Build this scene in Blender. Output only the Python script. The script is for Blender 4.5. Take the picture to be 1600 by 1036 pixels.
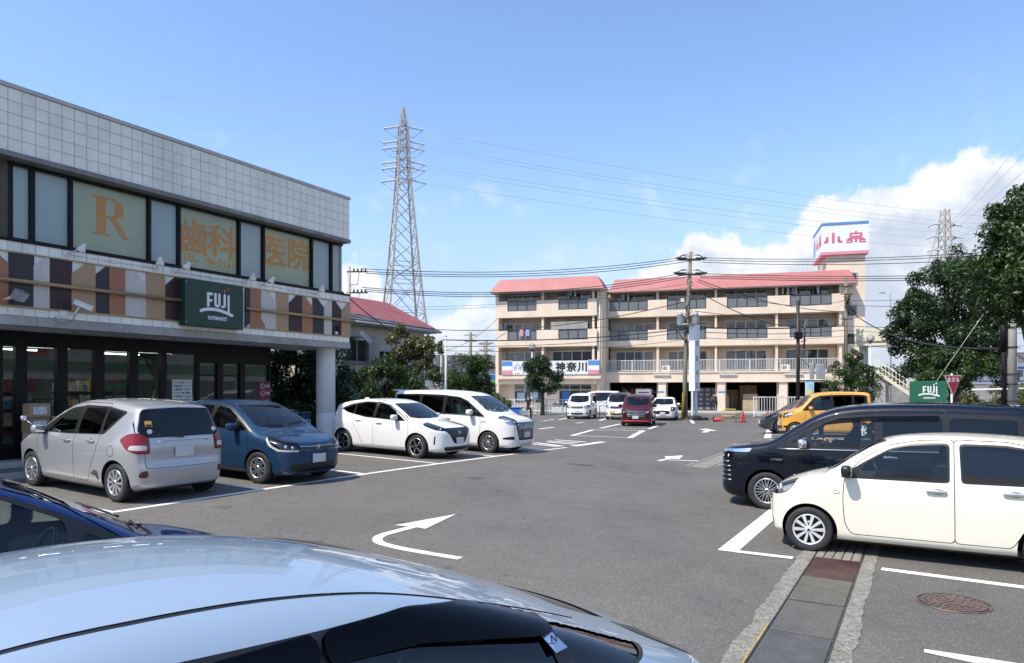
import bpy, bmesh, math, random
import numpy as np
from mathutils import Vector, Matrix
R_ = math.radians
rnd = random.Random(7)
SC = bpy.context.scene
COL = SC.collection
for _o in list(bpy.data.objects): bpy.data.objects.remove(_o)

# ------------------------------------------------------------------ camera, sky, sun, exposure
F_PX, HC = 1090.0, 2.03
cam_data = bpy.data.cameras.new('camera')
cam = bpy.data.objects.new('camera', cam_data); COL.objects.link(cam)
cam.location = (0, 0, HC); cam.rotation_euler = (R_(90), 0, 0)
cam_data.sensor_width = 36.0; cam_data.lens = 36.0 * F_PX / 1600.0
cam_data.shift_y = 91.0 / 1600.0
cam_data.clip_start = 0.05; cam_data.clip_end = 6000.0
SC.camera = cam
TH = R_(30.4)
DX, DY = math.sin(TH), math.cos(TH)          # u: along the aisle
NX, NY = math.cos(TH), -math.sin(TH)         # v: across it, away from the supermarket
def AX(u, v): return (u*DX + v*NX, u*DY + v*NY)
def UV(x, y): return (x*DX + y*DY, x*NX + y*NY)

SUN_ELEV = R_(57.0)
sun_h = Vector((-0.835, -0.55, 0)).normalized()
sun_dir = Vector((sun_h.x*math.cos(SUN_ELEV), sun_h.y*math.cos(SUN_ELEV), math.sin(SUN_ELEV)))
world = bpy.data.worlds.new('World'); SC.world = world; world.use_nodes = True
nt = world.node_tree; nt.nodes.clear()
def wn(t, **k):
    n = nt.nodes.new(t)
    for a, b in k.items(): setattr(n, a, b)
    return n
def wl(a, b): nt.links.new(a, b)
def wmath(op, a, b=None, c=None):
    n = wn('ShaderNodeMath', operation=op)
    for i, v in enumerate((a, b, c)):
        if v is None: continue
        if isinstance(v, (int, float)): n.inputs[i].default_value = v
        else: wl(v, n.inputs[i])
    return n.outputs[0]
sky = wn('ShaderNodeTexSky', sky_type='NISHITA')
sky.sun_disc = False; sky.sun_elevation = SUN_ELEV
sky.sun_rotation = math.atan2(sun_h.x, sun_h.y)
sky.altitude = 0; sky.air_density = 1.0; sky.dust_density = 0.55; sky.ozone_density = 3.2
tc = wn('ShaderNodeTexCoord')
sep = wn('ShaderNodeSeparateXYZ'); wl(tc.outputs['Generated'], sep.inputs[0])
az = wmath('ARCTAN2', sep.outputs[0], sep.outputs[1])            # 0 = north (+Y), + east
el = wmath('ARCSINE', sep.outputs[2])
pos = wn('ShaderNodeCombineXYZ'); wl(az, pos.inputs[0]); wl(el, pos.inputs[1])
def wnoise(scale, detail, rough, off=(0,0,0), stretch=(1,1,1), dist=0.0):
    mp = wn('ShaderNodeMapping'); mp.inputs['Location'].default_value = off; mp.inputs['Scale'].default_value = stretch
    wl(pos.outputs[0], mp.inputs[0])
    n = wn('ShaderNodeTexNoise'); n.inputs['Scale'].default_value = scale; n.inputs['Detail'].default_value = detail
    n.inputs['Roughness'].default_value = rough; n.inputs['Distortion'].default_value = dist
    wl(mp.outputs[0], n.inputs['Vector']); return n.outputs['Fac']
def smooth(x, a, b):
    n = wn('ShaderNodeMapRange', interpolation_type='SMOOTHSTEP')
    wl(x, n.inputs[0]); n.inputs[1].default_value = a; n.inputs[2].default_value = b
    return n.outputs[0]
# cumulus banks: height of the cloud tops as a curve over the azimuth, edges broken by noise
mapr = wn('ShaderNodeMapRange'); wl(az, mapr.inputs[0]); mapr.inputs[1].default_value = -math.pi; mapr.inputs[2].default_value = math.pi
fc = wn('ShaderNodeFloatCurve'); wl(mapr.outputs[0], fc.inputs[1])
cpts = [(-3.14,.20),(-2.6,.30),(-2.1,.12),(-1.5,.26),(-1.0,.10),(-.60,.12),(-.36,.05),(-.27,.12),(-.21,.185),(-.15,.10),(-.07,.145),(.0,.12),(.06,.10),(.12,.11),
        (.165,.165),(.215,.195),(.275,.228),(.315,.205),(.345,.205),(.385,.232),(.43,.255),(.47,.265),(.51,.272),(.55,.282),(.59,.296),(.64,.278),(.69,.29),(.80,.24),(1.2,.30),(1.7,.14),(2.2,.30),(2.7,.16),(3.14,.20)]
cv = fc.mapping.curves[0]; cv.points[0].location = (0, cpts[0][1]); cv.points[1].location = (1, cpts[-1][1])
for a_, t_ in cpts[1:-1]: cv.points.new((a_+math.pi)/(2*math.pi), t_)
for p_ in cv.points: p_.handle_type = 'AUTO'
fc.mapping.update(); tops = fc.outputs[0]
nz1 = wnoise(11.0, 9.0, 0.60, stretch=(1, 1.15, 1)); nz2 = wnoise(30.0, 8.0, 0.6, off=(3.1, 1.7, 0))
lump = wmath('ADD', wmath('MULTIPLY', wmath('SUBTRACT', nz1, 0.50), 0.13), wmath('MULTIPLY', wmath('SUBTRACT', nz2, 0.5), 0.07))
edge = wmath('SUBTRACT', wmath('ADD', tops, lump), el)
cum = wmath('MULTIPLY', smooth(edge, 0.0, 0.024), smooth(tops, 0.03, 0.19))
# thin veils low down
veil = wmath('MULTIPLY', smooth(wnoise(6.0, 7.0, 0.6, off=(1.3, 5.2, 0), stretch=(1, 2.2, 1)), 0.46, 0.72), smooth(el, 0.33, 0.08))
puff = wmath('MULTIPLY', smooth(wnoise(16.0, 6.0, 0.55, off=(7.7, 2.2, 0)), 0.56, 0.74), smooth(el, 0.42, 0.16))
dens = wmath('MINIMUM', wmath('ADD', wmath('MULTIPLY', cum, 0.98), wmath('ADD', wmath('MULTIPLY', veil, 0.30), wmath('MULTIPLY', puff, 0.34))), 0.97)
shade = smooth(wmath('ADD', wmath('MULTIPLY', wnoise(15.0, 8.0, 0.6, off=(0.02, -0.03, 0)), 0.75), wmath('MULTIPLY', smooth(edge, 0.10, 0.0), 0.22)), 0.31, 0.57)
cc = wn('ShaderNodeMix', data_type='RGBA'); wl(shade, cc.inputs[0])
cc.inputs[6].default_value = (2.35, 2.62, 3.1, 1); cc.inputs[7].default_value = (3.65, 3.7, 3.85, 1)
hz = wn('ShaderNodeMix', data_type='RGBA'); wl(wmath('MULTIPLY', smooth(el, 0.34, 0.0), 0.9), hz.inputs[0])
tint = wn('ShaderNodeMix', data_type='RGBA', blend_type='MULTIPLY'); tint.inputs[0].default_value = 1.0; wl(sky.outputs[0], tint.inputs[6]); tint.inputs[7].default_value = (0.90, 0.90, 0.96, 1); wl(tint.outputs[2], hz.inputs[6]); hz.inputs[7].default_value = (1.80, 2.25, 3.05, 1)
mixs = wn('ShaderNodeMix', data_type='RGBA'); wl(dens, mixs.inputs[0])
wl(hz.outputs[2], mixs.inputs[6]); wl(cc.outputs[2], mixs.inputs[7])
bgn = wn('ShaderNodeBackground'); bgn.inputs[1].default_value = 0.15
wl(mixs.outputs[2], bgn.inputs[0])
wout = wn('ShaderNodeOutputWorld'); wl(bgn.outputs[0], wout.inputs[0])

sun_data = bpy.data.lights.new('sun', 'SUN'); sun_data.energy = 3.2; sun_data.angle = R_(0.5); sun_data.color = (1.0, 0.93, 0.80)
sun = bpy.data.objects.new('sun', sun_data); COL.objects.link(sun)
sun.rotation_euler = sun_dir.to_track_quat('Z', 'Y').to_euler(); sun.location = (0, 0, 60)
SC.view_settings.view_transform = 'Standard'; SC.view_settings.look = 'None'
SC.view_settings.exposure = 0.9; SC.view_settings.gamma = 1.0; SC.view_settings.use_curve_mapping = False
SC.cycles.max_bounces = 8; SC.cycles.transparent_max_bounces = 16; SC.cycles.glossy_bounces = 4; SC.cycles.diffuse_bounces = 3
SC.cycles.use_denoising = True
SC.cycles.sample_clamp_indirect = 6.0

# ------------------------------------------------------------------ object helpers
def sstep(a, b, x):
    t = min(1.0, max(0.0, (x-a)/(b-a))); return t*t*(3-2*t)
def gz(x, y):
    "height of the paved ground: the left bays lie higher and drain towards the grating on the right"
    u, v = UV(x, y)
    return min(.40, max(0.0, (-2.5 - v)*.031)) * (1 - .85*sstep(10, 28, u)) + .18*sstep(19, 27, u)*sstep(-8, -4, v)*(1 - sstep(36, 44, u))
def tag(o, label=None, cat=None, group=None, kind=None):
    if label: o['label'] = label
    if cat: o['category'] = cat
    if group: o['group'] = group
    if kind: o['kind'] = kind
    return o
def empty(name, loc=(0,0,0), rotz=0.0, label=None, cat=None, group=None, kind=None):
    o = bpy.data.objects.new(name, None); COL.objects.link(o)
    o.empty_display_size = 0.2; o.location = loc; o.rotation_euler = (0, 0, rotz)
    return tag(o, label, cat, group, kind)
def copy_tree(o, parent=None):
    c = o.copy(); COL.objects.link(c)
    if parent is not None: c.parent = parent
    for ch in o.children: copy_tree(ch, c)
    return c
def link(name, me, parent=None, loc=None, rot=None, kind=None):
    o = bpy.data.objects.new(name, me); COL.objects.link(o)
    if parent is not None: o.parent = parent
    if loc is not None: o.location = loc
    if rot is not None: o.rotation_euler = rot
    if kind: o['kind'] = kind
    return o
class MB:
    "collects shapes, then links them as one mesh object; several materials allowed"
    def __init__(s): s.v = []; s.f = []; s.m = []; s.mats = []; s.sm = []; s.cur = 0; s.smooth = False
    def mat(s, m):
        if m not in s.mats: s.mats.append(m)
        s.cur = s.mats.index(m); return s
    def add(s, vs, fs, smooth=None):
        o = len(s.v); s.v.extend(vs)
        for f in fs:
            s.f.append(tuple(i+o for i in f)); s.m.append(s.cur); s.sm.append(s.smooth if smooth is None else smooth)
        return s
    def box(s, x0, y0, z0, x1, y1, z1):
        v = [(x0,y0,z0),(x1,y0,z0),(x1,y1,z0),(x0,y1,z0),(x0,y0,z1),(x1,y0,z1),(x1,y1,z1),(x0,y1,z1)]
        return s.add(v, [(0,3,2,1),(4,5,6,7),(0,1,5,4),(1,2,6,5),(2,3,7,6),(3,0,4,7)], False)
    def cbox(s, x0, y0, z0, x1, y1, z1, c=0.01):
        "box with chamfered edges"
        bm = bmesh.new(); bmesh.ops.create_cube(bm, size=1)
        for v in bm.verts: v.co = Vector(((x0+x1)/2+v.co.x*(x1-x0), (y0+y1)/2+v.co.y*(y1-y0), (z0+z1)/2+v.co.z*(z1-z0)))
        bmesh.ops.bevel(bm, geom=list(bm.edges), offset=c, segments=1, affect='EDGES', profile=0.5)
        bm.verts.index_update()
        s.add([tuple(v.co) for v in bm.verts], [tuple(v.index for v in f.verts) for f in bm.faces], False); bm.free(); return s
    def prism(s, poly, axis, a, b):
        "extrude a 2D polygon (ccw) along an axis from a to b"
        n = len(poly)
        def P(p, t): return {'x': (t, p[0], p[1]), 'y': (p[0], t, p[1]), 'z': (p[0], p[1], t)}[axis]
        v = [P(p, a) for p in poly] + [P(p, b) for p in poly]
        fs = [tuple(range(n))[::-1], tuple(range(n, 2*n))] + [(i, (i+1) % n, (i+1) % n + n, i+n) for i in range(n)]
        return s.add(v, fs, False)
    def tube(s, pts, r, n=8, cap=True, smooth=True):
        pts = [Vector(p) for p in pts]; rs = r if isinstance(r, (list, tuple)) else [r]*len(pts)
        vs = []; up = None
        for i, p in enumerate(pts):
            d = (pts[min(i+1, len(pts)-1)] - pts[max(i-1, 0)]).normalized()
            if up is None:
                up = Vector((0,0,1)) if abs(d.z) < .9 else Vector((1,0,0))
            a = d.cross(up).normalized(); b = a.cross(d).normalized(); up = b
            for k in range(n):
                t = 2*math.pi*(k+.5)/n; q = p + (a*math.cos(t) + b*math.sin(t))*rs[i]; vs.append(tuple(q))
        fs = []
        for i in range(len(pts)-1):
            for k in range(n):
                k2 = (k+1) % n; fs.append((i*n+k, i*n+k2, (i+1)*n+k2, (i+1)*n+k))
        s.add(vs, fs, smooth)
        if cap:
            o = len(s.v) - len(vs)
            for f in (tuple(range(n))[::-1], tuple(range((len(pts)-1)*n, len(pts)*n))):
                s.f.append(tuple(i+o for i in f)); s.m.append(s.cur); s.sm.append(False)
        return s
    def lathe(s, prof, axis='z', c=(0,0,0), n=24, smooth=True, a0=0.0, a1=2*math.pi):
        "profile of (radius, height) turned about an axis through c"
        vs = []; full = abs(a1-a0-2*math.pi) < 1e-6; m = n if full else n+1
        for r, h in prof:
            for k in range(m):
                t = a0 + (a1-a0)*k/n; p, q = r*math.cos(t), r*math.sin(t)
                w = {'z': (p, q, h), 'y': (q, h, p), 'x': (h, p, q)}[axis]
                vs.append((w[0]+c[0], w[1]+c[1], w[2]+c[2]))
        fs = []
        for i in range(len(prof)-1):
            for k in range(n):
                k2 = (k+1) % m; fs.append((i*m+k, i*m+k2, (i+1)*m+k2, (i+1)*m+k))
        return s.add(vs, fs, smooth)
    def sq(s, c, a, e=(.5,.5), n=(16, 10), M=None):
        "superellipsoid: rounded box / ellipsoid"
        def p(w, k): return math.copysign(abs(w)**k, w)
        vs = []; nu, nv = n
        for j in range(nv+1):
            ph = -math.pi/2 + math.pi*j/nv
            for i in range(nu):
                t = 2*math.pi*i/nu
                q = Vector((a[0]*p(math.cos(ph), e[0])*p(math.cos(t), e[1]), a[1]*p(math.cos(ph), e[0])*p(math.sin(t), e[1]), a[2]*p(math.sin(ph), e[0])))
                if M is not None: q = M @ q
                vs.append((q.x+c[0], q.y+c[1], q.z+c[2]))
        fs = [(j*nu+i, j*nu+(i+1) % nu, (j+1)*nu+(i+1) % nu, (j+1)*nu+i) for j in range(nv) for i in range(nu)]
        return s.add(vs, fs, True)
    def quad(s, a, b, c, d): return s.add([a, b, c, d], [(0, 1, 2, 3)], False)
    def mesh(s, name, mat=None):
        me = bpy.data.meshes.new(name); me.from_pydata(s.v, [], s.f)
        for m in (s.mats or [mat]): me.materials.append(m)
        me.polygons.foreach_set('use_smooth', s.sm)
        if s.mats: me.polygons.foreach_set('material_index', s.m)
        me.update(); return me
    def build(s, name, mat=None, parent=None, loc=None, rot=None, kind=None):
        return link(name, s.mesh(name, mat), parent, loc, rot, kind)
def mbox(*a): return MB().box(*a)

# ------------------------------------------------------------------ materials
MATS = {}
class NB:
    def __init__(s, name):
        s.m = bpy.data.materials.new(name); s.m.use_nodes = True; s.t = s.m.node_tree; s.t.nodes.clear()
        s.out = s.n('ShaderNodeOutputMaterial'); s.b = s.n('ShaderNodeBsdfPrincipled'); s.l(s.b.outputs[0], s.out.inputs[0])
        s._tc = None
    def n(s, t, **k):
        x = s.t.nodes.new(t)
        for a, b in k.items(): setattr(x, a, b)
        return x
    def l(s, a, b): s.t.links.new(a, b)
    def set(s, **k):
        for a, v in k.items():
            i = s.b.inputs[a.replace('_', ' ')]
            if hasattr(v, 'is_output'): s.l(v, i)
            elif isinstance(v, tuple) and len(v) == 3: i.default_value = (*v, 1)
            else: i.default_value = v
        return s
    def co(s, kind='Object'):
        if getattr(s, 'world', False):
            if s._tc is None: s._tc = s.n('ShaderNodeNewGeometry')
            return s._tc.outputs['Position']
        if s._tc is None: s._tc = s.n('ShaderNodeTexCoord')
        return s._tc.outputs[kind]
    def noise(s, scale, detail=4, rough=.55, stretch=(1,1,1), off=(0,0,0), dist=0, kind='Object'):
        mp = s.n('ShaderNodeMapping'); mp.inputs['Scale'].default_value = stretch; mp.inputs['Location'].default_value = off
        s.l(s.co(kind), mp.inputs[0]); x = s.n('ShaderNodeTexNoise'); s.l(mp.outputs[0], x.inputs['Vector'])
        x.inputs['Scale'].default_value = scale; x.inputs['Detail'].default_value = detail; x.inputs['Roughness'].default_value = rough
        x.inputs['Distortion'].default_value = dist; return x.outputs['Fac']
    def vor(s, scale, feature='F1', stretch=(1,1,1), out='Distance'):
        mp = s.n('ShaderNodeMapping'); mp.inputs['Scale'].default_value = stretch; s.l(s.co(), mp.inputs[0])
        x = s.n('ShaderNodeTexVoronoi', feature=feature); s.l(mp.outputs[0], x.inputs['Vector']); x.inputs['Scale'].default_value = scale; return x.outputs[out]
    def ramp(s, x, a, b, lo=0.0, hi=1.0):
        r = s.n('ShaderNodeMapRange'); s.l(x, r.inputs[0])
        for i, v in enumerate((a, b, lo, hi)): r.inputs[i+1].default_value = v
        return r.outputs[0]
    def math(s, op, a, b):
        x = s.n('ShaderNodeMath', operation=op)
        for i, v in enumerate((a, b)):
            if hasattr(v, 'is_output'): s.l(v, x.inputs[i])
            else: x.inputs[i].default_value = v
        return x.outputs[0]
    def mix(s, f, a, b, blend='MIX'):
        x = s.n('ShaderNodeMix', data_type='RGBA', blend_type=blend)
        for i, v in ((0, f), (6, a), (7, b)):
            if hasattr(v, 'is_output'): s.l(v, x.inputs[i])
            else: x.inputs[i].default_value = v if i == 0 else (*v[:3], 1)
        return x.outputs[2]
    def bump(s, h, strength=.3, dist=.01):
        x = s.n('ShaderNodeBump'); x.inputs['Strength'].default_value = strength; x.inputs['Distance'].default_value = dist
        s.l(h, x.inputs['Height']); s.l(x.outputs[0], s.b.inputs['Normal']); return s
def mul(c, k): return tuple(min(1.0, x*k) for x in c)
def mat(name, c, rough=.6, metal=0.0, var=.12, scale=3.0, bump=0.0, bscale=40.0, stretch=(1,1,1), coat=0.0, spec=.5, dirt=None, world=False):
    "plain surface with uneven colour, fine relief and optional dirt"
    if name in MATS: return MATS[name]
    k = NB(name); k.world = world
    a = k.mix(k.ramp(k.noise(scale, 6, .62, stretch), .3, .7), mul(c, 1-var), mul(c, 1+var))
    if dirt:
        a = k.mix(k.math('MULTIPLY', k.ramp(k.noise(scale*.6, 8, .7, (1,1,.35), (5,2,1)), .48, .78), dirt[1]), a, dirt[0])
    if world:                                              # separate pieces differ a little in tone
        oi = k.n('ShaderNodeObjectInfo'); a = k.mix(k.math('MULTIPLY', oi.outputs['Random'], .16), a, mul(c, .55))
    k.set(Base_Color=a, Metallic=metal, Coat_Weight=coat, Specular_IOR_Level=spec)
    k.set(Roughness=k.ramp(k.noise(scale*2.3, 4), .3, .7, max(.02, rough*.85), min(1, rough*1.15)))
    if coat: k.set(Coat_Roughness=.04)
    if bump: k.bump(k.noise(bscale, 5, .6), bump, .01)
    MATS[name] = k.m; return k.m
def paint(name, c, metal=0.0, rough=.35, flake=0.0):
    "car lacquer over a base coat; the inner face of the sheet is dark primer"
    k = NB(name)
    base = k.mix(k.ramp(k.noise(1.7, 5, .6), .3, .7), mul(c, .97), mul(c, 1.02))
    dust = k.ramp(k.noise(6, 6, .7), .45, .8, 0, .012 if max(c) < .2 else .05)
    base = k.mix(dust, base, (.3, .28, .25))
    k.set(Base_Color=base, Metallic=metal, Roughness=rough, Coat_Weight=1.0, Coat_Roughness=.025, Coat_IOR=1.45, Specular_IOR_Level=.08)
    d = k.n('ShaderNodeBsdfDiffuse'); d.inputs[0].default_value = (.02, .02, .022, 1)
    g = k.n('ShaderNodeNewGeometry'); mx = k.n('ShaderNodeMixShader')
    k.l(g.outputs['Backfacing'], mx.inputs[0]); k.l(k.b.outputs[0], mx.inputs[1]); k.l(d.outputs[0], mx.inputs[2]); k.l(mx.outputs[0], k.out.inputs[0])
    return k.m
def glass(name, tint=(.55,.62,.6), refl=1.0, rough=0.0, haze=0.0, hazec=(.5,.5,.5), ior=1.5):
    "thin sheet glass: tinted see-through with mirror reflection by angle"
    k = NB(name); k.t.nodes.remove(k.b)
    tr = k.n('ShaderNodeBsdfTransparent'); tr.inputs[0].default_value = (*tint, 1)
    gl = k.n('ShaderNodeBsdfGlossy'); gl.inputs['Roughness'].default_value = rough; gl.inputs[0].default_value = (1,1,1,1)
    fr = k.n('ShaderNodeFresnel'); fr.inputs[0].default_value = ior
    f = k.ramp(fr.outputs[0], 0, 1, 0.0, refl)
    lo = tr.outputs[0]
    if haze:
        df = k.n('ShaderNodeBsdfDiffuse'); df.inputs[0].default_value = (*hazec, 1); m0 = k.n('ShaderNodeMixShader'); m0.inputs[0].default_value = haze
        k.l(lo, m0.inputs[1]); k.l(df.outputs[0], m0.inputs[2]); lo = m0.outputs[0]
    mx = k.n('ShaderNodeMixShader'); k.l(f, mx.inputs[0]); k.l(lo, mx.inputs[1]); k.l(gl.outputs[0], mx.inputs[2]); k.l(mx.outputs[0], k.out.inputs[0])
    return k.m
def emit(name, c, s):
    k = NB(name); k.set(Base_Color=c, Emission_Color=c, Emission_Strength=s); return k.m

# ------------------------------------------------------------------ lettering
def text_mesh(txt, size=1.0, extrude=.01, bold=0.0, align='CENTER', sx=1.0, space=1.0, res=3):
    "flat lettering as a mesh lying in the XZ plane, facing -Y, centred"
    c = bpy.data.curves.new('lettering', 'FONT'); c.body = txt; c.size = size; c.extrude = extrude; c.offset = bold
    c.align_x = align; c.align_y = 'CENTER'; c.resolution_u = res; c.space_character = space
    o = bpy.data.objects.new('lettering', c); COL.objects.link(o)
    dg = bpy.context.evaluated_depsgraph_get(); me = bpy.data.meshes.new_from_object(o.evaluated_get(dg))
    bpy.data.objects.remove(o); bpy.data.curves.remove(c)
    me.transform(Matrix.Rotation(R_(90), 4, 'X') @ Matrix.Diagonal((sx, 1, 1, 1)))
    me.materials.clear(); return me
def bold_mesh(txt, size, r, depth=.004, sx=1.0):
    "heavy lettering: the strokes thickened by shifted copies, each a hair behind the last"
    me = text_mesh(txt, size, extrude=depth, sx=sx); bm = bmesh.new()
    for i in range(9):
        a = 2*math.pi*i/8; o = (0, 0) if i == 8 else (r*math.cos(a), r*math.sin(a)); m2 = me.copy(); m2.transform(Matrix.Translation((o[0], -.0004*i, o[1]))); bm.from_mesh(m2); bpy.data.meshes.remove(m2)
    bm.to_mesh(me); bm.free(); return me
def lettering(txt, parent, loc, mat_, size, rotz=0.0, name='lettering', **k):
    me = text_mesh(txt, size, **k); me.materials.append(mat_)
    return link(name, me, parent, loc, (0, 0, rotz))
# ------------------------------------------------------------------ car builder
# A body is the zero set of a smooth field (side outline x plan outline x cross-section); windows, lamps, doors and
# arches are cut out of that one skin along outlines, so that each becomes a part lying in its own opening.
BLACKT = mat('black_trim', (.012,.012,.013), .35, var=.05, spec=.5)
RUBBER = mat('rubber', (.022,.022,.023), .75, var=.25, scale=9, bump=.15, bscale=60)
DARKIN = mat('car_inside', (.03,.03,.032), .8, var=.15)
SEATM = mat('seat_cloth', (.10,.095,.09), .9, var=.2, scale=20)
CHROME = mat('chrome', (.82,.82,.84), .09, 1.0, var=.03)
ALLOY = mat('alloy', (.62,.63,.65), .3, .85, var=.08, scale=8)
ALLOYD = mat('dark_alloy', (.03,.03,.033), .3, .5, var=.1)
PLATE = mat('number_plate', (.55,.56,.57), .45, var=.05)
REDLENS = mat('red_lens', (.22,.002,.004), .2, var=.15, scale=14, coat=.3)
DARKRED = mat('dark_red_lens', (.10,.006,.01), .12, var=.2, scale=14, coat=1.0)
CLEARLENS = glass('clear_lens', (.86,.88,.9), 1.0)
LAMPIN = mat('lamp_reflector', (.78,.79,.81), .3, .7, var=.25, scale=25)
LAMPDK = mat('lamp_bezel', (.05,.05,.055), .2, .4, var=.3, scale=20)
DRLM = mat('light_guide', (.8,.82,.85), .2, 0.0, var=.04, coat=.6)
GLASSC = glass('car_glass', (.66,.74,.70), 1.0)
GLASSF = glass('windscreen_glass', (.62,.72,.68), 1.15)
GLASSP = glass('privacy_glass', (.05,.055,.06), 1.0)
VISOR = glass('smoked_visor', (.04,.04,.045), .9, ior=1.33)
AMBER = mat('amber_lens', (.7,.22,.02), .15, coat=1)

def catmull(P, n=8, closed=True):
    P = np.array(P, float); N = len(P); out = []
    for i in range(N if closed else N-1):
        p0 = P[(i-1) % N] if closed or i > 0 else P[0]; p1 = P[i]; p2 = P[(i+1) % N]
        p3 = P[(i+2) % N] if closed or i+2 < N else P[-1]
        d1 = max(np.linalg.norm(p2-p1), 1e-6)
        m1 = (p2-p0)*d1/(max(np.linalg.norm(p1-p0), 1e-6)+d1); m2 = (p3-p1)*d1/(max(np.linalg.norm(p3-p2), 1e-6)+d1)
        for k in range(n):
            t = k/n; out.append((2*t**3-3*t**2+1)*p1 + (t**3-2*t*t+t)*m1 + (3*t*t-2*t**3)*p2 + (t**3-t*t)*m2)
    if not closed: out.append(P[-1])
    return np.array(out)
def rounded(P, it=2):
    "fillet the corners of an outline"
    P = np.array(P, float); keep = [P[0]] + [p for q, p in zip(P, P[1:]) if np.hypot(*(p-q)) > 1e-5]; P = np.array(keep); r = {0: 0, 1: .018, 2: .045}[it]
    if np.hypot(*(P[0]-P[-1])) < 1e-5: P = P[:-1]
    out = []
    for i, p in enumerate(P):
        a, b = P[i-1]-p, P[(i+1) % len(P)]-p; la, lb = np.hypot(*a), np.hypot(*b); d = min(r, .42*la, .42*lb); q0, q1 = p+a/la*d, p+b/lb*d
        for t in (0, .25, .5, .75, 1): out.append((1-t)**2*q0 + 2*t*(1-t)*p + t*t*q1)
    return np.array(out)
def poly_sdf(P, x, y):
    shp = x.shape; x = x.ravel(); y = y.ravel(); d = np.full(x.shape, 1e9); ins = np.zeros(x.shape, bool)
    for (ax, ay), (bx, by) in zip(P, np.roll(P, -1, 0)):
        ex, ey = bx-ax, by-ay; wx, wy = x-ax, y-ay
        t = np.clip((wx*ex+wy*ey)/(ex*ex+ey*ey+1e-12), 0, 1); d = np.minimum(d, (wx-ex*t)**2 + (wy-ey*t)**2)
        c = ((ay > y) != (by > y)); ins ^= c & (x < (bx-ax)*(y-ay)/(by-ay+1e-15)+ax)
    d = np.sqrt(d); d[ins] *= -1; return d.reshape(shp)
class Grid2:
    def __init__(s, P, x0, x1, y0, y1, h=.015):
        s.x0, s.y0, s.h = x0, y0, h; X, Y = np.meshgrid(np.arange(x0, x1+h, h), np.arange(y0, y1+h, h), indexing='ij'); s.g = poly_sdf(P, X, Y)
    def __call__(s, x, y):
        fx = np.clip((x-s.x0)/s.h, 0, s.g.shape[0]-1.001); fy = np.clip((y-s.y0)/s.h, 0, s.g.shape[1]-1.001)
        i = fx.astype(int); j = fy.astype(int); u = fx-i; v = fy-j; g = s.g
        return (g[i, j]*(1-u)+g[i+1, j]*u)*(1-v) + (g[i, j+1]*(1-u)+g[i+1, j+1]*u)*v

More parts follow.
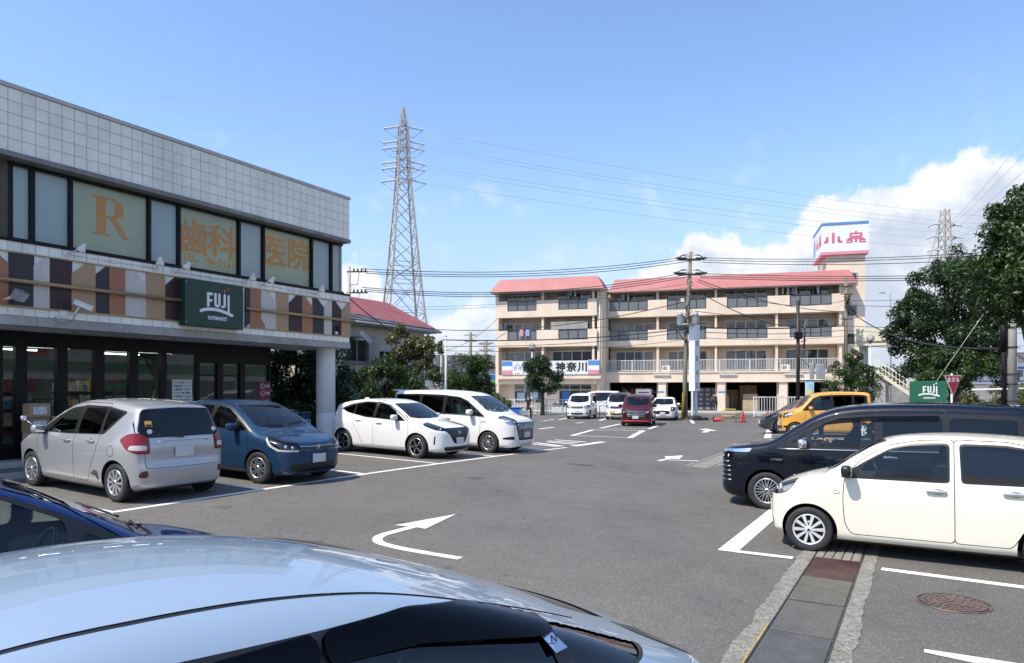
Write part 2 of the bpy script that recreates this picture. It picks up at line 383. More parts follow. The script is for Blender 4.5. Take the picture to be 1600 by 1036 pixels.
class Shell:
    def __init__(s, sp):
        s.L, s.W, s.H = L, W, H = sp['L'], sp['W'], sp['H']; s.sp = sp
        side = np.concatenate([catmull(sp['side'], 7, False), np.array([[L-.35, .17], [.3, .17]])])
        s.gs = Grid2(side, -.5, L+.5, -.2, H+.5)
        pl = catmull(sp['plan'], 7, False)
        pl = np.concatenate([pl, (pl*[1, -1])[::-1]]); s.gp = Grid2(pl, -.5, L+.5, -.2, W+.6)
        z, w = zip(*sp['sect']); zz = catmull(list(zip(z, w)), 6, False); s.zs, s.ws = zz[:, 0], zz[:, 1]
        s.r = sp.get('r', .12); s.cr = sp.get('crown', .07); s.flare = sp.get('flare', .0)
        s.mesh(sp.get('cell', .035)); s.reg = ['body']*len(s.F)
    def sect(s, z): return np.interp(z, s.zs, s.ws)
    def f(s, x, y, z):
        ay = np.abs(y); k = s.sect(z)
        if s.flare:
            for sw in s.sp['wheels']:
                d = np.hypot(x-sw, z-s.sp['wr']); k = k*(1+s.flare*np.exp(-((d-s.sp['wr']-.05)/.07)**2))
        a = s.gs(x, z + s.cr*(ay/(s.W/2))**2*np.clip((z-.6)/.3, 0, 1)); b = s.gp(x, ay/k)*k
        h = np.maximum(s.r-np.abs(a-b), 0)/s.r
        return np.maximum(a, b) + h*h*s.r*.25
    def grad(s, V, h=None):
        x, y, z = V.T; h = h or s.sp.get('gh', .028)
        g = np.stack([s.f(x+h, y, z)-s.f(x-h, y, z), s.f(x, y+h, z)-s.f(x, y-h, z), s.f(x, y, z+h)-s.f(x, y, z-h)], 1)
        return g/np.maximum(np.linalg.norm(g, axis=1, keepdims=True), 1e-9)
    def mesh(s, c):
        L, W, H = s.L, s.W, s.H; nx, ny, nz = int(L/c), 2*int(W/c/2), int(H/c)
        X = np.linspace(0, L, nx+1); Y = np.linspace(-W/2, W/2, ny+1); Z = np.linspace(0, H, nz+1)
        ids = {}; P = []; F = []
        def vid(i, j, k):
            q = (i, j, k)
            if q not in ids: ids[q] = len(P); P.append((X[i], Y[j], Z[k]))
            return ids[q]
        for i in range(nx):
            for j in range(ny):
                F.append((vid(i,j,nz), vid(i+1,j,nz), vid(i+1,j+1,nz), vid(i,j+1,nz))); F.append((vid(i,j,0), vid(i,j+1,0), vid(i+1,j+1,0), vid(i+1,j,0)))
            for k in range(nz):
                F.append((vid(i,0,k), vid(i+1,0,k), vid(i+1,0,k+1), vid(i,0,k+1))); F.append((vid(i,ny,k), vid(i,ny,k+1), vid(i+1,ny,k+1), vid(i+1,ny,k)))
        for j in range(ny):
            for k in range(nz):
                F.append((vid(0,j,k), vid(0,j,k+1), vid(0,j+1,k+1), vid(0,j+1,k))); F.append((vid(nx,j,k), vid(nx,j+1,k), vid(nx,j+1,k+1), vid(nx,j,k+1)))
        P = np.array(P); a = s.sp.get('core', (.95, .7))
        C = np.stack([a[0]+P[:,0]/L*(L-a[0]-a[1]), P[:,1]*.42, .5+P[:,2]/H*.22], 1)
        s.V = s.march(C, P-C); s.F = F
    def march(s, C, D, hi=1.5):
        t0 = np.zeros(len(C)); t1 = np.full(len(C), hi)
        for _ in range(22):
            tm = (t0+t1)/2; p = C+D*tm[:, None]; ins = s.f(*p.T) < 0
            t0 = np.where(ins, tm, t0); t1 = np.where(ins, t1, tm)
        return C+D*((t0+t1)/2)[:, None]
    # surface look-ups
    def ys(s, x, z): return float(s.march(np.array([[x, 0., z]]), np.array([[0., s.W, 0.]]))[0, 1])
    def zt(s, x, y): return float(s.march(np.array([[x, y, .5]]), np.array([[0., 0., s.H]]))[0, 2])
    def xf(s, y, z): return float(s.march(np.array([[s.L*.4, y, z]]), np.array([[-s.L*.5, 0., 0.]]))[0, 0])
    def xr(s, y, z): return float(s.march(np.array([[s.L*.6, y, z]]), np.array([[s.L*.5, 0., 0.]]))[0, 0])
    def cents(s, F):
        n = np.array([len(f) for f in F]); fl = np.fromiter((v for f in F for v in f), int, n.sum())
        return np.add.reduceat(s.V[fl], np.concatenate([[0], np.cumsum(n)[:-1]]), axis=0)/n[:, None]
    def cut(s, phi, new, frm=('body',), mask=None):
        ph = phi(s.V); ph = np.where(np.abs(ph) < 4e-4, np.where(ph < 0, -4e-4, 4e-4), ph); neg = ph < 0
        if not neg.any(): return
        cen = None; ng = neg.tolist()
        if mask is not None:
            cand = [i for i, (f, r) in enumerate(zip(s.F, s.reg)) if r in frm and any(ng[v] for v in f)]
            if not cand: return
            cen = s.cents([s.F[i] for i in cand]); okc = mask(cen, s.grad(cen)); ok = dict(zip(cand, okc.tolist()))
        F2, R2, extra, cache = [], [], [], {}; nV = len(s.V); ph = ph.tolist()
        for i, (f, r) in enumerate(zip(s.F, s.reg)):
            if r not in frm or (cen is not None and not ok.get(i, False)): F2.append(f); R2.append(r); continue
            k = sum(ng[v] for v in f)
            if k == 0: F2.append(f); R2.append(r)
            elif k == len(f): F2.append(f); R2.append(new)
            else:
                A, B = [], []
                for a, b in zip(f, f[1:]+f[:1]):
                    (A if ng[a] else B).append(a)
                    if ng[a] != ng[b]:
                        e = (a, b) if a < b else (b, a)
                        if e not in cache:
                            t = ph[e[0]]/(ph[e[0]]-ph[e[1]]); cache[e] = nV+len(extra); extra.append(s.V[e[0]]*(1-t)+s.V[e[1]]*t)
                        A.append(cache[e]); B.append(cache[e])
                if len(A) > 2: F2.append(tuple(A)); R2.append(new)
                if len(B) > 2: F2.append(tuple(B)); R2.append(r)
        if extra: s.V = np.vstack([s.V, np.array(extra)])
        s.F, s.reg = F2, R2
    # outline helpers: fields over the skin
    def side_field(s, poly, it=2, off=0.0):
        P = rounded(poly, it) if it else np.array(poly, float); return lambda V: poly_sdf(P, V[:, 0], V[:, 2]) - off
    def front_field(s, poly, it=2, off=0.0, sym=False):
        poly = list(poly)
        if sym: poly = poly + [(-a, b) for a, b in reversed(poly)]
        P = rounded(poly, it) if it else np.array(poly, float)
        return lambda V: poly_sdf(P, V[:, 1] if sym else np.abs(V[:, 1]), V[:, 2]) - off
    def top_field(s, poly, it=2, off=0.0):
        poly = list(poly) + [(a, -b) for a, b in reversed(poly)]; P = rounded(poly, it) if it else np.array(poly, float)
        return lambda V: poly_sdf(P, V[:, 0], V[:, 1]) - off
    def pieces(s, idx):
        "connected pieces of a set of faces; crumbs join the largest"
        par = {}
        def find(a):
            while par.setdefault(a, a) != a: par[a] = par[par[a]]; a = par[a]
            return a
        for i in idx:
            f = s.F[i]; r = find(f[0])
            for v in f[1:]: par[find(v)] = r; r = find(r)
        out = {}
        for i in idx: out.setdefault(find(s.F[i][0]), []).append(i)
        L_ = sorted(out.values(), key=len, reverse=True); big = [L_[0]] + [g for g in L_[1:] if len(g) >= 8]
        for g in L_[1:]:
            if len(g) < 8: big[0] = big[0] + g
        return [np.array(g) for g in big]
    def part_mesh(s, name, sel, m, off=0.0, loc=0.0):
        used = sorted({v for i in sel for v in s.F[i]}); mp = {v: i for i, v in enumerate(used)}
        V = s.V[used]; N = s.grad(V); V = V + N*off
        V = np.stack([s.L/2 - V[:, 0], -V[:, 1], V[:, 2]], 1); N = np.stack([-N[:, 0], -N[:, 1], N[:, 2]], 1)
        me = bpy.data.meshes.new(name); me.from_pydata(V.tolist(), [], [tuple(mp[v] for v in s.F[i]) for i in sel])
        me.materials.append(m); me.polygons.foreach_set('use_smooth', [True]*len(me.polygons))
        me.update(); me.normals_split_custom_set_from_vertices(N.tolist()); return me
    def loc(s, x, y, z): return (s.L/2 - x, -y, z)

def wheel_meshes(r, w, spec):
    "tyre and rim, axis along local Y, outer face at -Y"
    rr = spec.get('rim', r*.68); t = MB()
    t.lathe([(rr*.96, -w*.36), (rr*1.02, -w*.46), (r*.90, -w*.50), (r*.965, -w*.44), (r, -w*.34), (r, w*.34), (r*.95, w*.45), (r*.85, w*.5), (rr, w*.4)], 'y', n=40)
    for k in range(4):   # tread grooves
        y = (-.27+.18*k)*w; t.mat(RUBBER)
        t.lathe([(r+.002, y), (r+.002, y+.012)], 'y', n=40)
    tyre = t.mesh('tyre', RUBBER)
    m = MB(); col = spec.get('col', ALLOY); m.mat(BLACKT)
    m.lathe([(rr*.97, -w*.05), (.02, -w*.05)], 'y', n=30); m.lathe([(rr*.98, -w*.40), (rr*.95, w*.3)], 'y', n=36)
    m.mat(ALLOYD); m.lathe([(rr*.62, -w*.12), (rr*.62, -w*.20), (rr*.2, -w*.2)], 'y', n=24)      # brake disc
    m.mat(col); m.lathe([(rr*1.005, -w*.40), (rr*1.0, -w*.49), (rr*.95, -w*.49), (rr*.90, -w*.40), (rr*.90, -w*.3)], 'y', n=40)
    n = spec.get('n', 10); kind = spec.get('kind', 'straight'); hub = rr*spec.get('hub', .24)
    y0, y1 = -w*.47, -w*.28
    for k in range(n):
        a = 2*math.pi*k/n + spec.get('ph', 0); ca, sa = math.cos(a), math.sin(a)
        def P(rad, tang, y): return (rad*ca - tang*sa, y, rad*sa + tang*ca)
        def spoke(t0, w0, t1, w1, ya=y0, m_=None, r1=.93):
            pts = [(hub*.8, t0-w0, ya-.004), (hub*.8, t0+w0, ya-.004), (rr*r1, t1+w1, ya), (rr*r1, t1-w1, ya)]
            v = [P(*p) for p in pts] + [P(p[0], p[1]*1.05, y1) for p in pts]
            m.add(v, [(0,1,2,3), (0,4,5,1), (1,5,6,2), (2,6,7,3), (3,7,4,0)], False)
        g = spec.get('sw', .055)*rr/.2*.2/.2
        g = spec.get('sw', .13)*rr
        if kind == 'straight': spoke(0, g*.55, 0, g)
        elif kind == 'double': spoke(-g*.5, g*.35, -g*1.1, g*.45); spoke(g*.5, g*.35, g*1.1, g*.45)
        elif kind == 'swirl':
            m.mat(ALLOYD); spoke(0, g*.7, g*.9, g*1.5); m.mat(ALLOY); spoke(g*.1, g*.16, g*2.1, g*.22, y0-.004); m.mat(ALLOYD)
        elif kind == 'mesh': spoke(0, g*.3, g*1.5, g*.3); spoke(0, g*.3, -g*1.5, g*.3)
    m.mat(col if kind != 'swirl' else ALLOYD)
    m.lathe([(.001, y0-.012), (hub*.55, y0-.012), (hub*.9, y0-.004), (hub*1.05, y1)], 'y', n=20)
    m.mat(BLACKT); m.lathe([(.001, y0-.0145), (hub*.4, y0-.0145), (hub*.42, y0-.01)], 'y', n=16)
    return tyre, m.mesh('wheel')

def make_car(name, label, sp, group=None):
    sh = Shell(sp); L, W, H, wr = sh.L, sh.W, sh.H, sp['wr']; near = sp.get('near', 1)
    root = empty(name, label=label, cat=sp.get('cat', 'car'), group=group); root['_'] = 0; del root['_']
    PM = sp['paint']; parts = {}                                   # region -> (part name, material, offset)
    yw = lambda V: .28*W - np.abs(V[:, 1])
    for sw in sp['wheels']:                                        # wheel openings
        ar = wr + sp.get('gap', .05)
        sh.cut(lambda V: np.maximum(np.hypot(V[:, 0]-sw, V[:, 2]-wr) - ar, yw(V)), 'gone')
    def side_mask(c, n): return np.abs(n[:, 1]) > .2
    if 'dlo' in sp:                                                # black surround of the side windows
        for P in (sp['dlo'] if isinstance(sp['dlo'][0][0], (tuple, list)) else [sp['dlo']]):
            sh.cut(sh.side_field(P, 2), 'surround', mask=side_mask)
        parts['surround'] = ('window_surround', sp.get('dlom', BLACKT), -.001)
    for i, (P, gm) in enumerate(sp.get('glass', ())):
        rg = 'glass%d' % i; sh.cut(sh.side_field(P, 2), rg, ('surround', 'body'), side_mask); parts[rg] = ('side_window', gm, -.007)
    for i, P in enumerate(sp.get('visor', ())):
        parts['visor'] = ('window_visor', VISOR, .018); 
        sh.cut(sh.side_field(P, 2), 'visor', ('surround', 'body') + tuple('glass%d' % k for k in range(9)), side_mask)
    if 'screen' in sp:
        up = lambda c, n: (n[:, 2] > .12) & (c[:, 0] < L*.62)
        sh.cut(sh.top_field(sp['screen'], 2, .018), 'screen_edge', ('body', 'surround'), up); sh.cut(sh.top_field(sp['screen'], 2), 'screen', ('screen_edge',), up)
        parts['screen_edge'] = ('windscreen_seal', BLACKT, -.001); parts['screen'] = ('windscreen', sp.get('screenm', GLASSF), -.004)
    if 'rearglass' in sp:
        bk = lambda c, n: (n[:, 0] > .2) & (c[:, 0] > L*.6)
        sh.cut(sh.front_field(sp['rearglass'], 2, .012, True), 'rear_edge', ('body', 'surround'), bk); sh.cut(sh.front_field(sp['rearglass'], 2, 0, True), 'rear_glass', ('rear_edge',), bk)
        parts['rear_edge'] = ('rear_window_seal', BLACKT, -.001); parts['rear_glass'] = ('rear_window', sp.get('rearm', GLASSP), -.005)
    lamps = []
    for i, c in enumerate(sp.get('cuts', ())):                     # lamps, grilles, intakes, claddings
        kind, P, pn, m = c[:4]; o = c[4] if len(c) > 4 else {}
        rg = 'c%d' % i; it = o.get('it', 2); frm = o.get('frm', ('body',)) + (('surround',) if o.get('over') else ())
        frm = frm + tuple('c%d' % j for j in o.get('on', ()))
        if kind == 'front': ph = sh.front_field(P, it, 0, o.get('sym', False)); mk = lambda c_, n, q=o.get('smax', 1.0): (c_[:, 0] < q) & (n[:, 0] < o.get('nmax', .5))
        elif kind == 'rear': ph = sh.front_field(P, it, 0, o.get('sym', False)); mk = lambda c_, n, q=o.get('smin', L-1.0): (c_[:, 0] > q) & (n[:, 0] > -.5)
        elif kind == 'corner': ph = (lambda q, yi: (lambda V: np.maximum(q(V), yi(V) - np.abs(V[:, 1]))))(sh.side_field(P, it), o.get('yf') or (lambda V, k=o.get('yin', .5): k)); mk = None
        elif kind == 'side': ph = sh.side_field(P, it); mk = side_mask
        else: ph = sh.top_field(P, it); mk = lambda c_, n: n[:, 2] > .1
        if o.get('seal'):
            ph2 = (lambda q, e: (lambda V: q(V) - e))(ph, o['seal']); sh.cut(ph2, 's%d' % i, frm, mk); parts['s%d' % i] = (pn + '_edge', BLACKT, -.002); frm = ('s%d' % i,)
        sh.cut(ph, rg, frm, mk); parts[rg] = (pn, m, o.get('off', 0.0))
        if o.get('lamp'): lamps.append((rg, pn, o['lamp']))
    for (a, b, y, w_) in sp.get('ditch', ()):
        up = lambda c, n: n[:, 2] > .2
        sh.cut(lambda V: np.maximum(np.abs(V[:, 1]) - np.interp(V[:, 0], a, y) - w_, np.maximum(a[0]-V[:, 0], V[:, 0]-a[-1])), 'ditch', ('body',), up)
        sh.cut(lambda V: np.abs(V[:, 1]) - np.interp(V[:, 0], a, y) + w_, 'body', ('ditch',)); parts['ditch'] = ('roof_moulding', BLACKT, -.003)
    sw_ = .0045 if near < 2 else .007
    for i, P in enumerate(sp.get('doors', ())):
        sh.cut(sh.side_field(P, 2, sw_), 'seam', ('body',), side_mask); sh.cut(sh.side_field(P, 2, -sw_), 'door%d' % i, ('seam',), side_mask); parts['door%d' % i] = ('door', PM, 0.0)
    for P in sp.get('bonnet', ()):
        mk = lambda c, n: (n[:, 2] > .2) & (c[:, 0] < L*.45)
        sh.cut(sh.top_field(P, 2, sw_), 'seam', ('body',), mk); sh.cut(sh.top_field(P, 2, -sw_), 'bonnet', ('seam',), mk); parts['bonnet'] = ('bonnet', PM, 0.0)
    for P in sp.get('hatch', ()):
        mk = lambda c, n: (n[:, 0] > .15) & (c[:, 0] > L*.6)
        sh.cut(sh.front_field(P, 2, sw_, True), 'seam', ('body',), mk); sh.cut(sh.front_field(P, 2, -sw_, True), 'hatch', ('seam',), mk); parts['hatch'] = ('tailgate', PM, 0.0)
    if 'fuel' in sp:
        cx, cz, cr = sp['fuel']; q = [(cx+cr*math.cos(t), cz+cr*math.sin(t)) for t in np.linspace(0, 2*math.pi, 20, False)]
        lf = lambda c, n: (n[:, 1] < -.2)
        sh.cut(sh.side_field(q, 0, sw_), 'seam', ('body',), lf); sh.cut(sh.side_field(q, 0, -sw_), 'fuel', ('seam',), lf); parts['fuel'] = ('fuel_flap', PM, 0.0)
    sh.cut(lambda V: V[:, 2]-.19, 'under', ('body',)); parts['under'] = ('underbody', BLACKT, 0.0)
    parts['seam'] = ('shut_line', BLACKT, -.006); parts['body'] = ('body', PM, 0.0)
    cen = sh.cents(sh.F); reg = np.array(sh.reg)
    two = {'side_window', 'door', 'window_visor', 'headlight', 'tail_light', 'fog_light', 'mirror', 'reflector', 'lamp_blade', 'vent', 'daytime_light', 'roof_moulding', 'window_surround', 'reversing_light', 'side_marker'}
    made = {}
    for rg, (pn, m, off) in parts.items():
        idx = np.nonzero(reg == rg)[0]
        if not len(idx): continue
        groups = [idx] if pn not in two else [g for g in (idx[cen[idx, 1] > 0], idx[cen[idx, 1] <= 0]) if len(g)]
        if rg not in ('seam', 'body', 'under') and near < 2: groups = [h for g in groups for h in sh.pieces(g)]
        for g in groups:
            o = link(pn, sh.part_mesh(pn, g.tolist(), m, off), root); made.setdefault(rg, []).append((o, g))
    for rg, pn, lm in lamps:                                       # lamp depth: reflector bowl and light unit behind the lens
        for o, g in made.get(rg, ()):
            link('reflector', sh.part_mesh('reflector', g.tolist(), lm.get('back', LAMPIN), -.045), o)
            for (y, z, rr, mm) in lm.get('bulbs', ()):
                sgn = 1 if cen[g, 1].mean() > 0 else -1
                try: x = sh.xf(y, z) if lm.get('end', 'f') == 'f' else sh.xr(y, z)
                except Exception: continue
                b = MB().mat(mm); dx = .02 if lm.get('end', 'f') == 'f' else -.02
                b.sq(sh.loc(x+dx, sgn*y, z), (.015, rr, rr), (1, 1), (12, 8)); b.build('bulb', None, o)
    # wheel arches, wheels
    liner = MB().mat(BLACKT)
    for sw in sp['wheels']:
        ar = wr + sp.get('gap', .05) + .004
        for sg in (1, -1):
            ring = []
            for t in np.linspace(R_(-38), R_(218), 30):
                x, z = sw+ar*math.cos(t), wr+ar*math.sin(t); z = max(z, .14); y = sh.ys(x, max(z, .22))
                ring.append((x, z, y))
            vs = []
            for (x, z, y) in ring: vs += [sh.loc(x, sg*(y-.002), z), sh.loc(x, sg*(y-.05), z), sh.loc(x, sg*(W*.22), z)]
            fs = [(3*i+j, 3*i+j+1, 3*i+j+4, 3*i+j+3) for i in range(len(ring)-1) for j in range(2)]
            vs.append(sh.loc(sw, sg*W*.22, wr)); fs += [(3*i+2, len(vs)-1, 3*i+5) for i in range(len(ring)-1)]
            liner.add(vs, fs, True)
    liner.box(-L/2+.35, -W*.42, .16, L/2-.4, W*.42, .24); liner.build('wheel_arch_liner', None, root)
    wt = sp.get('tw', .19); tm, wm = wheel_meshes(wr, wt, sp.get('wheel', {}))
    for sw in sp['wheels']:
        for sg in (1, -1):
            yo = W/2 - wt/2 - sp.get('win', .03); st = sp.get('steer', 0) if sw == sp['wheels'][0] else 0
            w_ = link('wheel', wm, root, (L/2-sw, -sg*yo, wr), (0, rnd.random()*6, (0 if sg > 0 else math.pi) + st)); w_.rotation_mode = 'XYZ'
            link('tyre', tm, w_)
    # mirrors, handles, plates, wipers, aerial
    if 'mirror' in sp:
        mx, mz = sp['mirror'][:2]; mm = sp.get('mirm', PM); ms = sp.get('mirs', 1.0)
        for sg in (1, -1):
            y = sh.ys(mx, mz)
            b = MB().mat(mm).sq(sh.loc(mx-.02, sg*(y+.125), mz+.03), (.065*ms, .105*ms, .07*ms), (.55, .6), (18, 12))
            b.mat(BLACKT).tube([sh.loc(mx, sg*(y-.02), mz-.045), sh.loc(mx-.005, sg*(y+.09), mz-.03)], [.03, .025], 8)
            b.mat(BLACKT).sq(sh.loc(mx-.02, sg*(y+.12), mz-.022), (.055*ms, .085*ms, .03*ms), (.6, .6), (14, 8))
            b.mat(CHROME).sq(sh.loc(mx+.04*ms, sg*(y+.125), mz+.03), (.008, .09*ms, .055*ms), (.3, .6), (14, 8)); b.build('mirror', None, root)
    for (hx, hz) in sp.get('handles', ()):
        for sg in (1, -1):
            y = sh.ys(hx, hz); b = MB().mat(sp.get('hanm', PM)).sq(sh.loc(hx, sg*(y+.018), hz), (.105, .014, .02), (.5, .6), (14, 8))
            b.mat(BLACKT).sq(sh.loc(hx+.01, sg*y, hz), (.055, .006, .03), (.7, .8), (14, 6)); b.build('door_handle', None, root)
    for (end, z, y) in sp.get('plates', ()):
        x = (sh.xf(0, z) - .02) if end == 'f' else (sh.xr(0, z) + .02)
        d = -1 if end == 'f' else 1
        b = MB().mat(sp.get('platem', PLATE)); X = L/2 - x
        b.cbox(X-.006, y-.165, z-.082, X+.006, y+.165, z+.082, .004); b.mat(BLACKT).box(X+d*.002+min(0, d*.03), y-.12, z-.05, X+d*.002+max(0, d*.03), y+.12, z+.05)
        b.build('number_plate', None, root)
    for (ya, yb, x0, x1) in sp.get('wipers', ()):
        pts = [sh.loc(x0+(x1-x0)*t, ya+(yb-ya)*t, sh.zt(x0+(x1-x0)*t, ya+(yb-ya)*t)+.018) for t in np.linspace(0, 1, 6)]
        MB().mat(BLACKT).tube(pts, .009, 6).build('wiper', None, root)
    if 'rearwiper' in sp:
        ya, za, yb, zb = sp['rearwiper']; pts = [sh.loc(sh.xr(ya+(yb-ya)*t, za+(zb-za)*t)+.02, ya+(yb-ya)*t, za+(zb-za)*t) for t in np.linspace(0, 1, 5)]
        MB().mat(BLACKT).tube(pts, [.018, .012, .01, .009, .008], 6).build('rear_wiper', None, root)
    if 'fin' in sp:
        x, y = sp['fin']; z = sh.zt(x, y); MB().mat(PM).sq(sh.loc(x, y, z+.015), (.09, .03, .045), (.8, .8), (14, 8)).build('aerial_fin', None, root)
    if 'rod' in sp:
        x, y = sp['rod']; z = sh.zt(x, y); MB().mat(BLACKT).tube([sh.loc(x, y, z-.01), sh.loc(x+.10, y, z+.16)], [.012, .005], 6).build('aerial', None, root)
    for q in sp.get('slats', ()):                                   # chrome bars across a grille: z, half width, thickness, material, proud
        z, hw, th, m, pr_ = q[:5]; ys = np.linspace(-hw, hw, 13); b = MB().mat(m); cv = q[5] if len(q) > 5 else 0.0
        b.tube([sh.loc(sh.xf(y, z+cv*(y/hw)**2)-pr_, y, z+cv*(y/hw)**2) for y in ys], th, 6); b.build('grille_bar', None, root)
    for q in sp.get('bars', ()):                                    # upright grille bars: y, z0, z1, thickness
        y, z0, z1, th = q; b = MB().mat(CHROME); b.tube([sh.loc(sh.xf(y, z)-.004, y, z) for z in np.linspace(z0, z1, 4)], th, 5); b.build('grille_bar', None, root)
    for q in sp.get('chrome', ()):                                  # strips along the side: points (x, z)
        for sg in (1, -1):
            pp = catmull(q[0], 4, False); b = MB().mat(q[2] if len(q) > 2 else CHROME)
            b.tube([sh.loc(x, sg*(sh.ys(x, z)+.002), z) for x, z in pp], q[1], 5); b.build('side_strip', None, root)
    # cabin
    if sp.get('cabin', True):
        mb = MB().mat(DARKIN); xs = sp.get('seats', (L*.46, L*.66)); fl = .36; sc_ = W/1.7; x0 = sp.get('dash', L*.34); db = sp.get('belt', .95)
        mb.sq(sh.loc(x0-.06, 0, db-.14), (.28, .62*sc_, .13), (.4, .35), (20, 10)).build('dashboard', None, root)
        for row, x in enumerate(xs):
            for y in ((-.34, .34) if row == 0 or near < 2 else (-.34, .34)):
                s_ = MB().mat(SEATM); y *= sc_; zs = sp.get('seatz', .58)
                s_.sq(sh.loc(x-.05, y, zs-.05), (.26, .24, .10), (.4, .4), (14, 8))
                M = Matrix.Rotation(R_(-14), 3, 'Y')
                s_.sq(sh.loc(x+.22, y, zs+.28), (.085, .23, .33), (.45, .45), (14, 10), M); s_.sq(sh.loc(x+.31, y, zs+.70), (.05, .12, .085), (.6, .5), (12, 8), M); s_.build('seat', None, root)
        wy = sp.get('wheelside', 1)*.34*sc_; c = Vector(sh.loc(xs[0]-.42, wy, db-.02)); M = Matrix.Rotation(R_(-65), 3, 'Y'); b = MB().mat(BLACKT)
        b.tube([tuple(c + M @ Vector((.18*math.cos(t), .18*math.sin(t), 0))) for t in np.linspace(0, 2*math.pi, 25)], .016, 6, False)
        b.tube([tuple(c), tuple(c + Vector((.18, 0, -.12)))], [.06, .03], 8); b.tube([tuple(c+M @ Vector((0, -.17, 0))), tuple(c+M @ Vector((0, .17, 0)))], .02, 6); b.build('steering_wheel', None, root)
        if near < 2:
            x, z = L*.0, 0; xm = sp['screen'][-1][0]+.03; zm = sh.zt(xm, 0)-.1
            MB().mat(BLACKT).sq(sh.loc(xm-.05, 0, zm), (.02, .11, .035), (.5, .5), (12, 8)).build('inside_mirror', None, root)
    root['_sh'] = 0; del root['_sh']
    return root, sh
def put_car(root, sh, x, y, hx, hy, z=None):
    "stand a car at (x, y) pointing along (hx, hy), tilted with the paving"
    n = math.hypot(hx, hy); hx, hy = hx/n, hy/n; wb = sh.sp['wheels']; a = sh.L/2 - wb[0]; b = sh.L/2 - wb[1]
    za = gz(x+hx*a, y+hy*a); zb = gz(x+hx*b, y+hy*b); p = math.atan2(za-zb, a-b)
    root.location = (x, y, za - math.tan(p)*a); root.rotation_euler = (0, -p, math.atan2(hy, hx)); return root
# ------------------------------------------------------------------ ground, kerbs, paint on the ground
def asphalt(name, lo, hi, warm=1.0):
    k = NB(name)
    big = k.ramp(k.noise(.22, 5, .6), .3, .7); mid = k.ramp(k.noise(1.6, 7, .68), .3, .72)
    c = k.mix(big, (lo*warm, lo*.99, lo*.96/warm), (hi*warm, hi*.985, hi*.95/warm))
    c = k.mix(k.math('MULTIPLY', mid, .40), c, mul((lo, lo*.98, lo*.95), .72))
    # aggregate: pale and dark chips
    v1 = k.vor(95, out='Color'); sp = k.n('ShaderNodeSeparateColor'); k.l(v1, sp.inputs[0])
    c = k.mix(k.ramp(sp.outputs[0], .82, .98, 0, .45), c, (.34, .33, .30)); c = k.mix(k.ramp(sp.outputs[1], .75, .97, 0, .5), c, (.03, .03, .03))
    v2 = k.vor(230, out='Color'); sp2 = k.n('ShaderNodeSeparateColor'); k.l(v2, sp2.inputs[0])
    c = k.mix(k.ramp(sp2.outputs[0], .78, 1.0, 0, .35), c, (.30, .29, .27))
    # drips, tyre wear, patches
    c = k.mix(k.ramp(k.noise(3.2, 3, .5, off=(4, 9, 0)), .66, .76, 0, .5), c, (.03, .029, .028))
    tw = k.noise(.55, 4, .6, stretch=(1, .25, 1), off=(2, 7, 0)); c = k.mix(k.ramp(tw, .52, .75, 0, .34), c, (.045, .044, .043))
    dist = k.math('ADD', k.noise(.7, 3), 0); cr = k.n('ShaderNodeTexVoronoi', feature='DISTANCE_TO_EDGE'); cr.inputs['Scale'].default_value = .16
    mp = k.n('ShaderNodeMapping'); k.l(k.co(), mp.inputs[0]); va = k.n('ShaderNodeVectorMath', operation='ADD')
    nz = k.n('ShaderNodeTexNoise'); nz.inputs['Scale'].default_value = 1.1; nz.inputs['Detail'].default_value = 6; k.l(k.co(), nz.inputs['Vector'])
    k.l(mp.outputs[0], va.inputs[0]); k.l(nz.outputs['Color'], va.inputs[1]); k.l(va.outputs[0], cr.inputs['Vector'])
    c = k.mix(k.ramp(cr.outputs['Distance'], .0, .0022, .16, 0), c, (.03, .03, .028))
    k.set(Base_Color=c, Roughness=k.ramp(mid, 0, 1, .78, .95), Specular_IOR_Level=.35)
    h = k.math('ADD', k.math('MULTIPLY', sp.outputs[2], .5), k.noise(160, 3, .7)); k.bump(h, .35, .006); return k.m
ASPH = asphalt('asphalt', .092, .138, 1.075)
ROADM = asphalt('road_asphalt', .12, .16, 1.03)
CONC = mat('concrete', (.36,.345,.32), .85, var=.22, scale=1.3, bump=.25, bscale=30, dirt=((.16,.15,.13), .6))
def rough_concrete():
    k = NB('weathered_concrete'); v = k.vor(55, out='Color'); sp = k.n('ShaderNodeSeparateColor'); k.l(v, sp.inputs[0]); n1 = k.noise(24, 8, .75)
    c = k.mix(k.ramp(n1, .35, .65), (.15,.14,.115), (.40,.38,.33)); c = k.mix(k.ramp(sp.outputs[0], .7, .95, 0, .6), c, (.05,.05,.045)); c = k.mix(k.ramp(k.noise(3, 5, .65), .45, .75, 0, .6), c, (.11,.105,.085))
    k.set(Base_Color=c, Roughness=.92); k.bump(k.math('ADD', n1, k.math('MULTIPLY', sp.outputs[1], .4)), .9, .02); return k.m
CONCD = rough_concrete()
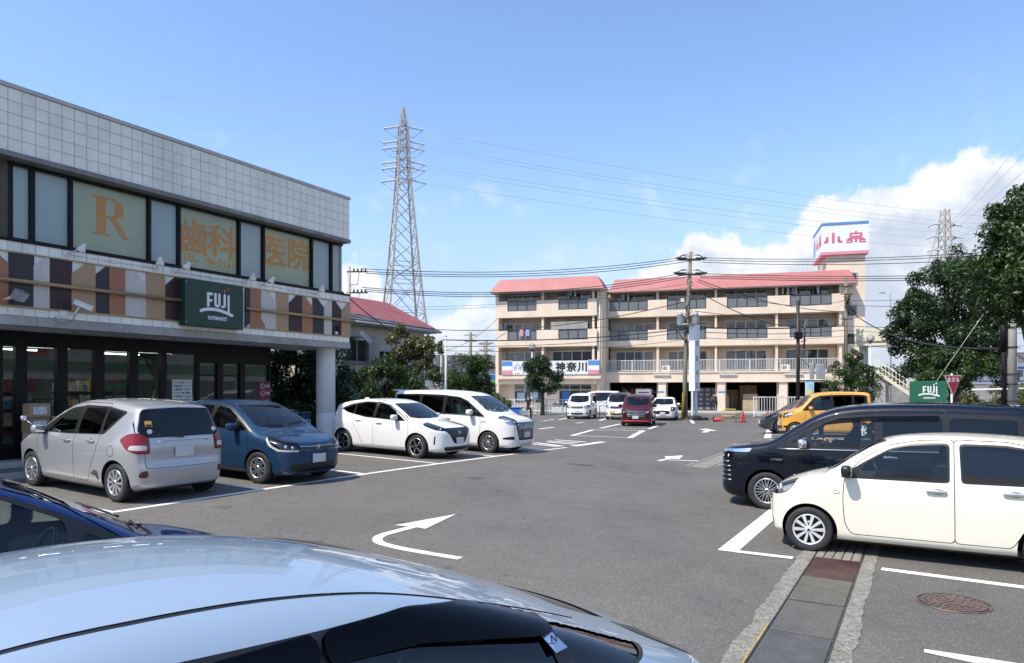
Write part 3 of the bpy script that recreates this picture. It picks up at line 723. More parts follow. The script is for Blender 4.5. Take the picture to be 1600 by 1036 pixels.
def road_paint():
    k = NB('road_paint')
    c = k.mix(k.ramp(k.noise(7, 6, .7), .35, .75), (.80,.79,.75), (.62,.60,.56))
    k.set(Base_Color=c, Roughness=.7)
    tr = k.n('ShaderNodeBsdfTransparent'); mx = k.n('ShaderNodeMixShader')
    w = k.math('MULTIPLY', k.ramp(k.noise(26, 6, .75), .54, .64), k.ramp(k.noise(1.1, 4, .6, off=(3,1,0)), .35, .65, .15, 1.0))
    w2 = k.ramp(k.noise(120, 3, .7), .66, .74); w = k.math('MAXIMUM', w, w2); w = k.math('MULTIPLY', w, .85)
    k.l(w, mx.inputs[0]); k.l(k.b.outputs[0], mx.inputs[1]); k.l(tr.outputs[0], mx.inputs[2]); k.l(mx.outputs[0], k.out.inputs[0]); k.bump(k.noise(90, 4), .3, .004); return k.m
RPAINT = road_paint()
def sheet(xs, ys, dz=0.0, fz=gz):
    b = MB(); n = len(ys); b.smooth = True
    b.add([(x, y, fz(x, y)+dz) for x in xs for y in ys], [(i*n+j, (i+1)*n+j, (i+1)*n+j+1, i*n+j+1) for i in range(len(xs)-1) for j in range(n-1)]); return b
fx = sorted(set([-3000,-1200,-500,-200,-120,-80,-60,-50] + list(np.arange(-45, 46, 1.0)) + [50,60,80,120,200,500,1200,3000]))
fy = sorted(set([-400,-150,-60,-30] + list(np.arange(-20, 62, 1.0)) + [64,68,75,90,120,200,500,1200,3000]))
sheet([float(t) for t in fx], [float(t) for t in fy]).build('ground', ASPH, kind='structure')
def flat(poly, name, m, dz=.004, uv=True, kind='structure'):
    "a painted or laid shape: polygon in (u, v), cut fine enough to follow the paving"
    bm = bmesh.new(); vs = [bm.verts.new((*p, 0)) for p in poly]; f = bm.faces.new(vs)
    if len(poly) > 4: bmesh.ops.triangulate(bm, faces=[f])
    for _ in range(4):
        lg = [e for e in bm.edges if e.calc_length() > 1.3]
        if not lg: break
        bmesh.ops.subdivide_edges(bm, edges=lg, cuts=1, use_grid_fill=True); bmesh.ops.triangulate(bm, faces=bm.faces[:])
    for v in bm.verts:
        x, y = AX(v.co.x, v.co.y) if uv else (v.co.x, v.co.y); v.co = (x, y, gz(x, y)+dz)
    bmesh.ops.recalc_face_normals(bm, faces=bm.faces[:])
    if bm.faces[:] and sum(f.normal.z for f in bm.faces) < 0: bmesh.ops.reverse_faces(bm, faces=bm.faces[:])
    me = bpy.data.meshes.new(name); bm.to_mesh(me); bm.free(); me.materials.append(m); return link(name, me, kind=kind)
def line(p, q, w=.13, dz=.004, name='parking_line'):
    (a, b), (c, d) = p, q; n = math.hypot(c-a, d-b); ox, oy = -(d-b)/n*w/2, (c-a)/n*w/2
    return flat([(a+ox, b+oy), (a-ox, b-oy), (c-ox, d-oy), (c+ox, d+oy)], name, RPAINT, dz)
# left bays: a front line along the aisle and lines between the cars
line((5.74,-10.20), (21.0,-10.20), .12)
line((5.80,-10.14), (5.80,-14.9), .15, .006)
for u in (8.52, 11.2, 13.84, 16.5, 19.3): line((u,-10.26), (u,-14.9), .12, .006)
line((21.7,-10.28), (24.5,-10.38), .30, .006)
for a, b in (((21.05,-10.55), (21.6,-11.9)), ((21.4,-10.55), (22.3,-12.1)), ((22.5,-10.62), (23.0,-12.0)), ((23.3,-10.8), (23.5,-12.2)), ((23.95,-10.83), (24.3,-12.3))): line(a, b, .22, .008, 'hatching_line')
for a, b, w in (((27.2,-12.98), (31.7,-13.95), .2), ((31.7,-13.85), (32.35,-11.75), .16), ((27.35,-12.9), (27.4,-10.5), .14), ((27.34,-10.40), (32.45,-11.65), .25),
                ((33.17,-14.21), (37.6,-14.9), .2), ((33.84,-11.86), (37.6,-12.6), .2), ((33.3,-14.1), (33.9,-11.9), .12), ((30.78,-16.51), (32.79,-16.65), .2), ((37.3,-17.54), (38.6,-17.6), .2),
                ((38.2,-20.5), (41.3,-21.0), .2), ((41.2,-17.7), (44.2,-18.5), .2), ((40.7,-20.4), (44.0,-21.2), .2), ((41.6,-14.5), (45.6,-15.3), .2), ((40.9,-11.6), (45.0,-12.9), .2),
                ((28.2,-5.12), (41.4,-7.34), .26), ((28.3,-5.1), (28.8,-1.0), .12), ((30.9,-5.5), (31.5,-1.2), .12), ((33.7,-5.9), (34.1,-1.4), .12), ((36.4,-6.4), (36.8,-1.8), .12)): line(a, b, w, .006)
line((8.92,-2.10), (12.6,-2.10), .24, .006); line((8.96,-2.0), (8.95,-1.33), .13, .008); line((8.93,-.39), (8.72,2.6), .13); line((11.7,-.35), (11.5,2.6), .12)
def ribbon(pts, w, name, dz=.006):
    P = catmull(pts, 6, False); L_, R2 = [], []
    for i, p in enumerate(P):
        d = P[min(i+1, len(P)-1)]-P[max(i-1, 0)]; d = d/np.hypot(*d); n = np.array([-d[1], d[0]]); L_.append(tuple(p+n*w/2)); R2.append(tuple(p-n*w/2))
    b = MB(); V = []
    for q in L_+R2:
        x, y = AX(*q); V.append((x, y, gz(x, y)+dz))
    n = len(L_); b.add(V, [(i, n+i, n+i+1, i+1) for i in range(n-1)], False)
    o = b.build(name, RPAINT, kind='structure')
    if o.data.polygons[0].normal.z < 0: o.data.flip_normals()
    return o
ribbon([(6.69,-4.62), (6.66,-5.1), (6.66,-5.55), (6.74,-5.9), (6.98,-6.10), (7.35,-6.13), (7.74,-6.12)], .13, 'arrow_marking')
flat([(7.62,-6.38), (8.80,-6.16), (7.70,-5.90), (7.70,-6.12)], 'arrow_marking', RPAINT, .008)
flat([(18.6,-6.30), (18.68,-6.16), (19.45,-6.16), (19.50,-5.93), (20.6,-6.14), (19.95,-6.50), (19.55,-6.36), (19.42,-6.27)], 'arrow_marking', RPAINT, .006); line((19.03,-6.10), (19.35,-5.35), .13, .006, 'arrow_marking')
flat([(32.6,-8.86), (32.85,-8.62), (34.1,-8.86), (34.3,-8.55), (35.9,-9.5), (34.75,-9.6), (34.6,-9.2)], 'arrow_marking', RPAINT, .006)
flat([(6.25,.02), (6.33,.02), (6.36,.9), (6.10,.9)], 'arrow_marking', RPAINT, .006)
# drain: concrete verges, steel frame, cover plates, worn slot boards under the ivory car
_j = random.Random(5)
def verge(u0, u1, va, vb):
    "worn concrete strip: straight against the drain, broken along the asphalt"
    us = np.arange(u0, u1, .11); w = 0.0; out = []
    for u in us: w = .75*w + _j.uniform(-.014, .014); out.append((float(u), vb + w + _j.uniform(-.008, .008)))
    V = []
    for u, v in out:
        for q in (va, v): x, y = AX(u, q); V.append((x, y, gz(x, y)+.006))
    n = len(out); m = MB(); m.add(V, [(2*i, 2*i+1, 2*i+3, 2*i+2) for i in range(n-1)], False); o = m.build('drain_verge', CONCD, kind='structure')
    if o.data.polygons[0].normal.z < 0: o.data.flip_normals()
verge(3.0, 14.0, -1.13, -1.285); verge(3.0, 14.0, -.60, -.455)
STEEL = mat('worn_steel', (.16,.15,.145), .45, .75, var=.35, scale=5, bump=.2, bscale=60, dirt=((.16,.10,.06), .6))
STEELD = mat('dark_steel', (.09,.09,.095), .42, .8, var=.3, scale=6, dirt=((.18,.13,.09), .45))
RUST = mat('rusty_steel', (.10,.042,.035), .55, .5, var=.35, scale=5, bump=.3, bscale=50, dirt=((.25,.2,.16), .4))
def ridged(name, c, metal, dirt):
    k = NB(name); w = k.n('ShaderNodeTexWave', wave_type='BANDS', bands_direction='X'); w.inputs['Scale'].default_value = 16; k.l(k.co(), w.inputs['Vector'])
    cc = k.mix(k.ramp(k.noise(4, 6, .7), .3, .7), mul(c, .7), mul(c, 1.25)); cc = k.mix(k.ramp(k.noise(2.2, 6, .7, off=(3,3,1)), .5, .75, 0, .6), cc, dirt)
    cc = k.mix(k.ramp(w.outputs['Fac'], .0, .45, .42, 0), cc, (.02,.02,.02)); k.set(Base_Color=cc, Metallic=metal, Roughness=.42); k.bump(w.outputs['Fac'], .8, .008); return k.m
g_root = empty('drain_grating', (*AX(6.6,-.865), 0), -TH, 'long row of steel drain cover plates between rough concrete edges', 'drain')
fr = MB().mat(STEELD)
for x in (-.265, .255): fr.box(x, -4.0, .004, x+.012, 7.4, .014)
for y in np.arange(-2.97, 2.6, .98): fr.box(-.25, y-.012, .004, .25, y+.012, .012)
fr.build('frame', None, g_root)
pm = [ridged('cover_rusty', (.115,.045,.04), .45, (.22,.17,.14)), ridged('cover_grey', (.185,.17,.135), .35, (.28,.25,.19)), ridged('cover_steel', (.17,.16,.135), .35, (.25,.22,.17)), ridged('cover_blue', (.145,.14,.13), .4, (.23,.2,.16))]
SLOT = mat('slot_board_concrete', (.21,.195,.165), .9, var=.25, scale=5, bump=.3, bscale=30, dirt=((.09,.085,.07), .6))
for i in range(6):
    y1 = 2.5 - i*.98; b = MB().mat(pm[min(i, 3)]); b.cbox(-.245, y1-.955, .003, .245, y1-.008, .015+.003*(i % 2), .004); b.build('cover_plate', None, g_root)
for i in range(5):
    for j in range(5): MB().mat(SLOT).cbox(-.245+.1*j, 2.55+.5*i, .0, -.245+.1*j+.084, 3.04+.5*i, .014, .005).build('slot_board', None, g_root)
MB().mat(mat('yellow_kerb_paint', (.36,.26,.06), .8, var=.5, scale=14, dirt=((.15,.13,.09), .8))).box(-.283, -1.9, .003, -.268, -.25, .012).build('painted_edge', None, g_root)
flat([(17.7,-5.30), (17.65,-4.60), (19.4,-4.50), (22.3,-4.85), (22.5,-5.35), (20.0,-5.35)], 'drain_verge', CONCD, .006)
for dy in (.0, .55): line((17.8,-5.2+dy), (22.2,-5.25+dy*.9), .03, .010, 'drain_verge').data.materials[0] = STEELD
# manhole
mh = empty('manhole_cover', (*AX(7.83,.26), .0), .5, 'round brown iron manhole cover with a ring pattern, on the asphalt near the ivory car', 'manhole cover')
IRON = mat('cast_iron', (.16,.115,.10), .55, .5, var=.3, scale=8, dirt=((.24,.2,.17), .5))
MB().mat(IRON).lathe([(.315,.004), (.315,.012), (.30,.012)], n=40).lathe([(.285,.010), (.285,.006), (.001,.006)], n=40).build('rim', None, mh)
st = MB().mat(IRON)
for ri, nn in ((.255, 26), (.205, 20), (.155, 16), (.105, 10), (.055, 6)):
    for k in range(nn):
        a = 2*math.pi*(k+.5*(ri > .2))/nn; w = 2*math.pi/nn*.36; r0, r1 = ri-.019, ri+.019
        st.add([(r*math.cos(t), r*math.sin(t), z) for z in (.005, .014) for r, t in ((r0,a-w),(r1,a-w),(r1,a+w),(r0,a+w))], [(4,5,6,7),(0,1,5,4),(1,2,6,5),(2,3,7,6),(3,0,4,7)], False)
st.build('studs', None, mh, kind='stuff')

# street in front of the flats, its kerbs and pavement (flats' own frame: x along the front, y away from us)
AP0 = (8.81, 66.2); APT = math.atan2(-.277, .961)
AEX, AEY = math.cos(APT), math.sin(APT)
def AP(x, y): return (AP0[0] + AEX*x - AEY*y, AP0[1] + AEY*x + AEX*y)
def apflat(x0, y0, x1, y1, z, name, m):
    b = MB(); q = [AP(x0, y0), AP(x1, y0), AP(x1, y1), AP(x0, y1)]; b.add([(a, c, z) for a, c in q], [(0,1,2,3)], False); return b.build(name, m, kind='structure')
apflat(-60, -13.2, 80, -6.2, .02, 'road', ROADM)
b = MB()
for (x0, y0, x1, y1, h) in ((-60,-6.2,80,-.1,.14),):
    q = [AP(x0,y0), AP(x1,y0), AP(x1,y1), AP(x0,y1)]; b.add([(a,c,0) for a,c in q]+[(a,c,h) for a,c in q], [(4,5,6,7),(0,1,5,4),(1,2,6,5),(2,3,7,6),(3,0,4,7)], False)
b.build('pavement', CONC, kind='structure')
b = MB()
for i in range(30):
    q = [AP(-14+1.0*i,-13.5), AP(-14+1.0*i+.98,-13.5), AP(-14+1.0*i+.98,-13.3), AP(-14+1.0*i,-13.3)]
    if -1 < i-22 < 6: continue
    bb = MB(); bb.add([(a,c,0) for a,c in q]+[(a,c,.10) for a,c in q], [(4,5,6,7),(0,1,5,4),(1,2,6,5),(2,3,7,6),(3,0,4,7)], False); bb.build('kerb_stone', CONC, kind='structure')
def apline(x0, y0, x1, y1, w=.15, z=.026):
    p, q = AP(x0, y0), AP(x1, y1); n = math.hypot(q[0]-p[0], q[1]-p[1]); ox, oy = -(q[1]-p[1])/n*w/2, (q[0]-p[0])/n*w/2
    b = MB(); b.add([(p[0]+ox,p[1]+oy,z), (p[0]-ox,p[1]-oy,z), (q[0]-ox,q[1]-oy,z), (q[0]+ox,q[1]+oy,z)], [(0,1,2,3)], False); o = b.build('road_marking', RPAINT, kind='structure')
apline(-60,-12.9,80,-12.9); apline(-60,-6.6,80,-6.6)
for i in range(14): apline(-30+5*i,-9.7,-27+5*i,-9.7)

uc = empty('utility_cover', (*AX(26.0, -9.4), gz(*AX(26.0, -9.4))), -TH, 'small rectangular iron cover in the asphalt before the red boxy car', 'cover'); MB().mat(IRON).cbox(-.5,-.3,.002,.5,.3,.010,.003).build('plate', None, uc); MB().mat(STEELD).box(-.53,-.33,.001,.53,-.31,.008).box(-.53,.31,.001,.53,.33,.008).build('frame', None, uc)
for (u_, v_, w_, d_) in ((16.2,-7.5,.5,.16),(12.3,-8.1,.22,.12)): flat([(u_+d_*math.cos(t)*(1+.3*math.sin(3*t)), v_+w_*math.sin(t)*(1+.25*math.cos(2*t))) for t in np.linspace(0, 2*math.pi, 14, False)], 'oil_stain', mat('oil_stain', (.062,.060,.057), .7, var=.3, scale=9), .003)
# ------------------------------------------------------------------ the supermarket (own frame: x = out of the shop front, y = along the aisle)
VF = -16.0
shop = empty('supermarket_building', (*AX(12.0, VF), 0), -TH, 'two storey pale tiled shop building with a wooden stripe band above dark shop windows', 'supermarket')
SZ = .46                                               # floor level of the shop terrace
def SY(u): return u - 12.0
U0, U1 = 2.0, 16.84
TILEG = mat('grey_wall_tile', (.84,.82,.72), .45, var=.06, scale=.9, bump=.25, bscale=28, dirt=((.42,.41,.36), .55), world=True)
TILEW = mat('white_wall_tile', (.86,.85,.76), .4, var=.06, scale=1.1, bump=.15, bscale=28, dirt=((.40,.38,.32), .6), world=True)
GROUT = mat('tile_joint', (.44,.43,.385), .9, var=.15)
DRIP = mat('grey_flashing', (.20,.195,.19), .55, .2, var=.25, scale=3, dirt=((.10,.10,.10), .5))
CAPM = mat('parapet_cap', (.42,.42,.40), .5, .1, var=.15, scale=2)
WALLM = mat('shop_render', (.60,.60,.56), .75, var=.1, scale=1.5, dirt=((.32,.31,.28), .45))
COLM = mat('column_render', (.74,.74,.71), .7, var=.06, scale=1.2, dirt=((.36,.36,.34), .35))
BLK = mat('black_aluminium', (.007,.007,.008), .5, .0, var=.15, scale=4, spec=.25)
GOLD = mat('gold_tube', (.38,.28,.14), .4, .35, var=.15, scale=3, dirt=((.2,.15,.08), .4))
SOFF = mat('soffit_board', (.60,.60,.58), .8, var=.08, scale=1, dirt=((.3,.3,.28), .35))
# solid blocks behind the cladding
MB().mat(WALLM).box(-14, SY(U0), 6.89, -.02, SY(U1)-.02, 8.18).box(-14, SY(U0), 5.12, -.75, SY(U1)-.05, 6.89).box(-14, SY(U0), 3.52, -.02, SY(U1)-.02, 5.06).build('wall', None, shop)
MB().mat(DRIP).box(-14, SY(U0), 6.78, .045, SY(U1)+.03, 6.885).build('drip_moulding', None, shop)
MB().mat(CAPM).box(-14.02, SY(U0), 8.185, .035, SY(U1)+.03, 8.27).build('parapet_cap', None, shop)
MB().mat(GROUT).box(-.02, SY(U0), 6.89, -.004, SY(U1), 8.18).box(-.02, SY(U0), 3.55, -.004, SY(U1), 5.1).build('tile_bed', None, shop)
T = .258
tm = MB().mat(TILEG).cbox(-.004, -T/2+.005, -T/2+.005, .010, T/2-.005, T/2-.005, .004).mesh('tile')
tw = MB().mat(TILEW).cbox(-.004, -T/2+.005, -.082, .010, T/2-.005, .082, .004).mesh('tile')
tw2 = MB().mat(TILEW).cbox(-.004, -T/2+.005, -.118, .010, T/2-.005, .118, .004).mesh('tile')
ncol = 40
for c in range(ncol):
    y = SY(U1) - T*(c+.5)
    for r in range(5): link('tile', tm, shop, (rnd.uniform(-.0015,.0015), y, 8.18 - T*(r+.5)), (rnd.uniform(-.004,.004), rnd.uniform(-.004,.004), rnd.uniform(-.006,.006)))
    link('tile', tw, shop, (rnd.uniform(-.001,.001), y, 3.64)); link('tile', tw2, shop, (rnd.uniform(-.001,.001), y, 4.975))
b = MB().mat(TILEG)
for c in range(ncol, int((U1-U0)/T)):
    y = SY(U1) - T*(c+.5)
    b.mat(TILEG)
    for r in range(5): b.box(-.004, y-T/2+.005, 8.18-T*(r+1)+.005, .010, y+T/2-.005, 8.18-T*r-.005)
    b.mat(TILEW); b.box(-.004, y-T/2+.005, 3.558, .010, y+T/2-.005, 3.722); b.box(-.004, y-T/2+.005, 4.857, .010, y+T/2-.005, 5.093)
b.build('tiling', None, shop, kind='stuff')
b = MB().mat(CONC)
for i in range(8): b.box(-.35, SY(U0)+1.86*i, 3.36, .02, SY(U0)+1.86*i+1.852, 3.545)
b.build('concrete_edge', None, shop)
MB().mat(SOFF).box(-2.6, SY(U0), 3.37, -.36, SY(U1)-.02, 3.40).build('soffit', None, shop)
MB().mat(BLK).box(-.55, SY(U0), 5.06, .03, SY(U1)+.01, 5.12).build('window_ledge', None, shop)
# upper windows: bronze-black frames, frosted blinds, green panels
FROST = NB('frosted_blind'); FROST.set(Base_Color=FROST.mix(FROST.ramp(FROST.noise(1.5, 4, stretch=(1,1,.3)), .3, .7), (.52,.62,.64), (.64,.72,.73)), Roughness=.6); FROST = FROST.m
GREENP = mat('green_window_film', (.60,.64,.47), .55, var=.06, scale=1.2)
SHEET = glass('window_glass', (.9,.93,.92), .9)
WX = -.34
def uw(px, v=VF+WX):
    t = (px-800)/1090.; D = -v/(DY*0 + (math.sin(TH) - math.cos(TH)*t)); return D*(t*math.sin(TH) + math.cos(TH))
edges = [uw(p) for p in (14, 49, 110, 232.5, 279, 373, 411, 486.5, 517, 532.5)]
kinds = ['b','b','g','b','g','b','g','b','b']
zb, zt_ = 5.17, 6.74
fr = MB().mat(BLK); fr.box(WX-.06, SY(edges[0])-.05, 5.12, WX+.07, SY(edges[-1])+.05, 5.20); fr.box(WX-.06, SY(edges[0])-.05, 6.72, WX+.05, SY(edges[-1])+.05, 6.78)
for e in edges[:-1]: fr.box(WX-.05, SY(e)-.032, 5.20, WX+.055, SY(e)+.032, 6.72)
fr.build('window_frame', None, shop)
MB().mat(mat('corner_cladding', (.50,.51,.50), .45, var=.05)).box(WX-.3, SY(edges[-1])-.01, 5.12, WX+.02, SY(edges[-1])+.03, 6.78).build('corner_post', None, shop)
ORANGE = mat('orange_lettering', (.80,.37,.05), .55, var=.08, scale=6)
for i, k in enumerate(kinds):
    y0, y1 = SY(edges[i])+.034, SY(edges[i+1])-.034; pf = MB().mat(GREENP if k == 'g' else FROST).box(WX-.075, y0, 5.20, WX-.06, y1, 6.72).build('window_panel', None, shop)
    MB().mat(SHEET).quad((WX-.01, y0, 5.20), (WX-.01, y1, 5.20), (WX-.01, y1, 6.72), (WX-.01, y0, 6.72)).build('window_pane', None, shop)
    if k == 'b' and i in (0, 1):
        MB().mat(BLK).box(WX-.02, y0, 5.2, WX+.03, y0+.03, 6.72).build('sash', None, shop)
MB().mat(mat('olive_wall', (.075,.07,.055), .7, var=.2)).box(WX-.4, SY(U0), 5.12, WX+.04, SY(edges[0])-.03, 6.78).build('wall', None, shop)
LX = WX-.055                                            # lettering sits on the film
def shoptext(txt, u, z, size, **k):
    o = lettering(txt, shop, (LX, SY(u), z), ORANGE, size, R_(90), **k); return o
def strokes(name, parent, loc, rotz, segs, m, depth=.006, cap=True):
    "brush lettering built from round-ended strokes lying in the XZ plane"
    b = MB().mat(m)
    for j, (pts, w) in enumerate(segs):
        pts = [Vector((p[0], p[1])) for p in pts]; d = -depth - .0006*j
        for a, c in zip(pts, pts[1:]):
            e = (c-a).normalized(); n = Vector((-e.y, e.x))*w/2
            q = [a+n, a-n, c-n, c+n]; b.add([(p.x, d, p.y) for p in q] + [(p.x, 0, p.y) for p in q], [(0,1,2,3), (0,4,5,1), (1,5,6,2), (2,6,7,3), (3,7,4,0)], False)
        if cap:
            for p in pts:
                ring = [(p.x+w/2*math.cos(t), d-.0003, p.y+w/2*math.sin(t)) for t in np.linspace(0, 2*math.pi, 12, False)]; b.add(ring, [tuple(range(12))], False)
    return b.build(name, None, parent, loc, (0, 0, rotz))
def zpx(px, py, v):
    t = (px-800)/1090.; D = -v/(math.sin(TH) - math.cos(TH)*t); return HC + (609-py)/1090.*D
# serif R
uR, zR0, zR1 = uw(174), zpx(174, 369.5, VF+WX), zpx(174, 309, VF+WX); hR = zR1-zR0; wR = hR*.86
def arc(cx, cy, rx, ry, a0, a1, n=9): return [(cx+rx*math.cos(R_(a0+(a1-a0)*i/n)), cy+ry*math.sin(R_(a0+(a1-a0)*i/n))) for i in range(n+1)]
outer = [(-.50,0),(-.02,0),(-.02,.045),(-.12,.07),(-.12,.46),(.0,.46),(.26,.10),(.36,.0),(.56,0),(.56,.04),(.48,.06),(.20,.47)] + arc(.06,.725,.34,.275,-40,90,10) + [(-.50,1.0),(-.50,.955),(-.38,.93),(-.38,.07),(-.50,.045)]
hole = [(-.12,.52),(-.12,.945)] + arc(.02,.733,.135,.212,90,-90,10)
cu = bpy.data.curves.new('r_letter', 'CURVE'); cu.dimensions = '2D'; cu.fill_mode = 'BOTH'; cu.extrude = .004
for P in (outer, hole):
    s_ = cu.splines.new('POLY'); s_.points.add(len(P)-1); s_.use_cyclic_u = True
    for p, q in zip(s_.points, P): p.co = (q[0]*hR*.92, (q[1]-.5)*hR, 0, 1)
o_ = bpy.data.objects.new('r', cu); COL.objects.link(o_); dg = bpy.context.evaluated_depsgraph_get(); me = bpy.data.meshes.new_from_object(o_.evaluated_get(dg)); bpy.data.objects.remove(o_)
me.transform(Matrix.Rotation(R_(90), 4, 'X')); me.materials.clear(); me.materials.append(ORANGE); link('lettering', me, shop, (LX, SY(uR), (zR0+zR1)/2), (0, 0, R_(90)))
for ch, px, py, sz in (('歯', 305, 374, .92), ('科', 349.5, 382, .92), ('医', 430.5, 396, .94), ('院', 469, 402, .94)):
    me = bold_mesh(ch, sz, .021); me.materials.append(ORANGE); link('lettering', me, shop, (LX, SY(uw(px)), zpx(px, py, VF+WX)), (0, 0, R_(90)))
shoptext('TEL.', uw(300), zpx(300, 402, VF+WX), .26, bold=.004, extrude=.003); shoptext('46-3131', uw(347), zpx(347, 411.5, VF+WX), .27, bold=.004, extrude=.003)
# wooden stripe band: white backing, planks with one cut corner, gilt trims and rail
def wood(name, c, k2=.75):
    k = NB(name); n1 = k.noise(3.0, 8, .65, stretch=(12, 12, .8), dist=.6); cc = k.mix(k.ramp(n1, .3, .72), mul(c, k2), mul(c, 1.12)); cc = k.mix(k.ramp(k.noise(.9, 4), .3, .7, 0, .25), cc, mul(c, .7))
    k.set(Base_Color=cc, Roughness=.5); k.bump(n1, .15, .004); return k.m
W_ = dict(o=wood('orange_wood', (.40,.165,.08)), d=wood('charcoal_wood', (.028,.025,.026)), g=wood('pale_grey_wood', (.56,.53,.48), .86), m=wood('maroon_wood', (.042,.013,.016)), t=wood('tan_wood', (.43,.27,.15), .82))
MB().mat(mat('white_backing', (.70,.69,.66), .6, var=.05)).box(-.01, SY(U0), 3.75, .018, SY(U1), 4.83).build('backing_panel', None, shop)
trim = MB().mat(GOLD); trim.box(-.01, SY(U0), 3.725, .05, SY(U1)+.012, 3.752); trim.box(-.01, SY(U0), 4.828, .05, SY(U1)+.012, 4.856); trim.build('gilt_trim', None, shop)
def uf(px): return uw(px, VF)
pl = [(0-18,12,'o','tr'),(12,52,'d',''),(51,76,'g','tl'),(76,111.5,'m',''),(110.5,148,'t','tl'),(148,169.5,'d','tl'),(169.5,203.5,'o','br2'),(194.6,227,'g','tr'),(227,256.5,'t',''),(254.5,286.5,'m','tl'),
      (381,389.5,'d','br'),(389.5,412.5,'o','br2'),(406.5,430.3,'g','tr'),(430.3,449.6,'t',''),(449.6,470.8,'m','tl'),(470.8,487.3,'o','tr'),(487.3,506,'d','tr'),(504.8,517,'g','tl'),(517,533.5,'m','tr'),(532.2,546.3,'t','tl')]
for i, (a, c_, k, cut) in enumerate(pl):
    y0, y1 = SY(uf(a)), SY(uf(c_)); z0, z1 = 3.754, 4.826; w = y1-y0; q = min(.30, w*.75)
    P = [(y0,z0),(y1,z0),(y1,z1),(y0,z1)]
    if cut == 'tl': P = [(y0,z0),(y1,z0),(y1,z1),(y0+q,z1),(y0,z1-q*.9)]
    if cut == 'tr': P = [(y0,z0),(y1,z0),(y1,z1-q*.9),(y1-q,z1),(y0,z1)]
    if cut == 'br': P = [(y0,z0),(y1-q,z0),(y1,z0+q*.9),(y1,z1),(y0,z1)]
    if cut == 'br2': e = SY(uf(a+(c_-a)*.74)); P = [(y0,z0),(y1,z0),(y1,z0+.10),(e,z0+.28),(e,z1),(y0,z1)]
    MB().mat(W_[k]).prism(P, 'x', .020, .034 + .0025*(i % 3)).build('plank', None, shop)
rl = MB().mat(GOLD)
for a, c_ in ((U0, uf(286)), (uf(381.5), U1+.12)):
    rl.tube([(.13, SY(a), 4.25), (.13, SY(c_), 4.25)], .043, 12)
    for t in np.arange(a+.6, c_, 1.7): rl.tube([(.03, SY(t), 4.25), (.12, SY(t), 4.25)], .018, 6)
rl.build('rail', None, shop)
# downlights under the canopy
for u_, x in ((6.3,-1.0), (8.85,-.95), (11.3,-.95), (13.6,-.95), (15.7,-.95)):
    MB().mat(CHROME).lathe([(.10,3.366), (.085,3.36), (.08,3.368)], c=(x, SY(u_), 0), n=20).mat(LAMPIN).lathe([(.08,3.369), (.001,3.369)], c=(x, SY(u_), 0), n=20).build('downlight', None, shop)
# column, white pier, terrace
MB().mat(COLM).lathe([(.30, .2), (.30, 1.27), (.297, 1.275), (.297, 1.285), (.30, 1.29), (.30, 3.37)], c=(-.62, SY(16.42), 0), n=36).build('column', None, shop)
MB().mat(COLM).box(-1.9, SY(6.2), .3, -1.45, SY(7.12), 3.37).build('pier', None, shop)
MB().mat(CONC).box(-14, SY(U0)-6, .0, -.35, SY(U1)+.3, SZ).build('terrace', None, shop)
# shop front: black frames, plate glass, the dark shop inside
GX = -1.78
SG = glass('shop_glass', (.62,.66,.65), 1.1, ior=1.5)
def ug(px): return uw(px, VF+GX)
gl = [(-60,-20),(3.2,23),(41,87.3),(104.2,146.2),(162,201),(214.7,250.6),(259,305.8)]
doors = [(310.4,338),(346.7,373.7)]; side = [(381.5,419.3)]
sf = MB().mat(BLK); sf.box(GX-.12, SY(2.4), 3.02, GX+.06, SY(15.15), 3.37); sf.box(GX-.1, SY(2.4), SZ, GX+.05, SY(ug(308)), SZ+.28)
allg = gl+doors+side; ys_ = [(SY(ug(a)), SY(ug(c_))) for a, c_ in allg]
prev = SY(2.4)
for y0, y1 in ys_:
    if y0 > prev: sf.box(GX-.1, prev, SZ, GX+.05, y0, 3.02)
    prev = max(prev, y1)
sf.box(GX-.1, prev, SZ, GX+.05, SY(15.15), 3.02)
sf.box(GX-.12, SY(ug(308)), 2.80, GX+.055, SY(15.1), 3.02); sf.build('shopfront_frame', None, shop)
for i, (y0, y1) in enumerate(ys_):
    top = 3.02 if i < len(gl) else 2.80
    p = MB().mat(SG).quad((GX-.02, y0, SZ), (GX-.02, y1, SZ), (GX-.02, y1, top), (GX-.02, y0, top)).build('shop_window' if i < len(gl) or i == len(allg)-1 else 'door', None, shop)
    if len(gl) <= i < len(gl)+2:
        f = MB().mat(BLK)
        for a, c_ in ((y0, y0+.05), (y1-.05, y1)): f.box(GX-.035, a, SZ, GX-.005, c_, top)
        f.box(GX-.035, y0, SZ, GX-.005, y1, SZ+.12); f.box(GX-.035, y0, 2.42, GX-.005, y1, 2.47); f.build('door_frame', None, p)
IN = mat('shop_interior', (.16,.16,.155), .9, var=.2); INF = mat('shop_floor', (.18,.18,.17), .5, var=.1)
MB().mat(IN).box(-9.0, SY(2.0), SZ, -8.9, SY(15.1), 3.37).box(-9, SY(15.0), SZ, GX-.1, SY(15.12), 3.37).box(-9, SY(2.0), 3.25, GX-.12, SY(15.1), 3.3).mat(INF).box(-9, SY(2.0), SZ, GX-.12, SY(15.1), SZ+.01).build('shop_room', None, shop)
TUBE = emit('strip_light', (.9,.96,1.0), 9.0)
for x in (-2.9, -4.6, -6.4):
    for u_ in (5.2, 7.4, 10.0, 13.1): MB().mat(TUBE).box(x-.03, SY(u_)-.6, 3.17, x+.03, SY(u_)+.6, 3.2).build('strip_light', None, shop)
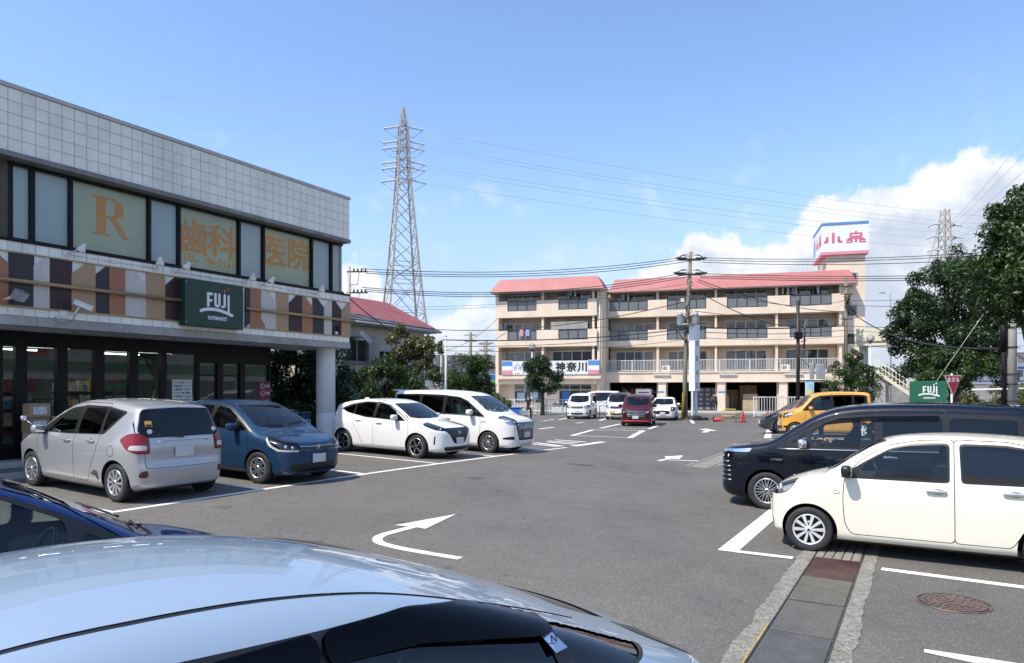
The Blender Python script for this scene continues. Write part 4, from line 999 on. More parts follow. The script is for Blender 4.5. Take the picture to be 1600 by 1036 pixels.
gd = [mat('goods_%d' % i, c, .6, var=.3, scale=9) for i, c in enumerate(((.5,.42,.3),(.30,.08,.07),(.55,.55,.5),(.1,.2,.35),(.12,.3,.15),(.55,.4,.08)))]
for k, u_ in enumerate((4.0, 6.4, 8.6, 10.9)):
    b = MB().mat(IN); b.box(-5.6, SY(u_), SZ+.01, -3.0, SY(u_)+.05, 2.1)
    for lev in range(4):
        b.mat(IN).box(-5.6, SY(u_)-.35, SZ+.25+.42*lev, -3.0, SY(u_)+.4, SZ+.28+.42*lev)
        for q in range(14): b.mat(rnd.choice(gd)); x = -5.5+.18*q; b.box(x, SY(u_)-.32, SZ+.28+.42*lev, x+.14, SY(u_)+.38, SZ+.28+.42*lev+rnd.uniform(.15,.33))
    b.build('shelf_unit', None, shop)

# green shop sign
SGREEN = mat('dark_green_sign', (.008,.045,.028), .45, var=.06, scale=1.5); SGW = mat('sign_white', (.74,.76,.78), .5, var=.04); SGR = mat('sign_red', (.62,.12,.07), .5, var=.05)
def fuji(parent, W, H, m_green, m_white, m_red, depth, x):
    "board W x H facing +X at local x; lettering, leaf sweep and dots"
    k = W/1.75
    def P(fx, fy): return ((fx-.5)*W, (.5-fy)*H)
    def put(segs, m, cap=True): strokes('lettering', parent, (x, 0, 0), R_(90), segs, m, .006, cap)
    w = .068*k; t, e = .245, .555
    put([([P(.375,t), P(.375,e)], w), ([P(.357,t+.028), P(.452,t+.028)], w*.95), ([P(.357,.415), P(.440,.415)], w*.9)], m_white, False)
    put([([P(.497,t+.02), P(.497,.47), P(.505,.515), P(.530,.528), P(.555,.515), P(.563,.47), P(.563,t+.02)], w),
         ([P(.655,t+.02), P(.655,.49), P(.647,.52), P(.612,.53)], w), ([P(.722,.27), P(.722,.66)], w*.85)], m_white)
    put([([P(.255,.665), P(.30,.635), P(.38,.612), P(.48,.603), P(.57,.615), P(.66,.645), P(.785,.70)], w*1.15), ([P(.722,.60), P(.732,.655), P(.785,.70)], w*.7)], m_white)
    put([([P(.648,.178), P(.6485,.178)], .086*k), ([P(.712,.122), P(.7125,.122)], .086*k)], m_red)
    me = text_mesh('SUPERMARKET', .135*k, extrude=.004, bold=.003, sx=.62, space=1.05); me.materials.append(m_white); q = P(.535, .80); link('lettering', me, parent, (x, q[0], q[1]), (0, 0, R_(90)))
usg = (10.80+12.50)/2
sign = empty('shop_sign', (*AX(usg, VF+.30), 4.22), -TH, 'big dark green FUJI supermarket sign board on the striped band', 'sign')
MB().mat(SGREEN).cbox(-.27, -.86, -.585, 0, .86, .585, .012).build('board', None, sign)
fuji(sign, 1.75, 1.17, SGREEN, SGW, SGR, .0, .001)
bt = MB().mat(CHROME)
for y in (-.83, .83):
    for z in (-.5, .5): bt.sq((.002, y, z), (.006,.012,.012), (1,1), (10,6))
bt.build('bolts', None, sign, kind='stuff')
# spotlights on arms with their conduit
WL = mat('white_lamp_paint', (.72,.71,.67), .4, var=.06)
LG = 'spotlights above the striped band'
def spotlight(pb, pl_, sgn, label):
    ub = uw(pb, VF+.02); ul = uw(pl_, VF+.45)
    r = empty('spotlight', (*AX(ub, VF), 4.97), -TH, label, 'spotlight', LG)
    MB().mat(WL).lathe([(.055,.0), (.055,.03), (.03,.035), (.001,.035)], 'x', (.012,0,0), 16).build('base', None, r)
    e = Vector((.40, ul-ub, .12)); MB().mat(WL).tube([(.04,0,0), (.2,(ul-ub)*.5,.06), tuple(e)], .014, 8).build('arm', None, r)
    d = Vector((-.42, .25*sgn, -.75)).normalized(); h = MB().mat(WL); M = d.to_track_quat('Z', 'Y').to_matrix()
    for prof in ([(.001,-.10), (.035,-.095), (.05,-.06), (.052,-.01), (.085,.03), (.095,.09), (.09,.092)],):
        vs = []
        for rr, hh in prof:
            for k in range(18): a = 2*math.pi*k/18; q = M @ Vector((rr*math.cos(a), rr*math.sin(a), hh)) + e; vs.append(tuple(q))
        h.add(vs, [(i*18+k, i*18+(k+1) % 18, (i+1)*18+(k+1) % 18, (i+1)*18+k) for i in range(len(prof)-1) for k in range(18)], True)
    vs = [tuple(M @ Vector((.088*math.cos(2*math.pi*k/18), .088*math.sin(2*math.pi*k/18), .075)) + e) for k in range(18)]; h.mat(LAMPIN).add(vs, [tuple(range(18))], False)
    h.build('lamp_head', None, r); return r
spotlight(103.7,131,-1,'white spotlight on an arm below the orange R window, first from the near end')
spotlight(243.5,252,1,'white spotlight just before the green sign, second of six')
spotlight(274.5,295,-1,'white spotlight over the near corner of the green sign')
spotlight(382.5,397,1,'white spotlight over the far corner of the green sign')
spotlight(408,427,-1,'white spotlight below the last green window, second from the building corner')
spotlight(494.5,505,1,'white spotlight nearest the building corner, above the last stripes')
for a, c_ in ((103.7,243.5), (274.5,382.5), (408,494.5)):
    b = MB().mat(WL); u_0, u_1 = uw(a, VF+.02), uw(c_, VF+.02); b.tube([(.03, SY(u_0)+.05, 4.97), (.03, SY(u_1)-.05, 4.97)], .010, 6); b.cbox(.0, SY((u_0+u_1)/2)-.05, 4.93, .05, SY((u_0+u_1)/2)+.05, 5.01, .008); b.build('conduit', None, shop)
# camera, floodlight, small detector
cc_ = empty('security_camera', (*AX(uf(86), VF), 3.66), -TH, 'white security camera on a bracket under the maroon stripe', 'security camera')
b = MB().mat(WL); M = Matrix.Rotation(R_(25), 3, 'Z') @ Matrix.Rotation(R_(18), 3, 'Y')
def rbox(b, M, c, s):
    v = [tuple(M @ Vector((x*s[0], y*s[1], z*s[2])) + Vector(c)) for x, y, z in ((-1,-1,-1),(1,-1,-1),(1,1,-1),(-1,1,-1),(-1,-1,1),(1,-1,1),(1,1,1),(-1,1,1))]; b.add(v, [(0,3,2,1),(4,5,6,7),(0,1,5,4),(1,2,6,5),(2,3,7,6),(3,0,4,7)], False)
M = Matrix.Rotation(R_(78), 3, 'Z') @ Matrix.Rotation(R_(20), 3, 'Y')
rbox(b, M, (.28,.42,.20), (.19,.05,.05)); rbox(b, M, (.285,.43,.256), (.21,.06,.006)); b.build('housing', None, cc_)
b = MB().mat(BLK); rbox(b, M, Vector((.28,.42,.20)) + M @ Vector((.192,0,0)), (.004,.042,.042)); b.build('lens', None, cc_)
MB().mat(WL).tube([(.01,.2,.0), (.2,.3,.02), (.26,.36,.15)], .02, 8).cbox(.0,.08,-.07,.05,.25,.07,.006).build('bracket', None, cc_)
MB().mat(mat('grey_cable', (.22,.22,.22), .6)).tube(catmull([(.03,.02,-.05), (.08,-.05,-.14), (.12,.08,-.20), (.12,.25,-.16), (.2,.33,0)], 5, False).tolist(), .010, 5).build('cable', None, cc_)
fl = empty('floodlight', (*AX(uf(3)+.02, VF), 3.85), -TH, 'grey box floodlight at the near end of the striped band', 'floodlight')
b = MB().mat(mat('flood_grey', (.20,.20,.21), .5, .2)); M = Matrix.Rotation(R_(35), 3, 'Z') @ Matrix.Rotation(R_(35), 3, 'Y'); rbox(b, M, (.33,.15,.08), (.08,.13,.10)); b.build('housing', None, fl)
b = MB().mat(LAMPIN); rbox(b, M, Vector((.33,.15,.08)) + M @ Vector((.082,0,0)), (.003,.12,.09)); b.build('lamp_glass', None, fl)
MB().mat(WL).tube([(.03,0,.0), (.2,.06,.04), (.28,.1,.06)], .03, 8).build('bracket', None, fl)
dt = empty('sensor', (*AX(uf(523), VF+.04), 3.78), -TH, 'small white and black sensor at the corner end of the striped band', 'sensor')
MB().mat(WL).cbox(.0,-.05,0,.06,.05,.09,.01).build('base', None, dt); MB().mat(BLK).cbox(.02,.05,.02,.08,.11,.28,.01).build('body', None, dt)
# posters on the glass
POSTW = mat('paper_white', (.62,.63,.60), .6, var=.06, scale=6); POSTM = mat('poster_maroon', (.19,.02,.07), .5, var=.08); INK = mat('ink', (.05,.05,.07), .7); LIME = mat('lime_card', (.42,.62,.04), .6)
po = empty('poster', (*AX(ug(282), VF+GX+.07), 1.83), -TH, 'pale printed notice with dark handwriting lines, on the shop glass', 'poster')
MB().mat(POSTW).box(0,-.30,-.48,.012,.30,.48).build('sheet', None, po)
b = MB().mat(INK)
for r in range(9):
    x = -.26; z = .40 - r*.095
    while x < .24:
        w = rnd.uniform(.02,.07); h = rnd.choice((.018,.018,.05)); b.box(.0125, x, z-h/2, .014, min(.27, x+w), z+h/2); x += w+rnd.uniform(.012,.03)
b.build('print', None, po, kind='stuff')
p2_ = empty('poster', (*AX(ug(411.5), VF+GX+.07), 1.82), -TH, 'tall maroon notice with two prohibition rings beside the entrance', 'poster')
MB().mat(POSTM).box(0,-.21,-.47,.012,.21,.47).build('sheet', None, p2_)
for z in (.32, .10):
    b = MB().mat(POSTW)
    for rr in (.075,): b.tube([(.016, -.10+rr*math.cos(t), z+rr*math.sin(t)) for t in np.linspace(0, 2*math.pi, 25)], .010, 4, False)
    b.tube([(.016,-.155,z+.05), (.016,-.045,z-.05)], .009, 4); b.build('prohibition_ring', None, p2_)
b = MB().mat(POSTW)
for z in (.35, .30, .13, .08): b.box(.0125, .02, z-.012, .014, .18, z+.012)
b.mat(mat('pink_print', (.55,.22,.30), .6))
for z in (-.13, -.22): b.box(.0125,-.17,z-.025,.014,.17,z+.025)
b.build('print', None, p2_)
tag(MB().mat(LIME).box(0,-.13,-.13,.012,.13,.13).build('notice_card', None, None, (*AX(ug(416), VF+GX+.075), 1.24), (0,0,-TH)), 'lime green card below the maroon notice', 'card')
# goods stacked in front of the windows
BOXM = [mat('cardboard_%d' % i, c, .8, var=.12, scale=3) for i, c in enumerate(((.36,.25,.15),(.42,.32,.21),(.28,.19,.12)))]; WRAP = mat('shrink_wrap_print', (.42,.52,.62), .35, var=.4, scale=5); LABEL = mat('box_label', (.55,.60,.62), .6, var=.3, scale=14)
GBX = 'goods stacked outside the shop windows'
def carton(x, y, z, w, d, h, m, label, lab=True, cat='box', rz=0.0):
    o = empty('cardboard_box', (*AX(y, VF+x), z), -TH+rz, label, cat, GBX); MB().mat(m).cbox(-d/2,-w/2,0,d/2,w/2,h,.008).build('carton', None, o)
    MB().mat(mat('packing_tape', (.45,.36,.22), .3)).box(-d/2+.01,-.03,h+.0005,d/2-.01,.03,h+.002).build('tape', None, o)
    if lab: MB().mat(LABEL).box(d/2+.001,-w*.32,h*.2,d/2+.004,w*.32,h*.75).build('label', None, o)
    return o
us = [ug(30), ug(58)+.1, ug(80), ug(108), ug(135), ug(160), ug(185), ug(212)]
base = SZ
names = ['under the first window', 'under the second window', 'at the end of the second window', 'under the third window', 'by the third mullion', 'under the fourth window', 'by the fourth mullion', 'under the fifth window']
for i, u_ in enumerate(us):
    z = base
    n = (4, 3, 3, 3, 2, 3, 3, 2)[i]
    for k in range(n):
        h = .30 + .02*((i*3+k) % 3); m = BOXM[(i+k) % 3] if (i+k) % 4 else WRAP
        pos_ = 'topmost' if k == n-1 else ('lowest' if k == 0 else ('second from the ground' if k == 1 else 'third from the ground'))
        carton(-1.05 + .04*((i+k) % 2), u_, z, .42, .34, h, m, '%s %s in stack %s' % ('wrapped bottle case' if m is WRAP else 'brown box', pos_, names[i]), True, 'box', rnd.uniform(-.06,.06)); z += h+.002
def cage(u_, lab):
    r = empty('roll_cage', (*AX(u_, VF-1.25), SZ), -TH, lab, 'trolley', 'wire trolleys outside the shop'); b = MB().mat(mat('cage_wire', (.05,.06,.07), .4, .6))
    for x in (-.3,.3):
        for y in (-.35,.35): b.tube([(x,y,.1), (x,y,1.35)], .014, 6)
    for z in (.2,.6,1.0,1.35):
        b.tube([(-.3,-.35,z),(-.3,.35,z),(.3,.35,z)], .009, 5); b.tube([(.3,-.35,z),(-.3,-.35,z)], .009, 5)
    b.build('frame', None, r); b = MB().mat(BLK); b.box(-.3,-.35,.12,.3,.35,.15)
    b.build('deck', None, r)
    for x in (-.25,.25):
        for y in (-.3,.3): MB().mat(RUBBER).lathe([(.05,-.015),(.05,.015)], 'y', (x,y,.05), 14).build('caster', None, r)
cage(ug(70), 'dark wire trolley with white labels standing left of the bottle cases'); cage(ug(118), 'dark wire trolley standing before the third window')
MB  # (trolleys and blue bins stand at the far end of the front)
TEAL = mat('teal_plastic', (.015,.07,.10), .45, var=.12)
for i, (u_, lab) in enumerate(((15.55, 'dark blue plastic bin nearer the shop door, under the canopy'), (16.0, 'dark blue plastic bin next to the round column'))):
    r = empty('waste_bin', (*AX(u_, VF-1.3), SZ), -TH, lab, 'bin', 'bins by the column'); MB().mat(TEAL).cbox(-.25,-.2,0,.25,.2,.78,.03).build('body', None, r); MB().mat(TEAL).cbox(-.27,-.22,.78,.27,.22,.86,.03).build('lid', None, r)
for i, (u_, lab) in enumerate(((14.6, 'nested shopping trolley nearer the entrance'), (15.05, 'nested shopping trolley nearer the bins'))):
    r = empty('shopping_trolley', (*AX(u_, VF-.95), SZ), -TH+.3, lab, 'trolley', 'shopping trolleys under the canopy'); b = MB().mat(CHROME)
    for z, k in ((.95,1.0), (.75,.9), (.55,.8)): b.tube([(-.3*k,-.22*k,z), (.3*k,-.2*k,z), (.3*k,.2*k,z), (-.3*k,.22*k,z), (-.3*k,-.22*k,z)], .008, 5)
    for x, y in ((-.3,-.22),(.3,-.2),(.3,.2),(-.3,.22),(0,-.21),(0,.21),(.3,0)): b.tube([(x,y,.95), (x*.8,y*.8,.55)], .005, 4)
    b.build('basket', None, r); b = MB().mat(CHROME)
    for y in (-.2,.2): b.tube([(-.38,y,1.02), (-.3,y,.5), (-.25,y,.14), (.3,y,.14)], .012, 6)
    b.tube([(-.38,-.2,1.02), (-.38,.2,1.02)], .018, 6); b.build('frame', None, r)
    for x in (-.22,.28):
        for y in (-.2,.2): MB().mat(RUBBER).lathe([(.06,-.012),(.06,.012)], 'y', (x,y,.06), 14).build('caster', None, r)
# concrete wheel stops in the left bays
ws = empty('wheel_stop', (0,0,0), 0, 'low concrete wheel stop in front of the silver hatchback', 'wheel stop', 'wheel stops in the left bays'); MB().mat(CONC).prism([(-.09,0),(.09,0),(.06,.11),(-.06,.11)], 'x', -.3, .3).build('block', None, ws)
first = True
for u_, lab in ((6.35, 'low concrete wheel stop by the nose of the silver hatchback, aisle end'), (7.85, 'low concrete wheel stop by the nose of the silver hatchback, far wheel'), (8.95, 'low concrete wheel stop behind the blue hatchback, near wheel'), (10.45, 'low concrete wheel stop behind the blue hatchback, far wheel')):
    o = ws if first else copy_tree(ws); first = False; x, y = AX(u_, -14.55); o.location = (x, y, gz(x, y)); o.rotation_euler = (0, 0, -TH+math.pi/2); o['label'] = lab
# ------------------------------------------------------------------ the block of flats (own frame: x along the front, y away from us)
flats = empty('apartment_building', (*AP0, 0), APT, 'four storey cream block of flats with pink sloping parapet and balconies', 'apartment building')
CREAM = mat('cream_render', (.76,.635,.505), .8, var=.06, scale=.7, bump=.1, bscale=20, dirt=((.40,.31,.24), .5))
WALLB = mat('beige_wall', (.52,.45,.37), .85, var=.08, scale=.8, dirt=((.3,.25,.2), .4))
PINK = NB('pink_roofing'); _w = PINK.n('ShaderNodeTexWave', wave_type='BANDS', bands_direction='X'); _w.inputs['Scale'].default_value = 1.4; PINK.l(PINK.co(), _w.inputs['Vector'])
_c = PINK.mix(PINK.ramp(PINK.noise(.8, 6, .65), .3, .7), (.34,.118,.115), (.42,.16,.15)); _c = PINK.mix(PINK.ramp(_w.outputs['Fac'], .9, 1, 0, .35), _c, (.28,.09,.08)); PINK.set(Base_Color=_c, Roughness=.6); PINK = PINK.m
WINF = mat('silver_window_frame', (.58,.58,.56), .4, .4, var=.06); RAILB = mat('dark_rail', (.025,.025,.028), .45, var=.1); RAILW = mat('white_rail', (.66,.67,.66), .5, var=.05)
FGLASS = glass('flat_window_glass', (.42,.46,.47), 1.5, ior=1.7, haze=.10, hazec=(.30,.34,.36)); RGLASS = glass('balcony_panel_glass', (.42,.45,.46), 1.0, haze=.5, hazec=(.30,.33,.35))
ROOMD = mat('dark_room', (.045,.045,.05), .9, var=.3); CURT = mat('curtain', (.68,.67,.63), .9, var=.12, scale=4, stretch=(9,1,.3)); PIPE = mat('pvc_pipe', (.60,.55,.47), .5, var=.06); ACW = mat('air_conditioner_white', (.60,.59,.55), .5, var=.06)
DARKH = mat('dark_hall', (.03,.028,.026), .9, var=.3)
BAYW = 5.24
Z4, Z3, Z2 = 9.22, 6.42, 3.72           # floor levels
def winset(b0, x0, x1, y, z0, z1, n, parent, cur=None):
    "sliding windows: frame (part), panes (sub-parts), curtains behind"
    f = MB().mat(WINF); t = .035
    f.box(x0, y-.03, z0, x1, y+.05, z0+.05); f.box(x0, y-.03, z1-.05, x1, y+.05, z1)
    w = (x1-x0)/n
    for i in range(n+1): f.box(x0+w*i-t, y-.03-(.012*(i % 2)), z0+.05, x0+w*i+t, y+.05, z1-.05)
    f = f.build('window', None, parent)
    for i in range(n):
        MB().mat(FGLASS).quad((x0+w*i+t, y+.01, z0+.05), (x0+w*(i+1)-t, y+.01, z0+.05), (x0+w*(i+1)-t, y+.01, z1-.05), (x0+w*i+t, y+.01, z1-.05)).build('pane', None, f)
        r = rnd.random()
        if r < .62:
            c = MB().mat(CURT); xs = np.linspace(x0+w*i+.04, x0+w*(i+1)-.04, 12); lo = z0+.05 if r < .4 else z0+.9
            c.smooth = False
            for a, e, k in zip(xs, xs[1:], range(11)): c.quad((a, y+.10+.03*(k % 2), lo), (e, y+.10+.03*((k+1) % 2), lo), (e, y+.10+.03*((k+1) % 2), z1-.06), (a, y+.10+.03*(k % 2), z1-.06))
            c.build('curtain', None, f)
    return f
def acunit(x, y, z, parent):
    o = MB().mat(ACW).cbox(x-.38, y-.14, z, x+.38, y+.14, z+.56, .015); o.mat(BLACKT).lathe([(.20, 0), (.001, 0)], 'y', (x-.08, y-.142, z+.28), 20)
    o.mat(ACW)
    for r in (.06,.12,.18): o.tube([(x-.08+r*math.cos(t), y-.147, z+.28+r*math.sin(t)) for t in np.linspace(0, 2*math.pi, 17)], .008, 4, False)
    return o.build('air_conditioner', None, parent)
def balcony(x0, x1, r0, r1, yf, yb, zf, parent, npan, slab=.34, par=1.22):
    "slab, parapet with an opening filled by dark-framed glass panels"
    b = MB().mat(CREAM); zt = zf+par; zb = zf-slab
    b.box(x0, yf, zb, x1, yb, zf-.02)                       # slab
    b.box(x0, yf, zf-.02, x1, yf+.13, zf+.26)               # kerb under the panels
    b.box(x0, yf, zf+.26, r0, yf+.13, zt); b.box(r1, yf, zf+.26, x1, yf+.13, zt)
    b.build('balcony_parapet', None, parent)
    f = MB().mat(RAILB); f.box(r0, yf+.03, zt-.07, r1, yf+.10, zt+.0); f.box(r0, yf+.04, zf+.262, r1, yf+.09, zf+.32); w = (r1-r0)/npan
    for i in range(npan+1): x = min(max(r0+w*i, r0+.035), r1-.035); f.box(x-.035, yf+.035, zf+.32, x+.035, yf+.095, zt-.07)
    f = f.build('railing', None, parent)
    for i in range(npan): MB().mat(RGLASS).box(r0+w*i+.035, yf+.06, zf+.33, r0+w*(i+1)-.035, yf+.07, zt-.08).build('pane', None, f)
def unit_floor(x0, x1, yf, yb, zf, parent, win, npan=4, top=2.55):
    "back wall with window, beams, duct, conditioner"
    w = MB().mat(WALLB); zc = zf+2.44; a, c = win; zh = zf+1.98
    w.box(x0, yb, zf-.3, a, yb+.2, zc); w.box(c, yb, zf-.3, x1, yb+.2, zc); w.box(a, yb, zh, c, yb+.2, zc); w.box(a, yb, zf-.3, c, yb+.2, zf+.06)
    w.box(x0, yb-.12, zf+2.02, x1, yb, zf+2.10); w.build('wall', None, parent)
    winset(0, a, c, yb+.06, zf+.06, zh, 4, parent)
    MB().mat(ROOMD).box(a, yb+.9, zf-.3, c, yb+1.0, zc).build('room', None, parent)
    b = MB().mat(CREAM).box(x1-.45, yf+.16, zf-.02, x1-.25, yb-.01, zc).build('party_wall', None, parent)
    b = MB().mat(PIPE); b.tube([(x1-.85, yb-.05, zc-.12), (x1-.62, yb-.06, zc-.12), (x1-.62, yb-.06, zf)], .045, 8); b.tube([(x1-.15, yb-.05, zc-.1), (x1-.05, yb-.05, zc-.1)], .045, 8); b.build('pipe', None, parent)
# mass of the building
RX0, RX1, LX0, LX1, YO = -.02, 20.9, -10.15, -.10, -2.62
MB().mat(WALLB).box(LX0+.2, YO+3.6, 0, RX0-.3, 9.0, 11.75).box(RX0-.3, 3.0, 3.1, RX1, 9.0, 11.75).box(LX1-.35, YO+2.1, 0, LX1, 2.9, 11.4).build('wall', None, flats)
MB().mat(CREAM).box(LX0, YO+.32, 0, LX0+.30, YO+3.6, 11.35).box(LX1-.30, YO+.55, 0, LX1+.12, 2.0, 11.35).box(LX1+.12, YO+.9, 0, LX1+.26, .2, 11.3).box(RX1-.25, .8, 0, RX1, 2.95, 11.3).build('end_wall', None, flats)
MB().mat(PIPE).tube([(LX1+.36, .12, .1), (LX1+.36, .12, 11.2)], .06, 8).tube([(LX1-.05, YO+.47, .1), (LX1-.05, YO+.47, 11.2)], .05, 8).build('downpipe', None, flats)
# pink mansard parapets
def mansard(x0, x1, yf, name='mansard', lr=.75):
    z0, z1, sb = 11.28, 12.58, 1.0
    b = MB().mat(PINK); L1, R1 = x0+lr, x1-lr
    b.add([(x0,yf,z0),(x1,yf,z0),(R1,yf+sb,z1),(L1,yf+sb,z1),(x0,yf+4.5,z0),(L1,yf+4.5,z1),(x1,yf+4.5,z0),(R1,yf+4.5,z1)], [(0,1,2,3),(4,0,3,5),(1,6,7,2),(3,2,7,5)], False)
    b.mat(WALLB).box(x0+.03, yf+.03, z0-.06, x1-.03, yf+4.4, z0-.005); b.build(name, None, flats)
mansard(LX0-.42, LX1+.45, YO-.28); mansard(RX0+.35, RX1+.95, .0, lr=.5)
for k in range(5): pass
# right block: four bays, three floors of balconies, open store below
for k in range(4):
    x0 = RX0+BAYW*k; x1 = RX0+BAYW*(k+1); r0, r1 = x0+.42+.10*k, x0+4.0+.05*k
    if k == 0: x0 = RX0+.28
    for zf in (Z4, Z3):
        balcony(x0, x1, r0, r1, .38, 1.9, zf, flats, 4); unit_floor(x0, x1, .38, 1.9, zf, flats, (x0+.55, x0+4.1))
        if rnd.random() < .8: acunit(x0+rnd.choice((.9,1.6,3.4)), .95, zf+.02, flats)
    unit_floor(x0, x1, .38, 1.9, Z2, flats, (x0+.55, x0+4.1))
    if k in (1, 3): acunit(x0+.4, .95, Z2+.02, flats)
MB().mat(CREAM).box(RX0-.9, -.42, 2.72, RX1+.1, 1.9, 3.70).box(RX0-.9, -.50, 3.58, RX1+.1, -.42, 3.70).build('canopy_beam', None, flats)
for x in (4.6, 10.4, 15.9): MB().mat(mat('lamp_white', (.6,.6,.58), .5)).box(x, -.56, 3.34, x+1.5, -.43, 3.46).build('wall_lamp', None, flats)
rb = MB().mat(RAILW)
for z in (3.78, 4.74): rb.box(RX0, -.32, z, RX1, -.27, z+.05)
for x in np.arange(RX0, RX1, 2.6): rb.box(x, -.32, 3.70, x+.06, -.26, 4.79)
rb.build('railing', None, flats)
bars = MB().mat(RAILW).box(-.016, -.012, 0, .016, .012, .93).mesh('railing_bar')
for x in np.arange(RX0+.13, RX1, .135): link('railing_bar', bars, flats, (float(x), -.295, 3.82))
for k in range(5):
    x = min(RX0+BAYW*k, RX1-.5)+.12; MB().mat(CREAM).box(x-.34, -.30, .10, x+.34, .5, 2.72).build('pillar', None, flats)
    if k in (1, 2, 3): MB().mat(WALLB).box(x+.34, .1, .10, x+.46, .45, 2.72).box(x-.50, .1, .10, x-.34, .45, 2.72).build('roller_guide', None, flats)
for x, y, w in ((5.1+.12, -.305, .5), (10.5+.12, -.305, .5)): MB().mat(mat('blue_plate', (.06,.27,.42), .5)).box(x-.3, -.315, 1.75, x+.3, -.302, 1.9).build('sign_plate', None, flats)
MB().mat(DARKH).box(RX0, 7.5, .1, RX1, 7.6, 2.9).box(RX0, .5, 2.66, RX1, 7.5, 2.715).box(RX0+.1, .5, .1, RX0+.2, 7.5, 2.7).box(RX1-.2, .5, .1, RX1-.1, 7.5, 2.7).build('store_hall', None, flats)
# roof railing
rr = MB().mat(RAILW)
for x0, x1, y in ((2.2, 19.4, 2.2),):
    for z in (12.3, 12.75, 13.2): rr.box(x0, y, z, x1, y+.04, z+.045)
    for x in np.arange(x0, x1+.1, 1.7): rr.box(x, y-.01, 11.7, x+.06, y+.05, 13.25)
rr.build('roof_railing', None, flats)
rbar = MB().mat(RAILW).box(-.012, -.012, 0, .012, .012, .9).mesh('roof_railing_bar')
for x in np.arange(2.35, 19.4, .2): link('roof_railing_bar', rbar, flats, (float(x), 2.22, 12.32))
# left block: two bays, three floors, shop below with a sign band
for k, (x0, x1, r0, r1) in enumerate(((LX0+.30, -5.2, -8.95, -6.1), (-5.2, LX1-.30, -4.0, -1.25))):
    for zf in (Z4, Z3):
        balcony(x0, x1, r0, r1, YO+.30, YO+1.75, zf, flats, 3); unit_floor(x0, x1, YO+.30, YO+1.75, zf, flats, (x0+(.75 if k else .25), x0+(3.9 if k else 3.7)), 3)
        if k and zf == Z4: acunit(-2.5, YO+.9, zf+.02, flats)
    unit_floor(x0, x1, YO+.30, YO+1.75, Z2, flats, (x0+.3, x0+4.1), 3)
MB().mat(CREAM).box(LX0+.3, YO+.02, 3.05, LX1+.1, YO+1.75, 3.40).box(LX0+.3, YO+.45, 2.55, LX1-.3, YO+1.75, 3.05).build('canopy_beam', None, flats)
w = MB().mat(CREAM); w.box(LX0+.3, YO+1.5, .1, -8.6, YO+1.7, 2.55); w.box(-5.6, YO+1.5, .1, -4.2, YO+1.7, 2.55); w.box(-1.1, YO+1.5, .1, LX1, YO+1.7, 2.55); w.box(-8.6, YO+1.5, .1, -5.6, YO+1.7, .75); w.box(-4.2, YO+1.5, .1, -1.1, YO+1.7, .55); w.build('wall', None, flats)
for a, c in ((-8.6,-5.6), (-4.2,-1.1)):
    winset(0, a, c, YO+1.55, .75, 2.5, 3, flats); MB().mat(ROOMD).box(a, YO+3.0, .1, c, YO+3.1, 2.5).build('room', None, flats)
    f = MB().mat(WINF).box(a, YO+1.49, 1.98, c, YO+1.52, 2.06).build('transom', None, flats)
BLUEP = mat('blue_poster', (.03,.14,.42), .6, var=.15); PALEB = mat('pale_blue_print', (.4,.55,.68), .6, var=.25, scale=6)
for a, z0, z1, m in ((-8.3,.95,1.75,PALEB), (-3.9,.8,1.9,BLUEP), (-1.9,.8,1.7,PALEB), (-7.0,1.2,1.8,PALEB)): MB().mat(m).box(a, YO+1.46, z0, a+.75, YO+1.485, z1).build('window_poster', None, flats)
# sign band on the left block
SB = empty('fascia_sign', (*AP(-10.0+.5, YO-.02), 3.42), APT, 'row of white sign boards with blue and pink striped ends on the flats', 'sign')
SWH = mat('sign_board_white', (.74,.75,.76), .5, var=.04); SBL = mat('stripe_blue', (.09,.25,.55), .5, var=.05); SPK = mat('stripe_pink', (.66,.27,.33), .5, var=.05); SINK = mat('sign_black', (.015,.015,.018), .5)
pw, n = 1.0, 9
for i in range(n):
    x = .12+i*1.035; f = MB().mat(WINF).cbox(x-.03, -.02, .0, x+pw+.01, .20, 1.30 if i not in (0, n-1) else 1.36, .01).build('sign_board', None, SB)
    MB().mat(SWH).box(x, -.035, .04, x+pw-.02, -.021, 1.26).build('sign_face', None, f)
    if i in (0, n-1):
        MB().mat(SBL).box(x, -.045, .86, x+pw-.02, -.036, 1.27).build('stripe', None, f); MB().mat(SPK).box(x, -.045, .04, x+pw-.02, -.036, .44).build('stripe', None, f)
    ch = {5: '神', 6: '奈', 7: '川'}.get(i)
    if ch:
        me = bold_mesh(ch, .92, .040); me.materials.append(SINK); link('lettering', me, f, (x+pw/2-.01, -.040, .66))
    if i == 1:
        strokes('logo', f, (x+.49, -.036, .66), 0, [([(-.30,-.22), (-.30,.1), (0,.36), (.30,.1), (.30,-.22)], .07), ([(-.12,-.18), (-.12,.08), (-.22,-.05)], .06), ([(.12,-.18), (.12,.08), (.22,-.05)], .06)], SBL, .006); MB().mat(SPK).box(x+.22, -.044, .12, x+.76, -.036, .20).build('logo_text', None, f)
